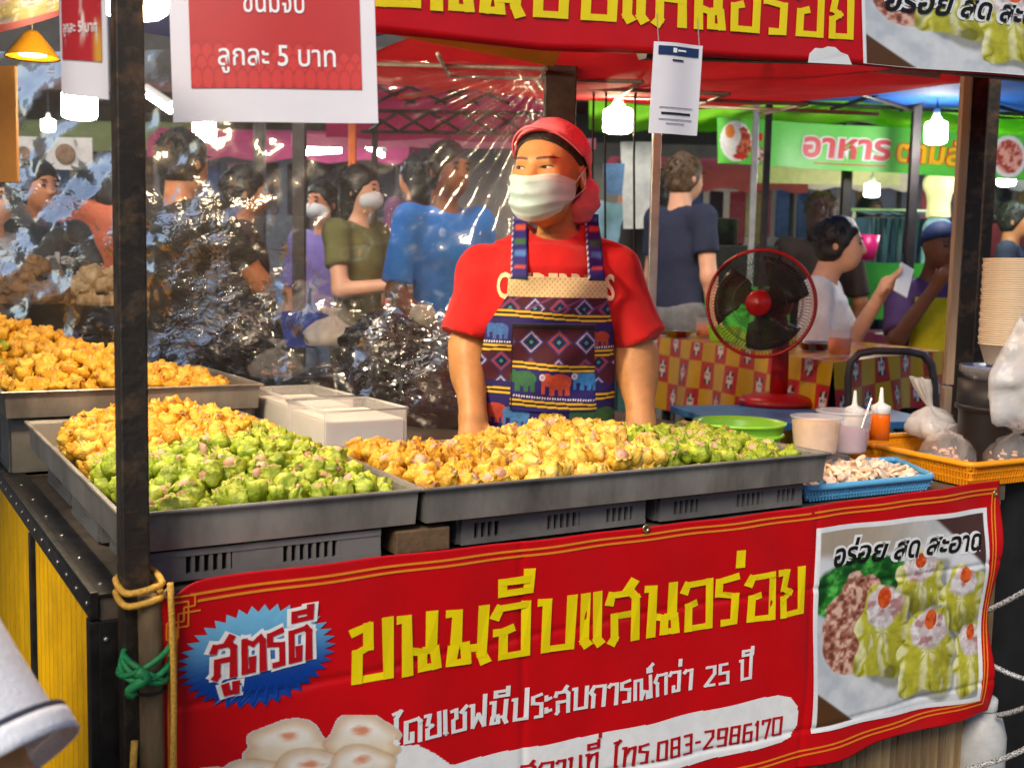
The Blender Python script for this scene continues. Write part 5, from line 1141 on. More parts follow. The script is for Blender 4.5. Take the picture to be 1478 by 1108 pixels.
# red tent rope, white chains and bottle at the lower right
M_wr = mat('braided_rope', (.62, .62, .62), .7, var=.3, vs=300, col2=(.10, .10, .10), ramp=(.5, .52))
for i, (a, b, lab) in enumerate((((1360, 905, 2.6), (1520, 828, 2.35), 'upper braided rope sloping up behind the banner end'), ((1400, 938, 2.6), (1500, 985, 2.5), 'middle braided rope sloping down to the right frame edge'), ((1440, 1032, 2.5), (1530, 990, 2.35), 'short braided rope at the right edge beside the white jug'), ((1395, 1110, 2.4), (1530, 1052, 2.3), 'lowest braided rope in the bottom right corner'))):
    A, B = at(*a), at(*b); o = MB().tube([A + (B - A) * t + np.array([0, 0, -.012 * math.sin(math.pi * t)]) for t in np.linspace(0, 1, 40)], [.0055 + .0012 * (k % 2) for k in range(40)], 7).build('braided_rope', M_wr, smooth=True); tag(o, lab, 'rope', 'ropes at the lower right')
p = at(1412, 1130, 2.55); jug = thing('plastic_jug', (p[0], p[1], 0), 'dusty white plastic jug standing below the banner at the right', 'jug'); zj = at(1412, 1022, 2.55)[2]
MB().lathe([(.05, 0), (.056, .01), (.056, zj - .06), (.045, zj - .02), (.026, zj), (0, zj)], (p[0], p[1], 0), 24).build('body', mat('jug_white', (.45, .45, .44), .5, var=.15), jug, True)
MB().lathe([(.030, zj + .001), (.032, zj + .004), (.032, zj + .026), (.028, zj + .030), (0, zj + .031)], (p[0], p[1], 0), 24).build('screw_cap', mat('jug_cap', (.62, .62, .6), .5, var=.1), jug, True)
q = at(1462, 900, 2.75); bm_ = MB(); rr = random.Random(3)
for i in range(500):
    z = rr.uniform(.1, .62); a = rr.uniform(0, 6.28); r0 = .02; d = np.array([math.cos(a), math.sin(a), rr.uniform(-.5, .5)]); c = np.array([q[0], q[1], z]); bm_.tube([c + d * r0, c + d * rr.uniform(.035, .055)], .0014, 3, caps=False)
br_ = thing('brush', (q[0], q[1], 0), 'black bristle brush standing upright behind the ropes at lower right', 'brush'); MB().tube([(q[0], q[1], .0), (q[0], q[1], .9)], .02, 10).build('handle', M_black, br_, True); o = bm_.build('bristles', M_black, br_); o['kind'] = 'stuff'
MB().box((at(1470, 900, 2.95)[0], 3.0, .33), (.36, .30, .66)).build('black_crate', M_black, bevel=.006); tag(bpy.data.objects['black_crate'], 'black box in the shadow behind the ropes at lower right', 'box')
# ================================================================== ROOFS AND TENTS
def sheetobj(name, c4, m, label, cat, nu=24, nv=16, sag=.03, amp=.01, parent=None, group=None, seed=0, thick=.0015):
    A, B, C_, D = [np.asarray(x, float) for x in c4]; s, t = np.meshgrid(np.linspace(0, 1, nu), np.linspace(0, 1, nv), indexing='ij'); s3, t3 = s[..., None], t[..., None]
    P = (A * (1 - s3) + B * s3) * (1 - t3) + (D * (1 - s3) + C_ * s3) * t3; n_ = np.cross(B - A, D - A); n_ /= np.linalg.norm(n_)
    P[..., 2] -= sag * np.sin(np.pi * s) * np.sin(np.pi * t); P = P + n_ * ((n2(s * np.linalg.norm(B - A), t * np.linalg.norm(D - A), 3.5, seed) - .5) * 2 * amp)[..., None]
    o = MB().grid(P).build(name, m, parent, True)
    if label: tag(o, label, cat, group)
    return o
def cloth_mat(name, col, tl=.4):
    m = mat(name, col, .75, var=.16, vs=4, bump=.35, bs=9); n, l = m.node_tree.nodes, m.node_tree.links; b = n['Principled BSDF']; t_ = n.new('ShaderNodeBsdfTranslucent'); mx = n.new('ShaderNodeMixShader'); mx.inputs[0].default_value = tl
    l.new(b.inputs['Base Color'].links[0].from_socket, t_.inputs[0]); l.new(b.outputs[0], mx.inputs[1]); l.new(t_.outputs[0], mx.inputs[2]); l.new(mx.outputs[0], n['Material Output'].inputs[0]); return m
M_tred = cloth_mat('red_tarp', lin(196, 24, 30)); M_tblue = cloth_mat('blue_tarp', lin(28, 84, 160)); M_tnavy = cloth_mat('navy_tarp', (.03, .035, .10)); M_tgrn = cloth_mat('green_tarp', lin(136, 214, 40)); M_tmag = cloth_mat('magenta_tarp', lin(196, 40, 96)); M_tpink = cloth_mat('pink_tarp', lin(226, 130, 150)); M_twht = cloth_mat('white_tarp', (.62, .60, .56))
M_bar = mat('tent_bar', (.045, .04, .04), .5, .5, var=.2)
def bars(o, segs, r=.012, name='truss_bar', m=None):
    for a, b in segs: MB().tube([a, b], r, 8).build(name, m or M_bar, o, True)
# own roof: dark tarp on the left, red tarp on the right, yellow beam behind the roof banner
rf = thing('stall_roof', S(.8, .6, 1.7), 'red and navy tarpaulin roof over the dumpling stall', 'roof')
uL, uM, uR = -.35, .95, 2.6; z0, z1 = 1.90, 2.0
sheetobj('red_tarp', (S(uM, -.02, z0 - .06), S(uR, -.02, z0 - .08), S(uR, 1.9, 1.93), S(uM, 1.9, 1.875)), M_tred, None, None, parent=rf, sag=.05, amp=.02)
sheetobj('navy_tarp', (S(uL - 3.2, -.02, z0 + .15), S(uM - .01, -.02, z0 - .06), S(uM - .01, 1.9, 1.93), S(uL - 3.2, 1.9, 2.1)), M_tnavy, None, None, parent=rf, sag=.04, amp=.02)  # left end lengthened out of view to shade the crowd from the sun
M_beam = mat('yellow_beam', lin(206, 150, 40), .6, var=.15, vs=6, stretch=(1, 1, 6))
a, b = np.array(onv(500, 46, .04)), np.array(onv(800, 76, .04)); MB().tube([S(a[0] - .3, .04, a[1] + .045), S(b[0], .04, b[1] - .002)], .022, 4).build('beam', M_beam, rf)
a = np.array(onv(1250, 88, .04)); b = np.array(onv(1600, 114, .04)); MB().tube([S(.9, .045, 1.66), S(a[0], .045, a[1] + .01), S(b[0] + .4, .045, b[1] + .01)], .020, 6).build('beam', M_black, rf)
bars(rf, [(S(uM, .3, 1.80), S(uM + .6, .9, 1.92)), (S(uM + .6, .3, 1.80), S(uM, .9, 1.90)), (S(uM + .6, .4, 1.82), S(uM + 1.2, 1.1, 1.96)), (S(uM + 1.2, .4, 1.80), S(uM + .6, 1.1, 1.93)), (S(uM - .1, .05, 1.72), S(uM + .35, 1.5, 1.97)), (S(.1, .5, 1.9), S(.9, 1.2, 1.93))], .008, m=mat('grey_strut', (.30, .28, .27), .5, .3, var=.2))
for k in range(5): bars(rf, [(S(.95 + .32 * k, .95, 1.80), S(1.27 + .32 * k, 1.5, 1.86)), (S(1.27 + .32 * k, .95, 1.80), S(.95 + .32 * k, 1.5, 1.86))], .006, m=mat('grey_strut'))
p = at(808, 150, 3.12); MB().box((p[0], 3.12, 1.05), (.088, .06, 2.1)).build('rear_post', M_black, bevel=.004); tag(bpy.data.objects['rear_post'], 'thick black post standing behind the vendor', 'post')
upright(946, 260, 3.3, .026, .026, 0, 2.2, mat('pale_post', (.42, .42, .40), .4, .5, var=.15), 'pale metal post between the vendor and the man in navy')
# neighbour tents
t = thing('blue_tent', at(1300, 140, 5.2), 'blue tarpaulin tent roof at the upper right behind the stall', 'tent')
P = lambda px, py, Y: at(px, py, Y)
sheetobj('canopy', (P(1040, 140, 6.0), P(1700, 176, 6.3), P(1900, 70, 3.9), P(1080, 84, 3.9)), M_tblue, None, None, parent=t, sag=.03, amp=.03, seed=4)
bars(t, [(P(1180, 118, 5.0), P(1320, 160, 5.6)), (P(1330, 116, 5.0), P(1200, 158, 5.6)), (P(1330, 118, 4.9), P(1480, 166, 5.6)), (P(1300, 160, 5.7), P(1400, 120, 5.0)), (P(1040, 142, 5.9), P(1700, 178, 6.2))], .010)
for i, (px, py, Y, w, lab) in enumerate(((1318, 260, 5.6, .042, 'grey tent post passing in front of the rail of jeans'), (1104, 300, 5.4, .030, 'dark tent post rising to the right of the man in navy'), (1222, 260, 6.2, .05, 'dark tent post behind the man holding a phone'), (1086, 300, 5.9, .03, 'pale grey tent post left of the dark one by the fan'))):
    upright(px, py, Y, w, w, PZ, at(px, 150, Y)[2], M_bar if i != 3 else mat('pale_post'), lab, 'tent_post', cat='post', group='tent posts')
gt = thing('green_awning', P(1200, 165, 6.1), 'crumpled lime green awning edge above the food banner', 'awning')
ss, tt = np.meshgrid(np.linspace(0, 1, 90), np.linspace(0, 1, 12), indexing='ij'); px_ = 850 + 700 * ss; top = 142 + 8 * np.sin(ss * 9) + 26 * ss; bot = 178 + 10 * np.sin(ss * 7.3 + 1) + 20 * ss + 4 * np.sin(ss * 31); py_ = top + (bot - top) * tt
G_ = np.array([[at(x, y, 6.15 - .10 * math.sin(math.pi * k) - .03 * math.sin(x * .08 + k * 5)) for x, y, k in zip(a, b, c)] for a, b, c in zip(px_, py_, tt)]); o = MB().grid(G_).build('drape', M_tgrn, gt, True); so = o.modifiers.new('thick', 'SOLIDIFY'); so.thickness = .002
sheetobj('canopy', (P(850, 146, 6.16), P(1560, 172, 6.16), P(1560, 150, 8.2), P(850, 128, 8.2)), M_tgrn, None, None, parent=gt)
# food banner
def plate_food(s, t):
    x, y = s * 1.9, t; nz = n2(x, y, 14, 3); c = np.ones(s.shape + (3,)) * lin(96, 206, 70)
    d = np.hypot((x - .42) / .40, (y - .5) / .46); c = mixc(c, lin(236, 236, 232), (d < 1).astype(float)); c = mixc(c, lin(206, 208, 206), ((d < .82) & (d > .78)).astype(float))
    c = mixc(c, mixc(np.ones_like(c) * lin(150, 50, 30), lin(210, 120, 80), sst(.4, .65, nz)), (np.hypot((x - .60) / .20, (y - .46) / .36) + .3 * (nz - .5) < 1).astype(float))
    c = mixc(c, lin(246, 246, 240), (np.hypot((x - .30) / .24, (y - .62) / .28) + .25 * (nz - .5) < 1).astype(float)); c = mixc(c, lin(240, 140, 40), (np.hypot((x - .27) / .12, (y - .72) / .16) < 1).astype(float)); c = mixc(c, lin(200, 40, 30), (np.hypot((x - .5) / .16, (y - .16) / .07) < 1).astype(float))
    c = mixc(c, mixc(np.ones_like(c) * lin(150, 60, 30), lin(226, 200, 180), sst(.4, .6, nz)), (np.hypot((x - 1.0) / .13, (y - .22) / .20) < 1).astype(float))
    c = mixc(c, lin(220, 40, 40), (np.hypot((x - 1.05) / .06, (y - .62) / .10) < 1).astype(float)); return c
def noodle(s, t):
    nz = n2(s, t, 12, 8); c = np.ones(s.shape + (3,)) * lin(96, 206, 70); d = np.hypot((s - .5) / .46, (t - .5) / .48); c = mixc(c, lin(230, 230, 228), (d < 1).astype(float)); return mixc(c, mixc(np.ones_like(c) * lin(170, 60, 44), lin(230, 170, 150), sst(.4, .6, nz)), (d < .8).astype(float))
fbn = thing('food_banner', P(1230, 245, 6.05), 'green food banner with red and yellow lettering and an egg plate picture', 'banner')
bf = sheet_frame(P(1035, 170, 6.0), P(1500, 196, 6.0), P(1036, 236, 6.0)); sx, tx = np.meshgrid(np.linspace(0, 1, 50), np.linspace(0, 1, 12), indexing='ij')
bfw = lambda s, t, off=0.: bf(s, t, off + .02 * np.sin(np.asarray(s) * 14) * np.asarray(1.)) if np.isscalar(s) else None
G_ = np.array([[bfw(float(a), float(b)) for a, b in zip(r1, r2)] for r1, r2 in zip(sx, tx)]); o = MB().grid(G_).build('vinyl', mat('green_vinyl', lin(96, 206, 70), .4, var=.06), fbn, True)
def band(s0, s1, t0=.02, t1=.98): return lambda s, t: np.array([[bfw(s0 + (s1 - s0) * float(a), t0 + (t1 - t0) * float(b), .004) for a, b in zip(r1, r2)] for r1, r2 in zip(s, t)])
raster('egg_picture', band(.005, .235), 90, 60, plate_food, M_photo, fbn); raster('noodle_picture', band(.85, .96), 50, 50, noodle, M_photo, fbn)
M_rb = mat('red_letter', lin(206, 40, 40), .4, var=.05); M_yb = mat('amber_letter', lin(250, 200, 30), .4, var=.05)
def btext(body, s0, s1, t0, h, m, off, bold):
    v, fa = textmesh(body, 1., bold, .12); w = v[:, 0].max(); return mk('lettering', [bfw(s0 + (s1 - s0) * float(a) / w, t0 + h * float(b), off) for a, b in v], fa, m, fbn)
btext('อาหาร', .26, .535, .28, .72, M_wprint, .006, .075); btext('อาหาร', .26, .535, .28, .72, M_rb, .009, .035); btext('ตามสั่ง', .545, .82, .26, .66, M_rb, .006, .06); btext('ตามสั่ง', .545, .82, .26, .66, M_yb, .009, .028)
MB().grid(np.array([[bfw(s, t, .005) for t in (.12, .15)] for s in np.linspace(.30, .52, 12)])).build('underline', M_rb, fbn)
o = sheetobj('cream_banner', (P(1085, 264, 7.4), P(1300, 268, 7.4), P(1300, 240, 7.4), P(1085, 236, 7.4)), mat('cream_vinyl', lin(214, 190, 150), .5, var=.1), 'faded cream banner hanging behind the green food banner', 'banner', sag=0)
# magenta tent beyond the plastic sheet
mt = thing('magenta_tent', P(640, 200, 5.6), 'magenta tent with criss-cross frame seen through the plastic sheet', 'tent')
sheetobj('valance', (P(470, 200, 5.7), P(830, 204, 5.7), P(830, 120, 5.2), P(470, 112, 5.2)), M_tmag, None, None, parent=mt, sag=.0, amp=.04, seed=6)
sheetobj('canopy', (P(470, 113, 5.2), P(830, 121, 5.2), P(860, 84, 4.2), P(440, 76, 4.2)), M_tpink, None, None, parent=mt, sag=.02, amp=.03, seed=7)
sheetobj('lower_band', (P(420, 212, 6.0), P(860, 216, 6.0), P(860, 198, 5.85), P(420, 194, 5.85)), M_tpink, None, None, parent=mt, sag=.0, amp=.02, seed=8)
for k in range(6):
    x0 = 530 + 45 * k; bars(mt, [(P(x0, 190, 5.4), P(x0 + 45, 162, 5.3)), (P(x0, 162, 5.3), P(x0 + 45, 190, 5.4))], .008)
    if k < 4: bars(mt, [(P(x0 + 8, 150, 5.1), P(x0 + 70, 122, 5.0)), (P(x0 + 8, 122, 5.0), P(x0 + 70, 150, 5.1))], .008)
bars(mt, [(P(520, 190, 5.4), P(830, 194, 5.4)), (P(520, 160, 5.3), P(830, 164, 5.3))], .009)
for px, lab, m, w in ((432, 'dark tent pole seen through the plastic between the two women', M_bar, .05), (508, 'orange tent pole seen through the plastic sheet', mat('orange_pole', lin(220, 110, 40), .5, var=.1), .035), (375, 'dark tent pole behind the man in black', M_bar, .05), (540, 'thin dark tent pole right of the orange one', M_bar, .028)):
    upright(px, 300, 5.5 if px != 432 else 4.6, w, w, PZ, at(px, 150, 5.5)[2], m, lab, 'tent_pole', cat='pole', group='tent poles')
# far dark market hall that closes the view
hall = thing('market_hall', (0, 15, 0), 'dark market building closing the view behind all the tents', 'building')
M_hall = mat('hall_wall', (.07, .065, .06), .8, var=.3, vs=1.5)
MB().box((0, 15.2, 4), (44, .3, 8)).build('wall', M_hall, hall)
for k in range(14): MB().box((-19 + 3 * k, 15.0, 1.6), (2.4, .06, 2.9)).build('shutter', mat('hall_shutter%d' % (k % 3), ((.12, .11, .10), (.16, .14, .11), (.07, .08, .10))[k % 3], .6, .2, var=.2, vs=3), hall)
MB().box((0, 14.6, 3.5), (44, 1.2, .12)).build('canopy', mat('hall_canopy', (.10, .04, .04), .7, var=.2), hall)
opp = thing('unseen_market_row', (0, -9, 0), 'unseen dark row of market stalls added across the aisle, behind the viewer', 'building'); MB().box((0, -9.2, 1.5), (44, .3, 3.0)).build('wall', M_hall, opp)  # unseen row added to cut low sky light and sheet reflections
for k in range(14): MB().box((-19 + 3 * k, -9.0, 1.3), (2.4, .08, 2.3)).build('stall_front', mat('stall_front%d' % (k % 3), ((.14, .10, .06), (.10, .05, .05), (.06, .07, .09))[k % 3], .6, var=.3, vs=3), opp)
for sx_, nm in ((-21, 'wall'), (21, 'wall')): MB().box((sx_, 6, 4), (.3, 18, 8)).build(nm, M_hall, hall)
# ================================================================== FURNITURE OF THE EATING AREA
zc = 1.0; P1, P2, P3 = atz(940, 484, zc), atz(1203, 523, zc), atz(1362, 506, zc); P4 = P1 + P3 - P2
pt = thing('panda_table', (*((P1 + P3) / 2)[:2], PZ), 'table under a red and yellow checked panda print tablecloth', 'table')
def panda(s, t, L, H):
    x, y = s * L / .112, t * H / .112; i, j = np.floor(x), np.floor(y); u, v = x - i - .5, y - j - .5; red = ((i + j) % 2 == 0)
    c = np.ones(s.shape + (3,)) * lin(214, 168, 20); c = mixc(c, lin(196, 40, 44), red.astype(float))
    e = lambda a, b, p, q: ((u - a) / p) ** 2 + ((v - b) / q) ** 2 < 1
    rot = (i % 3 - 1) * .05
    for msk, col in ((e(rot, .02, .22, .30), lin(226, 222, 214)), (e(-.15, .24, .08, .08) | e(.15, .24, .08, .08) | e(-.08, .06, .05, .06) | e(.08, .06, .05, .06) | e(-.14, -.2, .07, .09) | e(.14, -.2, .07, .09), lin(24, 20, 20))): c = mixc(c, col, (msk & red).astype(float))
    return c
M_cloth = mat('vinyl_cloth', rough=.28, attr=True, var=.08, vs=12, coat=.2)
def side(A, B, nm, drop=.30):
    L = np.linalg.norm(B - A); n_ = np.cross(B - A, ez); n_ /= np.linalg.norm(n_)
    def Pf(s, t):
        p = A + (B - A) * s[..., None]; p = p + ez * ((t - 1) * drop * (1 + .05 * np.sin(s * 9)))[..., None]; return p + n_ * ((1 - t) * (.02 + .014 * np.sin(s * L * 17)))[..., None]
    raster(nm, Pf, 190 if L > .8 else 90, 60, lambda s, t: panda(s, t, L, drop), M_cloth, pt, True)
side(P1, P2, 'cloth_side'); side(P2, P3, 'cloth_side', .20); side(P3, P4, 'cloth_side'); side(P4, P1, 'cloth_side')
L1, L2 = np.linalg.norm(P2 - P1), np.linalg.norm(P4 - P1)
raster('cloth_top', lambda s, t: P1 + (P2 - P1) * s[..., None] + (P4 - P1) * t[..., None] + ez * (.002 * np.sin(s * 17) * np.sin(t * 13))[..., None], 150, 60, lambda s, t: panda(s, t, L1, L2), M_cloth, pt, True)
for a, b in ((.06, .08), (.94, .08), (.06, .92), (.94, .92)): q = P1 + (P2 - P1) * a + (P4 - P1) * b; MB().tube([(q[0], q[1], PZ), (q[0], q[1], zc - .012)], .02, 8).build('leg', M_bar, pt)
q = (P1 + P3) / 2; MB().add([P1 - ez * .006, P2 - ez * .006, P3 - ez * .006, P4 - ez * .006, P1 - ez * .02, P2 - ez * .02, P3 - ez * .02, P4 - ez * .02], [(0, 1, 2, 3), (7, 6, 5, 4), (0, 4, 5, 1), (1, 5, 6, 2), (2, 6, 7, 3), (3, 7, 4, 0)]).build('table_top', M_top, pt)
M_tea = mat('orange_tea', lin(226, 110, 20), .15, var=.05); M_cup = mat('clear_cup', (.9, .9, .88), .1, var=0, alpha=.22, spec=.7)
def cup(px, py, label, r=.040, h=.085):
    p = atz(px, py, zc + .003); o = thing('plastic_cup', p, label, 'cup', 'cups of orange tea'); MB().lathe([(0, 0), (r * .85, 0), (r, h), (r * .96, h)], p, 24).build('cup_wall', M_cup, o, True); MB().lathe([(0, .003), (r * .82, .003), (r * .93, h * .68), (0, h * .68)], p, 24).build('tea', M_tea, o, True)
cup(1016, 486, 'cup of orange tea beside the lime green box'); cup(1211, 513, 'cup of orange tea at the near corner of the panda table', .043, .09)
p = atz(1046, 492, zc + .003); MB().lathe([(.0, 0), (.066, 0), (.076, .055), (.08, .056), (.08, .062), (.072, .062), (.062, .006), (0, .006)], p, 4, rz(30), sx=1.2).build('lime_box', M_lime, bevel=.006); tag(bpy.data.objects['lime_box'], 'lime green plastic box on the panda table behind the fan', 'box')
M_foil = mat('foil_bowl', (.65, .6, .5), .25, .95, var=.2, bump=.3, bs=60)
for px, py, lab in ((978, 486, 'shiny metal bowl at the left end of the panda table'), (1176, 505, 'shiny metal bowl beside the fan column on the panda table')):
    p = atz(px, py, zc + .003); o = MB().lathe([(0, 0), (.045, 0), (.075, .03), (.08, .031), (.072, .026), (.04, .006), (0, .006)], p, 26).build('metal_bowl', M_foil, smooth=True); tag(o, lab, 'bowl', 'metal bowls on the panda table')
# pink tableware on the table behind
def table(cx, cy, w, d, z, yaw, m, label, drop=.12):
    o = thing('dining_table', (cx, cy, PZ), label, 'table', 'dining tables'); MB().box((cx, cy, z - .015), (w, d, .03), rz(yaw)).build('table_top', m, o, bevel=.004)
    R_ = rz(yaw); mb = MB()
    for a, b, L in (((-w / 2 - .004, -d / 2 - .004), (w / 2 + .004, -d / 2 - .004), 30), ((w / 2 + .004, -d / 2 - .004), (w / 2 + .004, d / 2 + .004), 16), ((-w / 2 - .004, d / 2), (-w / 2 - .004, -d / 2), 16)):
        P_ = np.zeros((L, 5, 3))
        for i, s in enumerate(np.linspace(0, 1, L)):
            for j, t in enumerate(np.linspace(0, 1, 5)): q = R_ @ np.array([a[0] + (b[0] - a[0]) * s, a[1] + (b[1] - a[1]) * s - .015 * t * math.sin(s * 22), 0]); P_[i, j] = (cx + q[0], cy + q[1], z - drop * t)
        MB().grid(P_).build('cloth_drop', m, o, True)
    for a, b in ((-1, -1), (1, -1), (1, 1), (-1, 1)): q = R_ @ np.array([a * (w / 2 - .05), b * (d / 2 - .05), 0]); MB().tube([(cx + q[0], cy + q[1], PZ), (cx + q[0], cy + q[1], z - .031)], .018, 8).build('leg', M_bar, o)
    return o
M_purp = mat('purple_cloth', lin(176, 80, 140), .35, var=.25, vs=6, col2=lin(200, 110, 90)); M_gcl = mat('green_cloth', lin(70, 190, 60), .45, var=.12, vs=5)
tp = atz(1320, 478, 1.0); table(tp[0] + .06, tp[1] + .05, .62, .6, .995, 10, M_purp, 'dining table with purple print cloth behind the trolley', .22)
g1 = at(1230, 392, 6.6); table(g1[0] - .1, 6.7, 1.5, .8, g1[2] + .05, 4, M_gcl, 'green clothed dining table behind the man with the phone', .32); g2 = at(1045, 425, 5.6); table(g2[0] + .12, 5.9, .42, .6, g2[2] + .04, 0, M_gcl, 'green clothed dining table beside the man in navy', .25)
M_pink = mat('pink_plastic', lin(236, 120, 150), .35, var=.06); M_mgp = mat('magenta_plastic', lin(206, 30, 110), .35, var=.06); M_bpl = mat('blue_cup', lin(40, 100, 180), .35, var=.05)
zp = .999
def bowl_at(px, py, r, h, m, label, name='bowl', cat='bowl', z=zp):
    p = atz(px, py, z); o = MB().lathe([(0, 0), (r * .6, 0), (r * .66, .004), (r, h - .003), (r * 1.04, h), (r * .95, h - .002), (r * .6, .008), (0, .008)], p, 26).build(name, m, smooth=True); return tag(o, label, cat, 'tableware on the purple table')
bowl_at(1290, 470, .082, .05, M_pink, 'pink bowl with chopsticks on the purple table'); bowl_at(1330, 472, .06, .045, M_mgp, 'magenta bowl beside the pink bowl on the purple table'); bowl_at(1293, 486, .10, .014, mat('white_plate', (.75, .72, .65), .3, var=.1), 'white plate of food at the front of the purple table', 'plate', 'plate'); bowl_at(1241, 466, .045, .09, M_bpl, 'blue plastic cup at the left of the purple table', 'cup', 'cup')
for k in (0, 1): p = atz(1288, 466, zp + .03); MB().tube([p + (.012 * k, 0, 0), p + (.004 + .012 * k, .02, .085)], .0025, 6).build('chopstick', M_wprint); 
for k, o in enumerate([o for o in COL.objects if o.name.startswith('chopstick')]): tag(o, 'pale chopstick standing in the pink bowl', 'chopstick', 'chopsticks in the pink bowl')
p = atz(1358, 476, zp); dr = thing('drink_cup', p, 'clear cup of pink drink with a domed lid by the wooden post', 'cup'); MB().lathe([(0, 0), (.033, 0), (.042, .10), (0, .10)], p, 22).build('drink', mat('pink_drink', lin(236, 150, 140), .3, var=.15, vs=14, col2=lin(240, 200, 150)), dr, True); MB().lathe([(.044, .101), (.044, .108), (.036, .13), (.012, .142), (.012, .142)], p, 22).build('dome_lid', M_cup, dr, True)
p = atz(1247, 376, g1[2] + .05); MB().lathe([(0, 0), (.055, 0), (.075, .13), (.07, .13), (.05, .01), (0, .01)], (p[0], p[1] * 1, g1[2] + .052), 22).build('pink_bucket', M_mgp, smooth=True); tag(bpy.data.objects['pink_bucket'], 'hot pink plastic bucket on the green table before the jeans', 'bucket')
# ---- jeans rail and mannequin
jr = thing('clothes_rail', (*at(1285, 305, 7.4)[:2], PZ), 'steel clothes rail carrying a row of blue jeans', 'clothes rail'); ya = 7.4; xa, xb = at(1228, 304, ya)[0], at(1345, 304, ya)[0]; zr = at(1285, 304, ya)[2]
MB().tube([(xa, ya, zr), (xb, ya, zr)], .012, 8).build('rail', M_riv, jr); [MB().tube([(x, ya, PZ), (x, ya, zr - .012)], .014, 8).build('upright', M_riv, jr) for x in (xa + .02, xb - .02)]
JC = [mat('denim%d' % k, c, .8, var=.25, vs=9, bump=.2, bs=120, stretch=(1, 1, .3)) for k, c in enumerate(((.06, .11, .20), (.10, .17, .27), (.035, .06, .11), (.16, .23, .32)))]
def jeans_mesh():
    s, t = np.meshgrid(np.linspace(0, 1, 9), np.linspace(0, 1, 12), indexing='ij'); mb = MB()
    for sg in (-1, 1): P = np.stack([sg * (.012 + .012 * np.sin(t * 5 + s * 3)) + .004 * np.sin(s * 9), (s - .5) * (.24 - .06 * t), -.75 * t - .04], -1); mb.grid(P)
    mb.tube([(0, -.1, -.02), (0, 0, .0), (0, .1, -.02)], .004, 5); return me_of('jeans', (np.concatenate(mb.v), mb.f), JC[0])
jm = [jeans_mesh() for _ in JC]; [m_.materials.clear() or m_.materials.append(JC[k]) for k, m_ in enumerate(jm)]
for k in range(15):
    o = bpy.data.objects.new('jeans', jm[(k * 7 + k // 3) % 4]); COL.objects.link(o); o.location = (xa + .05 + k * (xb - xa - .1) / 14, ya, zr - .012); o.rotation_euler = (0, 0, math.radians(28 + 9 * math.sin(k * 2.1)))
    tag(o, 'pair of blue jeans hanging on the clothes rail', 'jeans', 'jeans on the clothes rail')
mq = at(1350, 380, 7.0); mz = at(1350, 305, 7.0)[2]; mn = thing('mannequin', (mq[0], 7.0, PZ), 'headless mannequin in a cream top and light blue jeans', 'mannequin')
def mtop(P):
    d = loft(P, [(mz - .04, mq[0], 7.0, .075, .06), (mz + .05, mq[0], 7.0, .07, .055), (mz + .15, mq[0], 7.0, .085, .07), (mz + .21, mq[0], 7.0, .075, .05), (mz + .235, mq[0], 7.0, .03, .03)]); return smin(d, np.minimum(ell(P, (mq[0] - .075, 7.0, mz + .17), (.03, .035, .05)), ell(P, (mq[0] + .075, 7.0, mz + .17), (.03, .035, .05))), .02)
sdfobj('cream_top', mtop, (mq[0] - .15, 6.9, mz - .06), (mq[0] + .15, 7.1, mz + .26), .011, mat('cream_knit', lin(236, 214, 170), .8, var=.05), mn)
def mleg(P):
    d = ell(P, (mq[0], 7.0, mz - .10), (.085, .07, .075))
    for s_ in (-1, 1): d = smin(d, cap(P, (mq[0] + .042 * s_, 7.0, mz - .12), (mq[0] + .06 * s_, 7.0, mz - .62), .046, .04), .02)
    return d
sdfobj('jeans', mleg, (mq[0] - .14, 6.88, mz - .68), (mq[0] + .14, 7.12, mz), .013, mat('light_denim', (.20, .30, .42), .8, var=.2, vs=20), mn); MB().tube([(mq[0], 7, PZ), (mq[0], 7, mz - .6)], .015, 8).build('stand', M_riv, mn)

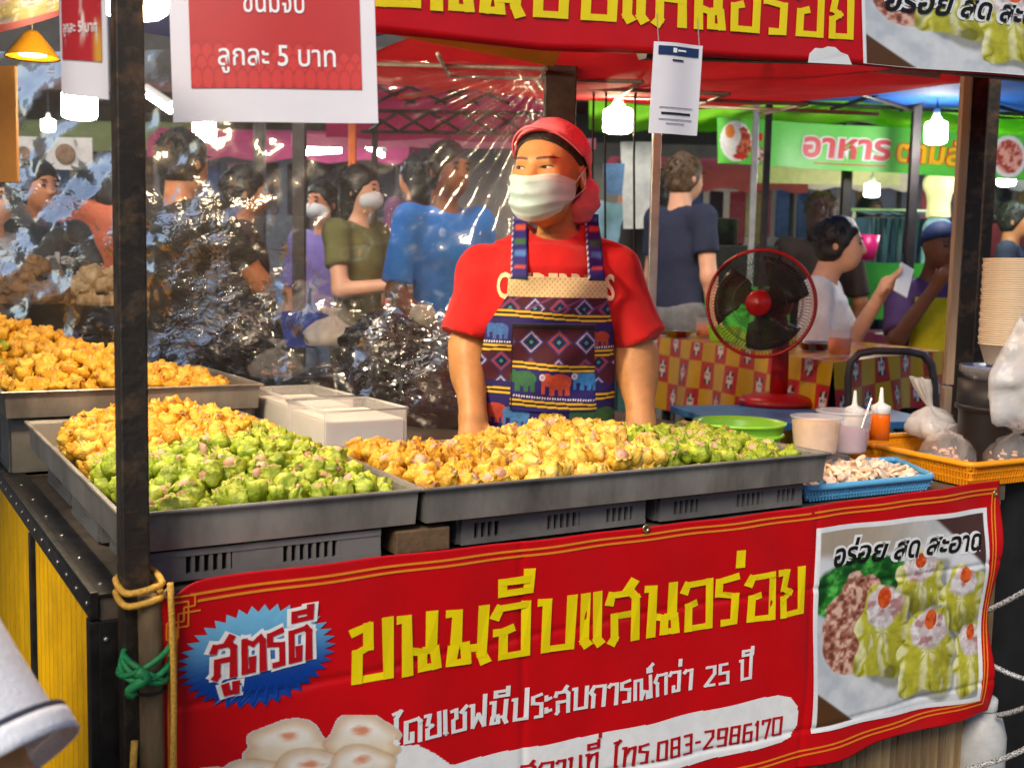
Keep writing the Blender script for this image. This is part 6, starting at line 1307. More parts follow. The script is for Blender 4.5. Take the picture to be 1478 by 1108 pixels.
# ---- distant lit stalls that fill the depth of the market
rr = random.Random(21)
def far_stall(px, Y, w, canopy, cloth, label, top=255):
    x = at(px, 300, Y)[0]; o = thing('market_stall', (x, Y, PZ), label, 'stall', 'distant market stalls'); zt_ = at(px, top, Y)[2]
    MB().box((x, Y, PZ + .42), (w, .6, .84)).build('counter', mat('stall_cloth_' + cloth[0], cloth[1], .8, var=.2, vs=5), o); P_ = np.zeros((14, 5, 3))
    for i, s_ in enumerate(np.linspace(-.55, .55, 14)):
        for j, (dy, dz) in enumerate(((-.5, -.14), (-.48, .0), (-.2, .12), (.2, .14), (.5, .05))): P_[i, j] = (x + s_ * w, Y + dy, zt_ + dz + (.02 * math.sin(i * 1.9) if j == 0 else 0))
    MB().grid(P_).build('canopy', cloth_mat('far_canopy_' + canopy[0], canopy[1]), o, True)
    for sx_ in (-.5, .5): MB().tube([(x + sx_ * w, Y - .3, PZ), (x + sx_ * w, Y - .3, zt_)], .02, 8).build('pole', M_bar, o)
    for k in range(9):
        c = ((.5, .1, .1), (.1, .25, .5), (.6, .5, .15), (.15, .4, .2), (.6, .58, .55), (.5, .2, .4))[rr.randrange(6)]; h_ = rr.uniform(.08, .24); MB().box((x + (k - 4) * w / 9.5, Y - .1 + rr.uniform(-.1, .1), PZ + .842 + h_ / 2), (w / 11, .16, h_), rz(rr.uniform(-20, 20))).build('goods', mat('goods_%d_%d' % (k, int(c[0] * 100)), c, .5, var=.2), o, bevel=.01)
    for k in range(7):
        c = ((.35, .08, .1), (.08, .14, .3), (.5, .48, .45), (.3, .25, .1), (.05, .05, .06))[rr.randrange(5)]; MB().box((x + (k - 3) * w / 7.5, Y + .25, zt_ - .30), (w / 10, .04, .42), rz(rr.uniform(-30, 30))).build('hanging_shirt', mat('hung_%d' % int(c[0] * 100), c, .85, var=.2), o, bevel=.015)
far_stall(1010, 8.8, 1.3, ('rose', lin(214, 90, 110)), ('teal', (.05, .14, .14)), 'distant stall with rose canopy behind the man in navy'); far_stall(1170, 9.6, 1.3, ('cream', (.55, .5, .4)), ('wine', (.16, .03, .05)), 'distant stall with cream canopy behind the seated men'); far_stall(1440, 9.2, 1.2, ('white', (.6, .6, .6)), ('blue', (.05, .09, .2)), 'distant stall with white canopy at the right edge')
far_stall(420, 9.0, 1.8, ('plum', lin(150, 50, 90)), ('grey', (.15, .15, .15)), 'distant stall with plum canopy seen through the plastic', 215); far_stall(110, 9.4, 1.8, ('olive', (.14, .17, .06)), ('sand', (.3, .24, .15)), 'distant stall with olive canopy at the far left', 200)
# ================================================================== PEOPLE IN THE BACKGROUND
SK = mat('skin_far', lin(186, 122, 84), .5, var=.08, vs=20); SKL = mat('skin_far_light', lin(214, 160, 128), .5, var=.06, vs=20); SKD = mat('skin_far_dark', lin(120, 74, 50), .5, var=.08, vs=20)
EYE = mat('far_eye', (.02, .014, .012), .3, var=0); BROW = mat('far_brow', (.03, .02, .015), .7, var=0)
def shirtm(n, c): return mat('shirt_' + n, c, .85, var=.15, vs=9, bump=.2, bs=60)
def person(label, px, Y, top_py, yaw, shirt, pants, hair=None, skin=SK, arms=None, sit=False, mask=False, capm=None, h=.015, apron=None, bun=False, sleeve=.9, nod=0, z0=None, longhair=False, sc=None):
    ztop = at(px, top_py, Y)[2]; zs = -.42 if sit else 0.; base = PZ if z0 is None else z0
    k = sc or ((ztop - base) / (1.70 + zs)); base = ztop - k * (1.70 + zs); X = at(px, (top_py + 250) / 2, Y)[0]; R_ = rz(yaw); org = np.array([X, Y, base]); xf = lambda v: (v * k) @ R_.T + org
    root = thing('person', (X, Y, base), label, 'person'); D = np.array([0, 0, zs]); hc = np.array([0, -.02 - nod * .04, 1.585]) + D
    sh = [np.array([s * .175, .01, 1.385]) + D for s in (-1, 1)]
    arms = arms or (((-.235, .0, 1.10), (-.225, -.06, .84)), ((.235, .0, 1.10), (.225, -.06, .84)))
    arms = [[np.array(a, float) + D for a in A] for A in arms]
    rows = [(.90, 0, 0, .155, .11), (1.08, 0, 0, .138, .10), (1.24, 0, -.005, .160, .112), (1.35, 0, 0, .160, .10), (1.41, 0, .01, .095, .065), (1.44, 0, .012, .06, .05)]; rows = [(z + zs, a, b, c, d) for z, a, b, c, d in rows]
    def head(P):
        d = ell(P, hc + (0, .015, .022), (.074, .092, .088)); d = smin(d, ell(P, hc + (0, -.02, -.035), (.060, .070, .080)), .03); d = smin(d, cap(P, hc + (0, -.088, -.005), hc + (0, -.10, -.03), .008, .012), .012)
        for s in (-1, 1): d = smin(d, ell(P, hc + (.074 * s, .012, -.012), (.009, .018, .028)), .008); d = sub(d, ell(P, hc + (.03 * s, -.095, .004), (.016, .014, .008)), .008)
        return d
    def hnd(P, wr, el):
        ax = wr - el; ax /= np.linalg.norm(ax); sd = np.cross(ax, (0, 1., 0.2)); sd /= np.linalg.norm(sd) + 1e-9; d = cap(P, wr, wr + ax * .07, .026, .034)
        for q in (-1.5, -.5, .5, 1.5): a = wr + ax * .085 + sd * .014 * q; d = smin(d, cap(P, a, a + ax * (.075 - .008 * abs(q)) + np.array([0, -.02, 0]), .0095, .008), .006)
        a = wr + ax * .03 + sd * .03; return smin(d, cap(P, a, a + ax * .05 + sd * .025, .012, .009), .008)
    hips = [np.array([s * .085, 0, .90]) + D for s in (-1, 1)]; kn = [np.array([s * .10, -.42, .52]) if sit else np.array([s * .095, -.015, .50]) for s in (-1, 1)]; an = [np.array([s * .10, -.40, .07]) if sit else np.array([s * .095, .02, .07]) for s in (-1, 1)]
    def body(P):
        d = loft(P, [(z, a, b, c - .014, e - .014) for z, a, b, c, e in rows]); d = smin(d, cap(P, hc + (0, .03, -.06), np.array([0, .015, 1.39]) + D, .052, .058), .03); d = smin(d, head(P), .02)
        for i in (0, 1):
            el, wr = arms[i]; d = smin(d, cap(P, sh[i], el, .046, .040), .03); d = smin(d, cap(P, el, wr, .040, .028), .02); d = smin(d, hnd(P, wr, el), .012); d = smin(d, cap(P, hips[i], kn[i], .07, .05), .03); d = smin(d, cap(P, kn[i], an[i], .05, .035), .02); d = smin(d, cap(P, an[i], an[i] + (0, -.14, -.035), .035, .028), .02)
        return d
    allp = np.array([hc + (0, 0, .14), hc + (-.1, -.15, 0), hc + (.1, .13, 0)] + sh + [a for A in arms for a in A] + hips + kn + an); lo, hi = allp.min(0) - .2, allp.max(0) + .2; lo[2] = max(lo[2], -.02)
    sdfobj('body', body, lo, np.minimum(hi, (9, 9, hc[2] + .16)), h, skin, root, xf)
    def shf(P):
        d = loft(P, rows); d = smin(d, np.minimum(cap(P, np.array([0, .012, 1.385]) + D, sh[0], .05, .062), cap(P, np.array([0, .012, 1.385]) + D, sh[1], .05, .062)), .03)
        for i in (0, 1):
            el = arms[i][0]; e2_ = sh[i] + (el - sh[i]) * sleeve; ax = el - sh[i]; ax /= np.linalg.norm(ax); d = smin(d, np.maximum(cap(P, sh[i], e2_ + ax * .05, .062, .062), (P - e2_) @ ax), .03)
        d = sub(d, ell(P, np.array([0, -.02, 1.47]) + D, (.07, .09, .06)), .006); return d + .012 * (fbm(P, 10, 5, 2) - .5)
    slo = np.min([rows[0][3] * -1 - .08, min(a[0][0] for a in arms) - .12]); shi = max(.24, max(a[0][0] for a in arms) + .12); yl = min(-.2, min(a[0][1] for a in arms) - .12); yh = max(.2, max(a[0][1] for a in arms) + .12)
    sdfobj('shirt', shf, (slo, yl, .86 + zs), (shi, yh, max(1.48 + zs, max(a[0][2] for a in arms) + .1)), h, shirt, root, xf)
    def trf(P):
        d = ell(P, np.array([0, 0, .90]) + D, (.162, .118, .12))
        for i in (0, 1): d = smin(d, cap(P, hips[i], kn[i], .088, .068), .04); d = smin(d, cap(P, kn[i], an[i], .068, .052), .03)
        return d
    sdfobj('trousers', trf, (-.26, min(-.2, kn[0][1] - .15), .03), (.26, .2, 1.04 + zs), h * 1.4, pants, root, xf)
    if capm:
        def cf(P):
            p = P - hc; d = ell(p, (0, .014, .03), (.084, .102, .094)); d = np.maximum(d, -(p[:, 2] * .9 + p[:, 1] * .25 - .022)); return d
        sdfobj('cap', cf, hc - .14, hc + .15, .011, capm, root, xf)
    if hair:
        def hf(P):
            p = P - hc; d = smin(ell(p, (0, .02, .028), (.084, .100, .096)), ell(p, (0, .02, -.03), (.078, .088, .07)), .02) + .022 * (fbm(P, 26, 3, 2) - .5); d = np.maximum(np.maximum(d, -((p - np.array([0, -.088, .062 + 0 * k])) @ np.array([0, .80, .60]) + .010 * (vnoise(P, 45, 2) - .5))), (-.078 - p[:, 2]) if not longhair else -1 + 0 * p[:, 2])
            if longhair: d = smin(d, ell(p, (0, .06, -.08), (.078, .05, .12)), .03)
            if bun: d = smin(d, ell(p, (0, .10, .03), (.04, .04, .04)), .02)
            return d
        hair_o = sdfobj('hair', hf, hc - .22, hc + .17, .010, hair, root, xf)
    if hair:
        rr = np.random.RandomState(int(px) % 9999 + 7); n_ = 420; u = rr.randn(n_, 3); u /= np.linalg.norm(u, axis=1)[:, None]; u[:, 2] = np.where(u[:, 2] < -.25, -u[:, 2], u[:, 2]); keep_ = (u[:, 1] * .8 + u[:, 2] * .6) > -.12; u = u[keep_]
        p0 = hc + np.array([0, .02, .02]) + u * np.array([.084, .100, .096]); tl = rr.uniform(.016, .040, len(u)); dirn = u * .5 + np.array([0, .35, -.75]) + rr.randn(len(u), 3) * .4; dirn /= np.linalg.norm(dirn, axis=1)[:, None]; sd = np.cross(dirn, u); sd /= np.linalg.norm(sd, axis=1)[:, None] + 1e-9
        V = np.stack([p0 - sd * .005, p0 + sd * .005, p0 + dirn * tl[:, None]], 1).reshape(-1, 3); q_ = mk('hair_strands', xf(V), [(3 * i, 3 * i + 1, 3 * i + 2) for i in range(len(u))], hair, hair_o); q_['kind'] = 'stuff'
    for s in (-1, 1):
        for nm, dx, dy, dz, r3, mm in (('eye', .030, -.083, .004, (.012, .006, .005), EYE), ('eyebrow', .031, -.084, .026, (.019, .006, .0035), BROW)):
            mb = MB(); mb.lathe([(math.sin(w), -math.cos(w)) for w in np.linspace(.01, math.pi - .01, 7)], (0, 0, 0), 10); v = np.concatenate(mb.v) * np.array(r3) + hc + (dx * s, dy, dz); mk(nm, xf(v), mb.f, mm, root, True)
    for i in (0, 1):
        c = an[i]; v, f_ = surfnet(lambda P: ell(P, c + (0, -.06, -.035), (.045, .13, .05)), c - (.08, .22, .07), c + (.08, .1, .05), .016); v[:, 2] = np.maximum(v[:, 2], 0); mk('shoe', xf(v), f_, M_hair, root, True)
    if mask:
        def mf(P): p = P - hc; d = ell(p, (0, -.03, -.042), (.066, .078, .055)); return np.maximum(d, p[:, 1] + .02)
        sdfobj('face_mask', mf, hc - .13, hc + .1, .009, mat('mask_white', (.62, .66, .68), .7, var=.04), root, xf)
    if apron:
        def af(P): d = loft(P, [(z, a, b, c + .012, e + .014) for z, a, b, c, e in rows[:4]]); return np.maximum(np.maximum(d, P[:, 1] + .02), np.abs(P[:, 0]) - .13)
        sdfobj('apron', af, (-.2, -.2, .9 + zs), (.2, .0, 1.36 + zs), h, apron, root, xf)
    root['_k'] = k; del root['_k']; return root, xf
dn = (((-.235, .0, 1.10), (-.225, -.06, .84)), ((.235, .0, 1.10), (.225, -.06, .84)))
navy = shirtm('navy', (.02, .025, .055)); blk = shirtm('black', (.018, .017, .016)); jean = mat('denim_trousers', (.10, .13, .19), .85, var=.2); grey = mat('grey_shorts', (.16, .16, .16), .85, var=.2); wht = shirtm('white', (.72, .71, .72)); brn = shirtm('brown', (.05, .03, .025))
BRH = mat('brown_hair', (.10, .06, .03), .55, var=.4, vs=50, bump=.3, bs=120)
person('man in navy t-shirt standing with his back turned behind the vendor', 986, 5.7, 222, 122, navy, grey, BRH, SKL, (((-.24, .02, 1.10), (-.23, -.05, .86)), ((.25, -.03, 1.10), (.26, -.13, .87))), sleeve=.62)
person('dark haired woman half hidden beside the man in navy', 961, 6.4, 246, 160, blk, jean, M_hair, SK, longhair=True)
s1, xf1 = person('seated man in white t-shirt looking at his phone behind the fan', 1196, 4.75, 313, 68, wht, jean, M_hair, SKL, (((-.24, -.02, 1.08), (-.18, -.28, .99)), ((.25, -.10, 1.16), (.12, -.22, 1.37))), sit=True, h=.012, sleeve=.72, nod=1, sc=1.0)
pp = xf1(np.array([[.075, -.315, 1.02]]))[0]; ph = thing('phone', pp, 'white smartphone held up by the seated man in white', 'phone'); R_ = rz(22) @ rx(-20) @ ry(28)
MB().box(pp, (.070, .009, .145), R_).build('phone_body', mat('phone_white', (.72, .72, .75), .25, var=.02), ph, bevel=.003); MB().box(pp + R_ @ np.array([0, .0055, 0]), (.060, .002, .125), R_).build('screen', mat('phone_screen', (.02, .02, .03), .1, var=0), ph)
person('person in dark brown seen from behind, between the tent posts', 1186, 6.2, 277, 170, brn, jean, mat('auburn_hair', (.06, .025, .018), .5, var=.3, bump=.3, bs=100), SK, longhair=True, sit=True, sc=1.0)
person('man in a navy cap and yellow bib eating by the wooden post', 1352, 5.3, 322, 12, shirtm('purple', (.10, .04, .13)), jean, None, SKD, (((-.24, -.12, 1.16), (-.16, -.28, 1.40)), ((.24, .0, 1.10), (.20, -.2, .96))), sit=True, capm=mat('navy_cap', lin(24, 44, 90), .7, var=.1), apron=shirtm('yellow', lin(206, 180, 10)), sc=1.0, nod=1)
person('walker in navy carrying a pale bag at the right frame edge', 1466, 7.0, 292, 60, navy, jean, M_hair, SK)
person('distant shopper in dark clothes behind the jeans rail', 1256, 8.6, 282, 20, navy, jean, M_hair, SKD)
# seen through the plastic sheet
person('man in bright blue shirt standing behind the plastic sheet', 645, 4.3, 205, 40, shirtm('blue', lin(34, 120, 214)), jean, M_hair, SKD, (((-.24, .0, 1.10), (-.20, -.20, .95)), ((.24, .02, 1.10), (.24, -.04, .85))))
person('masked woman in olive top looking at her phone behind the plastic', 518, 4.9, 240, 65, shirtm('olive', lin(104, 104, 60)), mat('olive_trousers', (.06, .06, .04), .85, var=.2), M_hair, SKL, (((-.22, -.05, 1.12), (-.10, -.34, 1.16)), ((.22, -.06, 1.12), (.10, -.36, 1.14))), mask=True, longhair=True, sleeve=.6)
person('big man in black t-shirt turned away behind the plastic sheet', 262, 3.95, 188, 150, blk, jean, M_hair, SK, (((-.30, -.10, 1.14), (-.20, -.28, 1.0)), ((.30, -.10, 1.14), (.20, -.3, 1.0))), sleeve=.75)
person('person with tied hair standing behind the man in black', 352, 4.7, 240, 105, brn, jean, M_hair, SK, bun=True)
person('woman in lilac blouse standing between the tent poles', 468, 5.6, 262, -30, shirtm('lilac', lin(110, 96, 160)), jean, M_hair, SK, longhair=True, mask=True)
lp, lxf = person('person in dark sports shirt with folded arms at the far left', 55, 4.4, 232, 50, shirtm('charcoal', (.045, .05, .052)), jean, M_hair, SK, (((-.26, -.06, 1.13), (.02, -.25, 1.06)), ((.26, -.06, 1.13), (.02, -.27, 1.10))), sleeve=.6)
v, fa = textmesh('ada', 1., .03); mk('shirt_lettering', lxf(np.stack([-.11 + .2 * v[:, 0] / v[:, 0].max(), np.full(len(v), -.132), 1.255 + .07 * v[:, 1]], 1)), fa, mat('pale_print', (.5, .5, .5), .6, var=.05), lp)
person('person in pale shirt cut off by the left frame edge', -14, 4.2, 248, 60, shirtm('stone', (.34, .34, .36)), jean, M_hair, SKL)
# more passers-by deeper in the market
crowd = [(150, 6.4, 222, 'passer-by in rust top far behind the front pole', lin(150, 70, 40)), (600, 7.4, 226, 'passer-by in plum far behind the olive top woman', (.10, .03, .07)), (905, 7.6, 232, 'passer-by in pale blue far behind the vendor', (.2, .32, .45)), (1440, 8.6, 262, 'passer-by in wine red beyond the right posts', (.16, .02, .03))]
for px, Y, tp_, lab, c in crowd: person(lab, px, Y, tp_, random.Random(px).uniform(120, 240), shirtm('c%d' % px, c), jean, M_hair, SK, h=.02, longhair=px % 2 == 0)
# customer in the foreground, only a white sleeve in view
M_pique = mat('white_pique', (.90, .90, .92), .9, var=.07, vs=220, bump=.28, bs=300)
FY = .98; fs_ = at(-266, 700, FY + .05); fe = at(29, 1230, FY - .06); fw = at(170, 1340, FY + .02)
cu = thing('person', (fs_[0] - .2, FY + .05, 0), 'customer in white knitted shirt, one sleeve at the lower left corner', 'person'); cX, cY = fs_[0] - .15, FY + .05; czs = fs_[2] + .02
def cbody(P):
    d = loft(P, [(czs - .45, cX, cY, .14, .10), (czs - .1, cX, cY, .15, .10), (czs, cX, cY, .14, .08), (czs + .06, cX, cY, .06, .05)]); d = smin(d, cap(P, (cX, cY, czs), (cX, cY, czs + .13), .05, .05), .03); d = smin(d, ell(P, (cX, cY - .01, czs + .22), (.075, .095, .115)), .02)
    d = smin(d, cap(P, (cX + .15, cY, czs - .02), fe, .05, .042), .03); d = smin(d, cap(P, fe, fw, .042, .03), .02); ax_ = (fw - fe) / np.linalg.norm(fw - fe); d = smin(d, cap(P, fw, fw + ax_ * .06, .03, .034), .02)
    for q in (-1.5, -.5, .5, 1.5): a = fw + ax_ * .08 + np.array([0, .016 * q, 0]); d = smin(d, cap(P, a, a + ax_ * .07 - ez * .01, .009, .008), .005)
    for s in (-1, 1): d = smin(d, cap(P, (cX + .08 * s, cY, czs - .45), (cX + .09 * s, cY, .05), .075, .045), .04)
    return smin(d, cap(P, (cX - .15, cY, czs - .02), (cX - .2, cY, czs - .5), .05, .035), .03)
sdfobj('body', cbody, (cX - .3, cY - .25, 0), (max(fw[0], fe[0]) + .2, cY + .25, czs + .36), .016, M_skin, cu)
ax_ = fe - fs_; Ls = np.linalg.norm(ax_); ax_ /= Ls; cutp = at(-42, 1120, FY - .03)
def cshirt(P):
    d = loft(P, [(czs - .55, cX, cY, .165, .12), (czs - .1, cX, cY, .165, .115), (czs, cX, cY, .15, .095), (czs + .055, cX, cY, .07, .06)]); s_ = cap(P, (cX + .15, cY, czs - .02), fe + ax_ * .05, .075, .082); s_ = np.maximum(s_, (P - cutp) @ ax_); d = smin(d, s_, .03); d = sub(d, ell(P, (cX, cY - .03, czs + .08), (.065, .09, .06)), .006); return d + .008 * (fbm(P, 9, 2, 2) - .5)
sdfobj('knit_shirt', cshirt, (cX - .26, cY - .25, czs - .58), (max(fw[0], fe[0]) + .1, cY + .25, czs + .12), .0068, M_pique, cu)
def hem(r, l0, l1, name, m):
    a_ = np.cross(ax_, ez); a_ /= np.linalg.norm(a_); b_ = np.cross(ax_, a_); c0 = fs_ + ax_ * np.dot(cutp - fs_, ax_) ; cen = (np.array([cX + .15, cY, czs - .02])); dirn = fe + ax_ * .05 - cen; dirn /= np.linalg.norm(dirn); t0 = np.dot(cutp - cen, ax_) / np.dot(dirn, ax_); c0 = cen + dirn * t0
    P_ = np.array([[c0 + ax_ * (l0 + (l1 - l0) * k) + r * (a_ * math.cos(w) + b_ * math.sin(w)) for w in np.linspace(0, 2 * math.pi, 48)[:-1]] for k in np.linspace(0, 1, 4)]); o = MB().grid(P_, wrap=True).build(name, m, cu, True); so = o.modifiers.new('thick', 'SOLIDIFY'); so.thickness = .004
hem(.0855, -.012, -.006, 'dark_stripe', mat('navy_stripe', (.05, .055, .08), .85, var=.1)); hem(.086, -.006, .016, 'cuff', M_pique)
sdfobj('hair', lambda P: np.maximum(ell(P, (cX, cY + .01, czs + .245), (.085, .104, .105)), -((P - np.array([cX, cY - .085, czs + .27])) @ np.array([0, .6, .8]))), (cX - .12, cY - .15, czs + .1), (cX + .12, cY + .15, czs + .37), .013, M_hair, cu)
sdfobj('trousers', lambda P: np.minimum(cap(P, (cX - .08, cY, czs - .5), (cX - .09, cY, .04), .092, .06), cap(P, (cX + .08, cY, czs - .5), (cX + .09, cY, .04), .092, .06)), (cX - .2, cY - .12, 0), (cX + .2, cY + .12, czs - .38), .018, M_trou, cu)
# ================================================================== PLASTIC SHEET AND WHAT LIES BEHIND IT
mf = bpy.data.materials.new('plastic_film'); mf.use_nodes = True; n, l = mf.node_tree.nodes, mf.node_tree.links; n.remove(n['Principled BSDF'])
tr = n.new('ShaderNodeBsdfTransparent'); gl = n.new('ShaderNodeBsdfGlossy'); gl.inputs['Roughness'].default_value = .065; df = n.new('ShaderNodeBsdfTranslucent'); d2 = n.new('ShaderNodeBsdfDiffuse'); d2.inputs[0].default_value = (.75, .72, .70, 1); df.inputs[0].default_value = (.8, .78, .76, 1)
tc = n.new('ShaderNodeTexCoord'); nz1 = n.new('ShaderNodeTexNoise'); nz1.inputs['Scale'].default_value = 24; nz1.inputs['Detail'].default_value = 2.5; nz1.inputs['Roughness'].default_value = .5; nz1.inputs['Distortion'].default_value = .8
mp = n.new('ShaderNodeMapping'); mp.inputs['Rotation'].default_value = (0, math.radians(25), 0); mp.inputs['Scale'].default_value = (1, 1, 1.9); l.new(tc.outputs['Object'], mp.inputs[0]); l.new(mp.outputs[0], nz1.inputs['Vector'])
at_ = n.new('ShaderNodeAttribute'); at_.attribute_name = 'Col'; sp = n.new('ShaderNodeSeparateColor'); l.new(at_.outputs['Color'], sp.inputs[0])
bp_ = n.new('ShaderNodeBump'); bp_.inputs['Distance'].default_value = .09; l.new(nz1.outputs['Fac'], bp_.inputs['Height']); l.new(sp.outputs[0], bp_.inputs['Strength']); l.new(bp_.outputs[0], gl.inputs['Normal'])
lw = n.new('ShaderNodeFresnel'); lw.inputs['IOR'].default_value = 1.5; l.new(bp_.outputs[0], lw.inputs['Normal'])
ad = n.new('ShaderNodeMath'); ad.operation = 'MULTIPLY_ADD'; ad.inputs[1].default_value = .85; ad.inputs[2].default_value = .02; l.new(lw.outputs[0], ad.inputs[0])
gl2 = n.new('ShaderNodeBsdfGlossy'); gl2.inputs['Roughness'].default_value = .28; l.new(bp_.outputs[0], gl2.inputs['Normal'])
mg_ = n.new('ShaderNodeMixShader'); mg_.inputs[0].default_value = .32; l.new(gl.outputs[0], mg_.inputs[1]); l.new(gl2.outputs[0], mg_.inputs[2])
m1 = n.new('ShaderNodeMixShader'); l.new(ad.outputs[0], m1.inputs[0]); l.new(tr.outputs[0], m1.inputs[1]); l.new(mg_.outputs[0], m1.inputs[2])
m0 = n.new('ShaderNodeMixShader'); m0.inputs[0].default_value = .5; l.new(df.outputs[0], m0.inputs[1]); l.new(d2.outputs[0], m0.inputs[2])
m2 = n.new('ShaderNodeMixShader'); l.new(sp.outputs[1], m2.inputs[0]); l.new(m1.outputs[0], m2.inputs[1]); l.new(m0.outputs[0], m2.inputs[2]); l.new(m2.outputs[0], n['Material Output'].inputs[0])
nu, nv = 200, 130; s, t = np.meshgrid(np.linspace(0, 1, nu), np.linspace(0, 1, nv), indexing='ij')
px = -260 + s * (792 + 260) ; py = 78 + (640 - 78) * t - 12 * s; Yf = 3.75 - .62 * s
px = px - 95 * sst(.45, 1, s) * sst(.15, .9, t) ** 1.2          # the right edge is pulled back to the lashing
G_ = np.array([[at(a, b, c) for a, b, c in zip(r1, r2, r3)] for r1, r2, r3 in zip(px, py, Yf)])
ang = np.arctan2(py - 90, 800 - px); rad_ = np.hypot(px - 800, py - 90); fold = np.sin(ang * 34 + 3 * n2(px, py, .01, 3)) * .012 * np.exp(-rad_ / 260)
crum = np.exp(-((px - 300) / 150) ** 2 - ((py - 420) / 120) ** 2) + np.exp(-((px - 600) / 110) ** 2 - ((py - 520) / 90) ** 2) + .3 * np.exp(-((px - 60) / 130) ** 2 - ((py - 300) / 160) ** 2)
G_[..., 1] += fold + (n2(px, py, .012, 7, 4) - .5) * (.04 + .14 * np.clip(crum, 0, 1)) + .006 * np.sin((px * .8 + py) * .06) * np.exp(-((px - 60) / 130) ** 2)
film_c = np.zeros((nu * nv, 3)); film_c[:, 0] = (.022 + .42 * np.clip(crum * 1.25 - .12, 0, 1) * sst(.35, .6, n2(px, py, .014, 21))).ravel(); milky = .03 + .22 * np.exp(-((px - 740) / 62) ** 2 - ((py - 230) / 150) ** 2) * sst(.2, .7, n2(px, py, .02, 5)) + .012 * n2(px, py, .015, 9); film_c[:, 1] = milky.ravel()
fo = MB().grid(G_).build('plastic_sheet', mf, None, True, col=film_c); tag(fo, 'clear crinkled plastic sheet hung across the back of the stall', 'plastic sheet')
# table with stock behind the sheet
bt = thing('stock_table', (-.35, 3.95, 0), 'table of packed stock behind the plastic sheet', 'table'); zk = .80
MB().box((-.35, 4.0, zk - .015), (1.3, .8, .03)).build('table_top', M_top, bt); [MB().box((-.35 + a, 4.0 + b, zk / 2 - .015), (.04, .04, zk - .03)).build('leg', M_black, bt) for a, b in ((-.6, -.35), (.6, -.35), (.6, .35), (-.6, .35))]
def crumple(px, py, Y, rx_, ry_, rz_, m, label, seed, name='bin_bag', cat='bag', h=.012, amp=.05):
    c = at(px, py, Y); fn = lambda P: ell(P, c, (rx_, ry_, rz_)) + amp * (fbm(P, 16, seed, 3) - .5) + .35 * amp * (np.abs(vnoise(P, 34, seed + 5) - .5) * 2 - .5)
    o = sdfobj(name, fn, c - np.array([rx_, ry_, rz_]) - .05, c + np.array([rx_, ry_, rz_]) + .05, h, m); return tag(o, label, cat, 'bags behind the plastic sheet')
crumple(560, 530, 3.62, .17, .12, .17, M_kbag, 'black plastic bin bag bulging behind the plastic next to the vendor', 3); crumple(330, 500, 3.9, .22, .12, .20, M_kbag, 'black plastic bin bag behind the back left tray', 4); crumple(645, 580, 3.45, .13, .10, .13, mat('maroon_bag', (.05, .018, .018), .25, var=.2, bump=.6, bs=22), 'dark maroon bag low down beside the vendor', 5); crumple(480, 570, 3.55, .16, .10, .09, M_kbag, 'low black plastic bag lying behind the white boxes', 8)
crumple(612, 458, 3.75, .045, .04, .045, mat('pale_bag', (.45, .42, .34), .3, var=.1, bump=.5, bs=30), 'round pale tied bag on top of the black bin bag', 6, 'tied_bag', h=.009, amp=.02); crumple(575, 468, 3.8, .07, .05, .04, mat('red_bag', (.16, .02, .02), .3, var=.2, bump=.5, bs=30), 'dull red bag lying on the black bin bag', 7, 'tied_bag', h=.009, amp=.03)
p = at(440, 500, 3.85); bx_ = thing('blue_tub', p, 'blue plastic tub with a bag of pork rinds behind the plastic', 'tub'); MB().lathe([(0, 0), (.075, 0), (.10, .12), (.104, .122), (.096, .122), (.072, .008), (0, .008)], p, 4, rz(40)).build('tub', mat('cobalt_plastic', lin(44, 70, 170), .4, var=.08), bx_, bevel=.006)
bag((p[0], p[1] + .13, p[2] + .03), .13, .17, .02, M_cbag, 'large clear bag of pork rinds behind the blue tub', .03, 44, content=(mat('rind', lin(206, 150, 96), .6, var=.25, vs=30), 26))
q = at(400, 545, 3.75); bag((q[0], q[1], q[2]), .09, .10, .02, M_cbag, 'clear bag of pink meat lying before the blue tub', .03, 45, content=(mat('pink_meat', lin(206, 130, 120), .5, var=.2), 16)); q = at(478, 500, 3.75); bag((q[0], q[1], q[2]), .085, .10, .02, M_bag, 'white bag slumped right of the blue tub', .03, 46, content=(M_rice, 8))
# basins of brown rinds at the far left
def basin(px, py, Y, r, label, c, n_=70, seed=1, top=.16):
    p = at(px, py, Y); o = thing('steel_basin', p, label, 'basin', 'steel basins of fried food'); MB().lathe([(0, 0), (r * .7, 0), (r, .10), (r * 1.05, .102), (r * .98, .10), (r * .68, .006), (0, .006)], p, 36).build('bowl', mat('basin_steel', (.4, .38, .35), .35, .9, var=.15), o, True)
    mb = MB(); rr = random.Random(seed)
    for i in range(n_): a, q = rr.uniform(0, 6.28), math.sqrt(rr.random()) * .92; s_ = rr.uniform(.028, .05); v = DV[i % 7][0][0] * s_; mb.add(v @ np.array(Matrix.Rotation(rr.uniform(0, 6), 3, 'X')).T + p + (r * q * math.cos(a), r * q * math.sin(a), .05 + top * (1 - q * q) + rr.uniform(-.02, .02)), DV[i % 7][0][1])
    q_ = mb.build('fried_heap', mat('rinds_' + str(seed), c, .65, var=.4, vs=22, bump=.4, bs=60), o, True); q_['kind'] = 'stuff'
    MB().tube([(p[0], p[1], PZ * 0), (p[0], p[1], p[2])], r * .5, 20).build('stand', M_black, o)
basin(40, 478, 3.86, .20, 'steel basin of brown fried pork rinds at the far left', (.16, .085, .03), 80, 1); basin(150, 480, 3.95, .17, 'steel basin of pale fried crackling beside the front pole', (.34, .23, .11), 60, 2, .14)
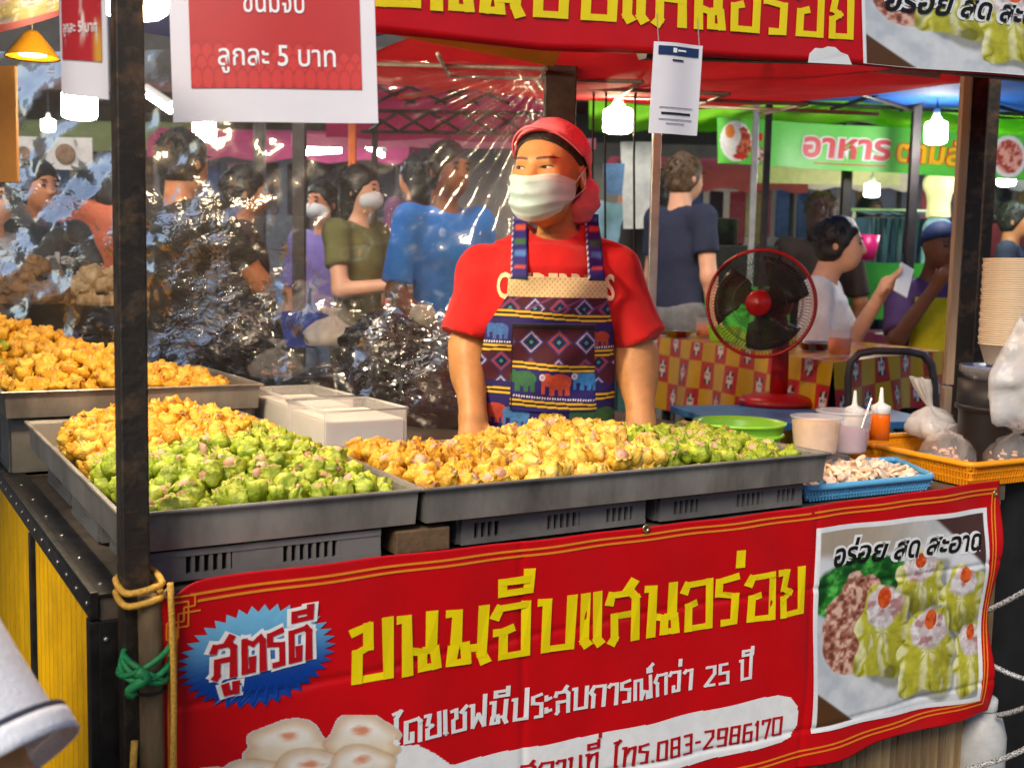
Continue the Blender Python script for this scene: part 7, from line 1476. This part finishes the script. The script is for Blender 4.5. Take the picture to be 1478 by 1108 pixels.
# cardboard, grey board, picture banner at the top left
o = MB().box(at(0, 180, 2.95), (.10, .012, .30), rz(-10)).build('cardboard', mat('cardboard', lin(146, 104, 56), .8, var=.08), bevel=.002); tag(o, 'brown cardboard panel hanging at the left frame edge', 'panel')
a, b = at(24, 197, 4.6), at(134, 246, 4.6); wb = thing('white_board', (a + b) / 2, 'grey white notice board with round pictures at the left', 'sign'); MB().box((a + b) / 2, (abs(b[0] - a[0]), .01, abs(a[2] - b[2]))).build('board', mat('board_white', (.55, .54, .52), .5, var=.08), wb)
for px_, rr_ in ((24, .03), (94, .04)): MB().lathe([(0, 0), (rr_, 0), (rr_, .003), (0, .004)], at(px_ if px_ > 30 else 34, 222, 4.59), 24, rx(90)).build('round_picture', mat('food_brown', (.20, .12, .07), .5, var=.4, vs=30), wb)
lf = sheet_frame(at(-60, -30, 1.65), at(88, -40, 1.85), at(-60, 96, 1.65))
fp = raster('picture_banner', lambda s, t: np.array([[lf(float(a), .32 + .68 * float(b) + .12 * float(a) ** 2 * (1 - float(b))) for a, b in zip(r1, r2)] for r1, r2 in zip(s, t)]), 90, 60, lambda s, t: mixc(dumpling_photo(s * .8 + .1, t * .9), lin(190, 40, 50), sst(.16, .12, t)), M_photo); tag(fp, 'printed food banner hanging in the top left corner', 'banner'); so = fp.modifiers.new('thick', 'SOLIDIFY'); so.thickness = .001
# blue cloth and pale cloth hanging behind the vendor
sheetobj('hanging_cloth', (at(872, 280, 5.4), at(898, 282, 5.4), at(902, 236, 5.4), at(870, 236, 5.4)), mat('denim_cloth', (.10, .22, .40), .8, var=.2), 'blue cloth hanging behind the vendor', 'cloth', 8, 8, 0, .02); sheetobj('hanging_cloth', (at(900, 330, 6.2), at(950, 330, 6.2), at(948, 205, 6.2), at(895, 205, 6.2)), mat('pale_cloth', (.5, .52, .5), .8, var=.15), 'pale grey sheet hanging between the vendor and the pale post', 'cloth', 8, 8, 0, .04)
for i, (px_, lab) in enumerate(((858, 'thin dark rope hanging nearest the vendor cap'), (876, 'thin dark rope hanging left of the warm bulb'), (918, 'thin dark rope hanging right of the warm bulb'))): MB().tube([at(px_, 90, 3.6), at(px_ - 3, 230, 3.6), at(px_ - 2, 420, 3.6)], .004, 6).build('hanging_rope', M_black); 
for o, lab in zip([o for o in COL.objects if o.name.startswith('hanging_rope')], ('thin dark rope hanging nearest the vendor cap', 'thin dark rope hanging left of the warm bulb', 'thin dark rope hanging right of the warm bulb')): tag(o, lab, 'rope', 'ropes behind the vendor')
# dark stove and pots behind the man in navy
so_ = thing('stove', (*at(1050, 400, 5.9)[:2], PZ), 'black stove with pots behind the fan', 'stove'); q = at(1055, 300, 6.2); MB().box((q[0], 6.3, .8), (.50, .4, 1.3)).build('cabinet', M_black, so_, bevel=.01); MB().lathe([(0, 0), (.10, 0), (.10, .14), (.11, .145), (0, .15)], (q[0] - .05, 6.25, 1.452), 24).build('pot', mat('sooty_pot', (.10, .095, .09), .4, .7, var=.3), so_, True); MB().box((q[0], 6.09, 1.05), (.44, .02, .06)).build('door_handle', M_riv, so_)
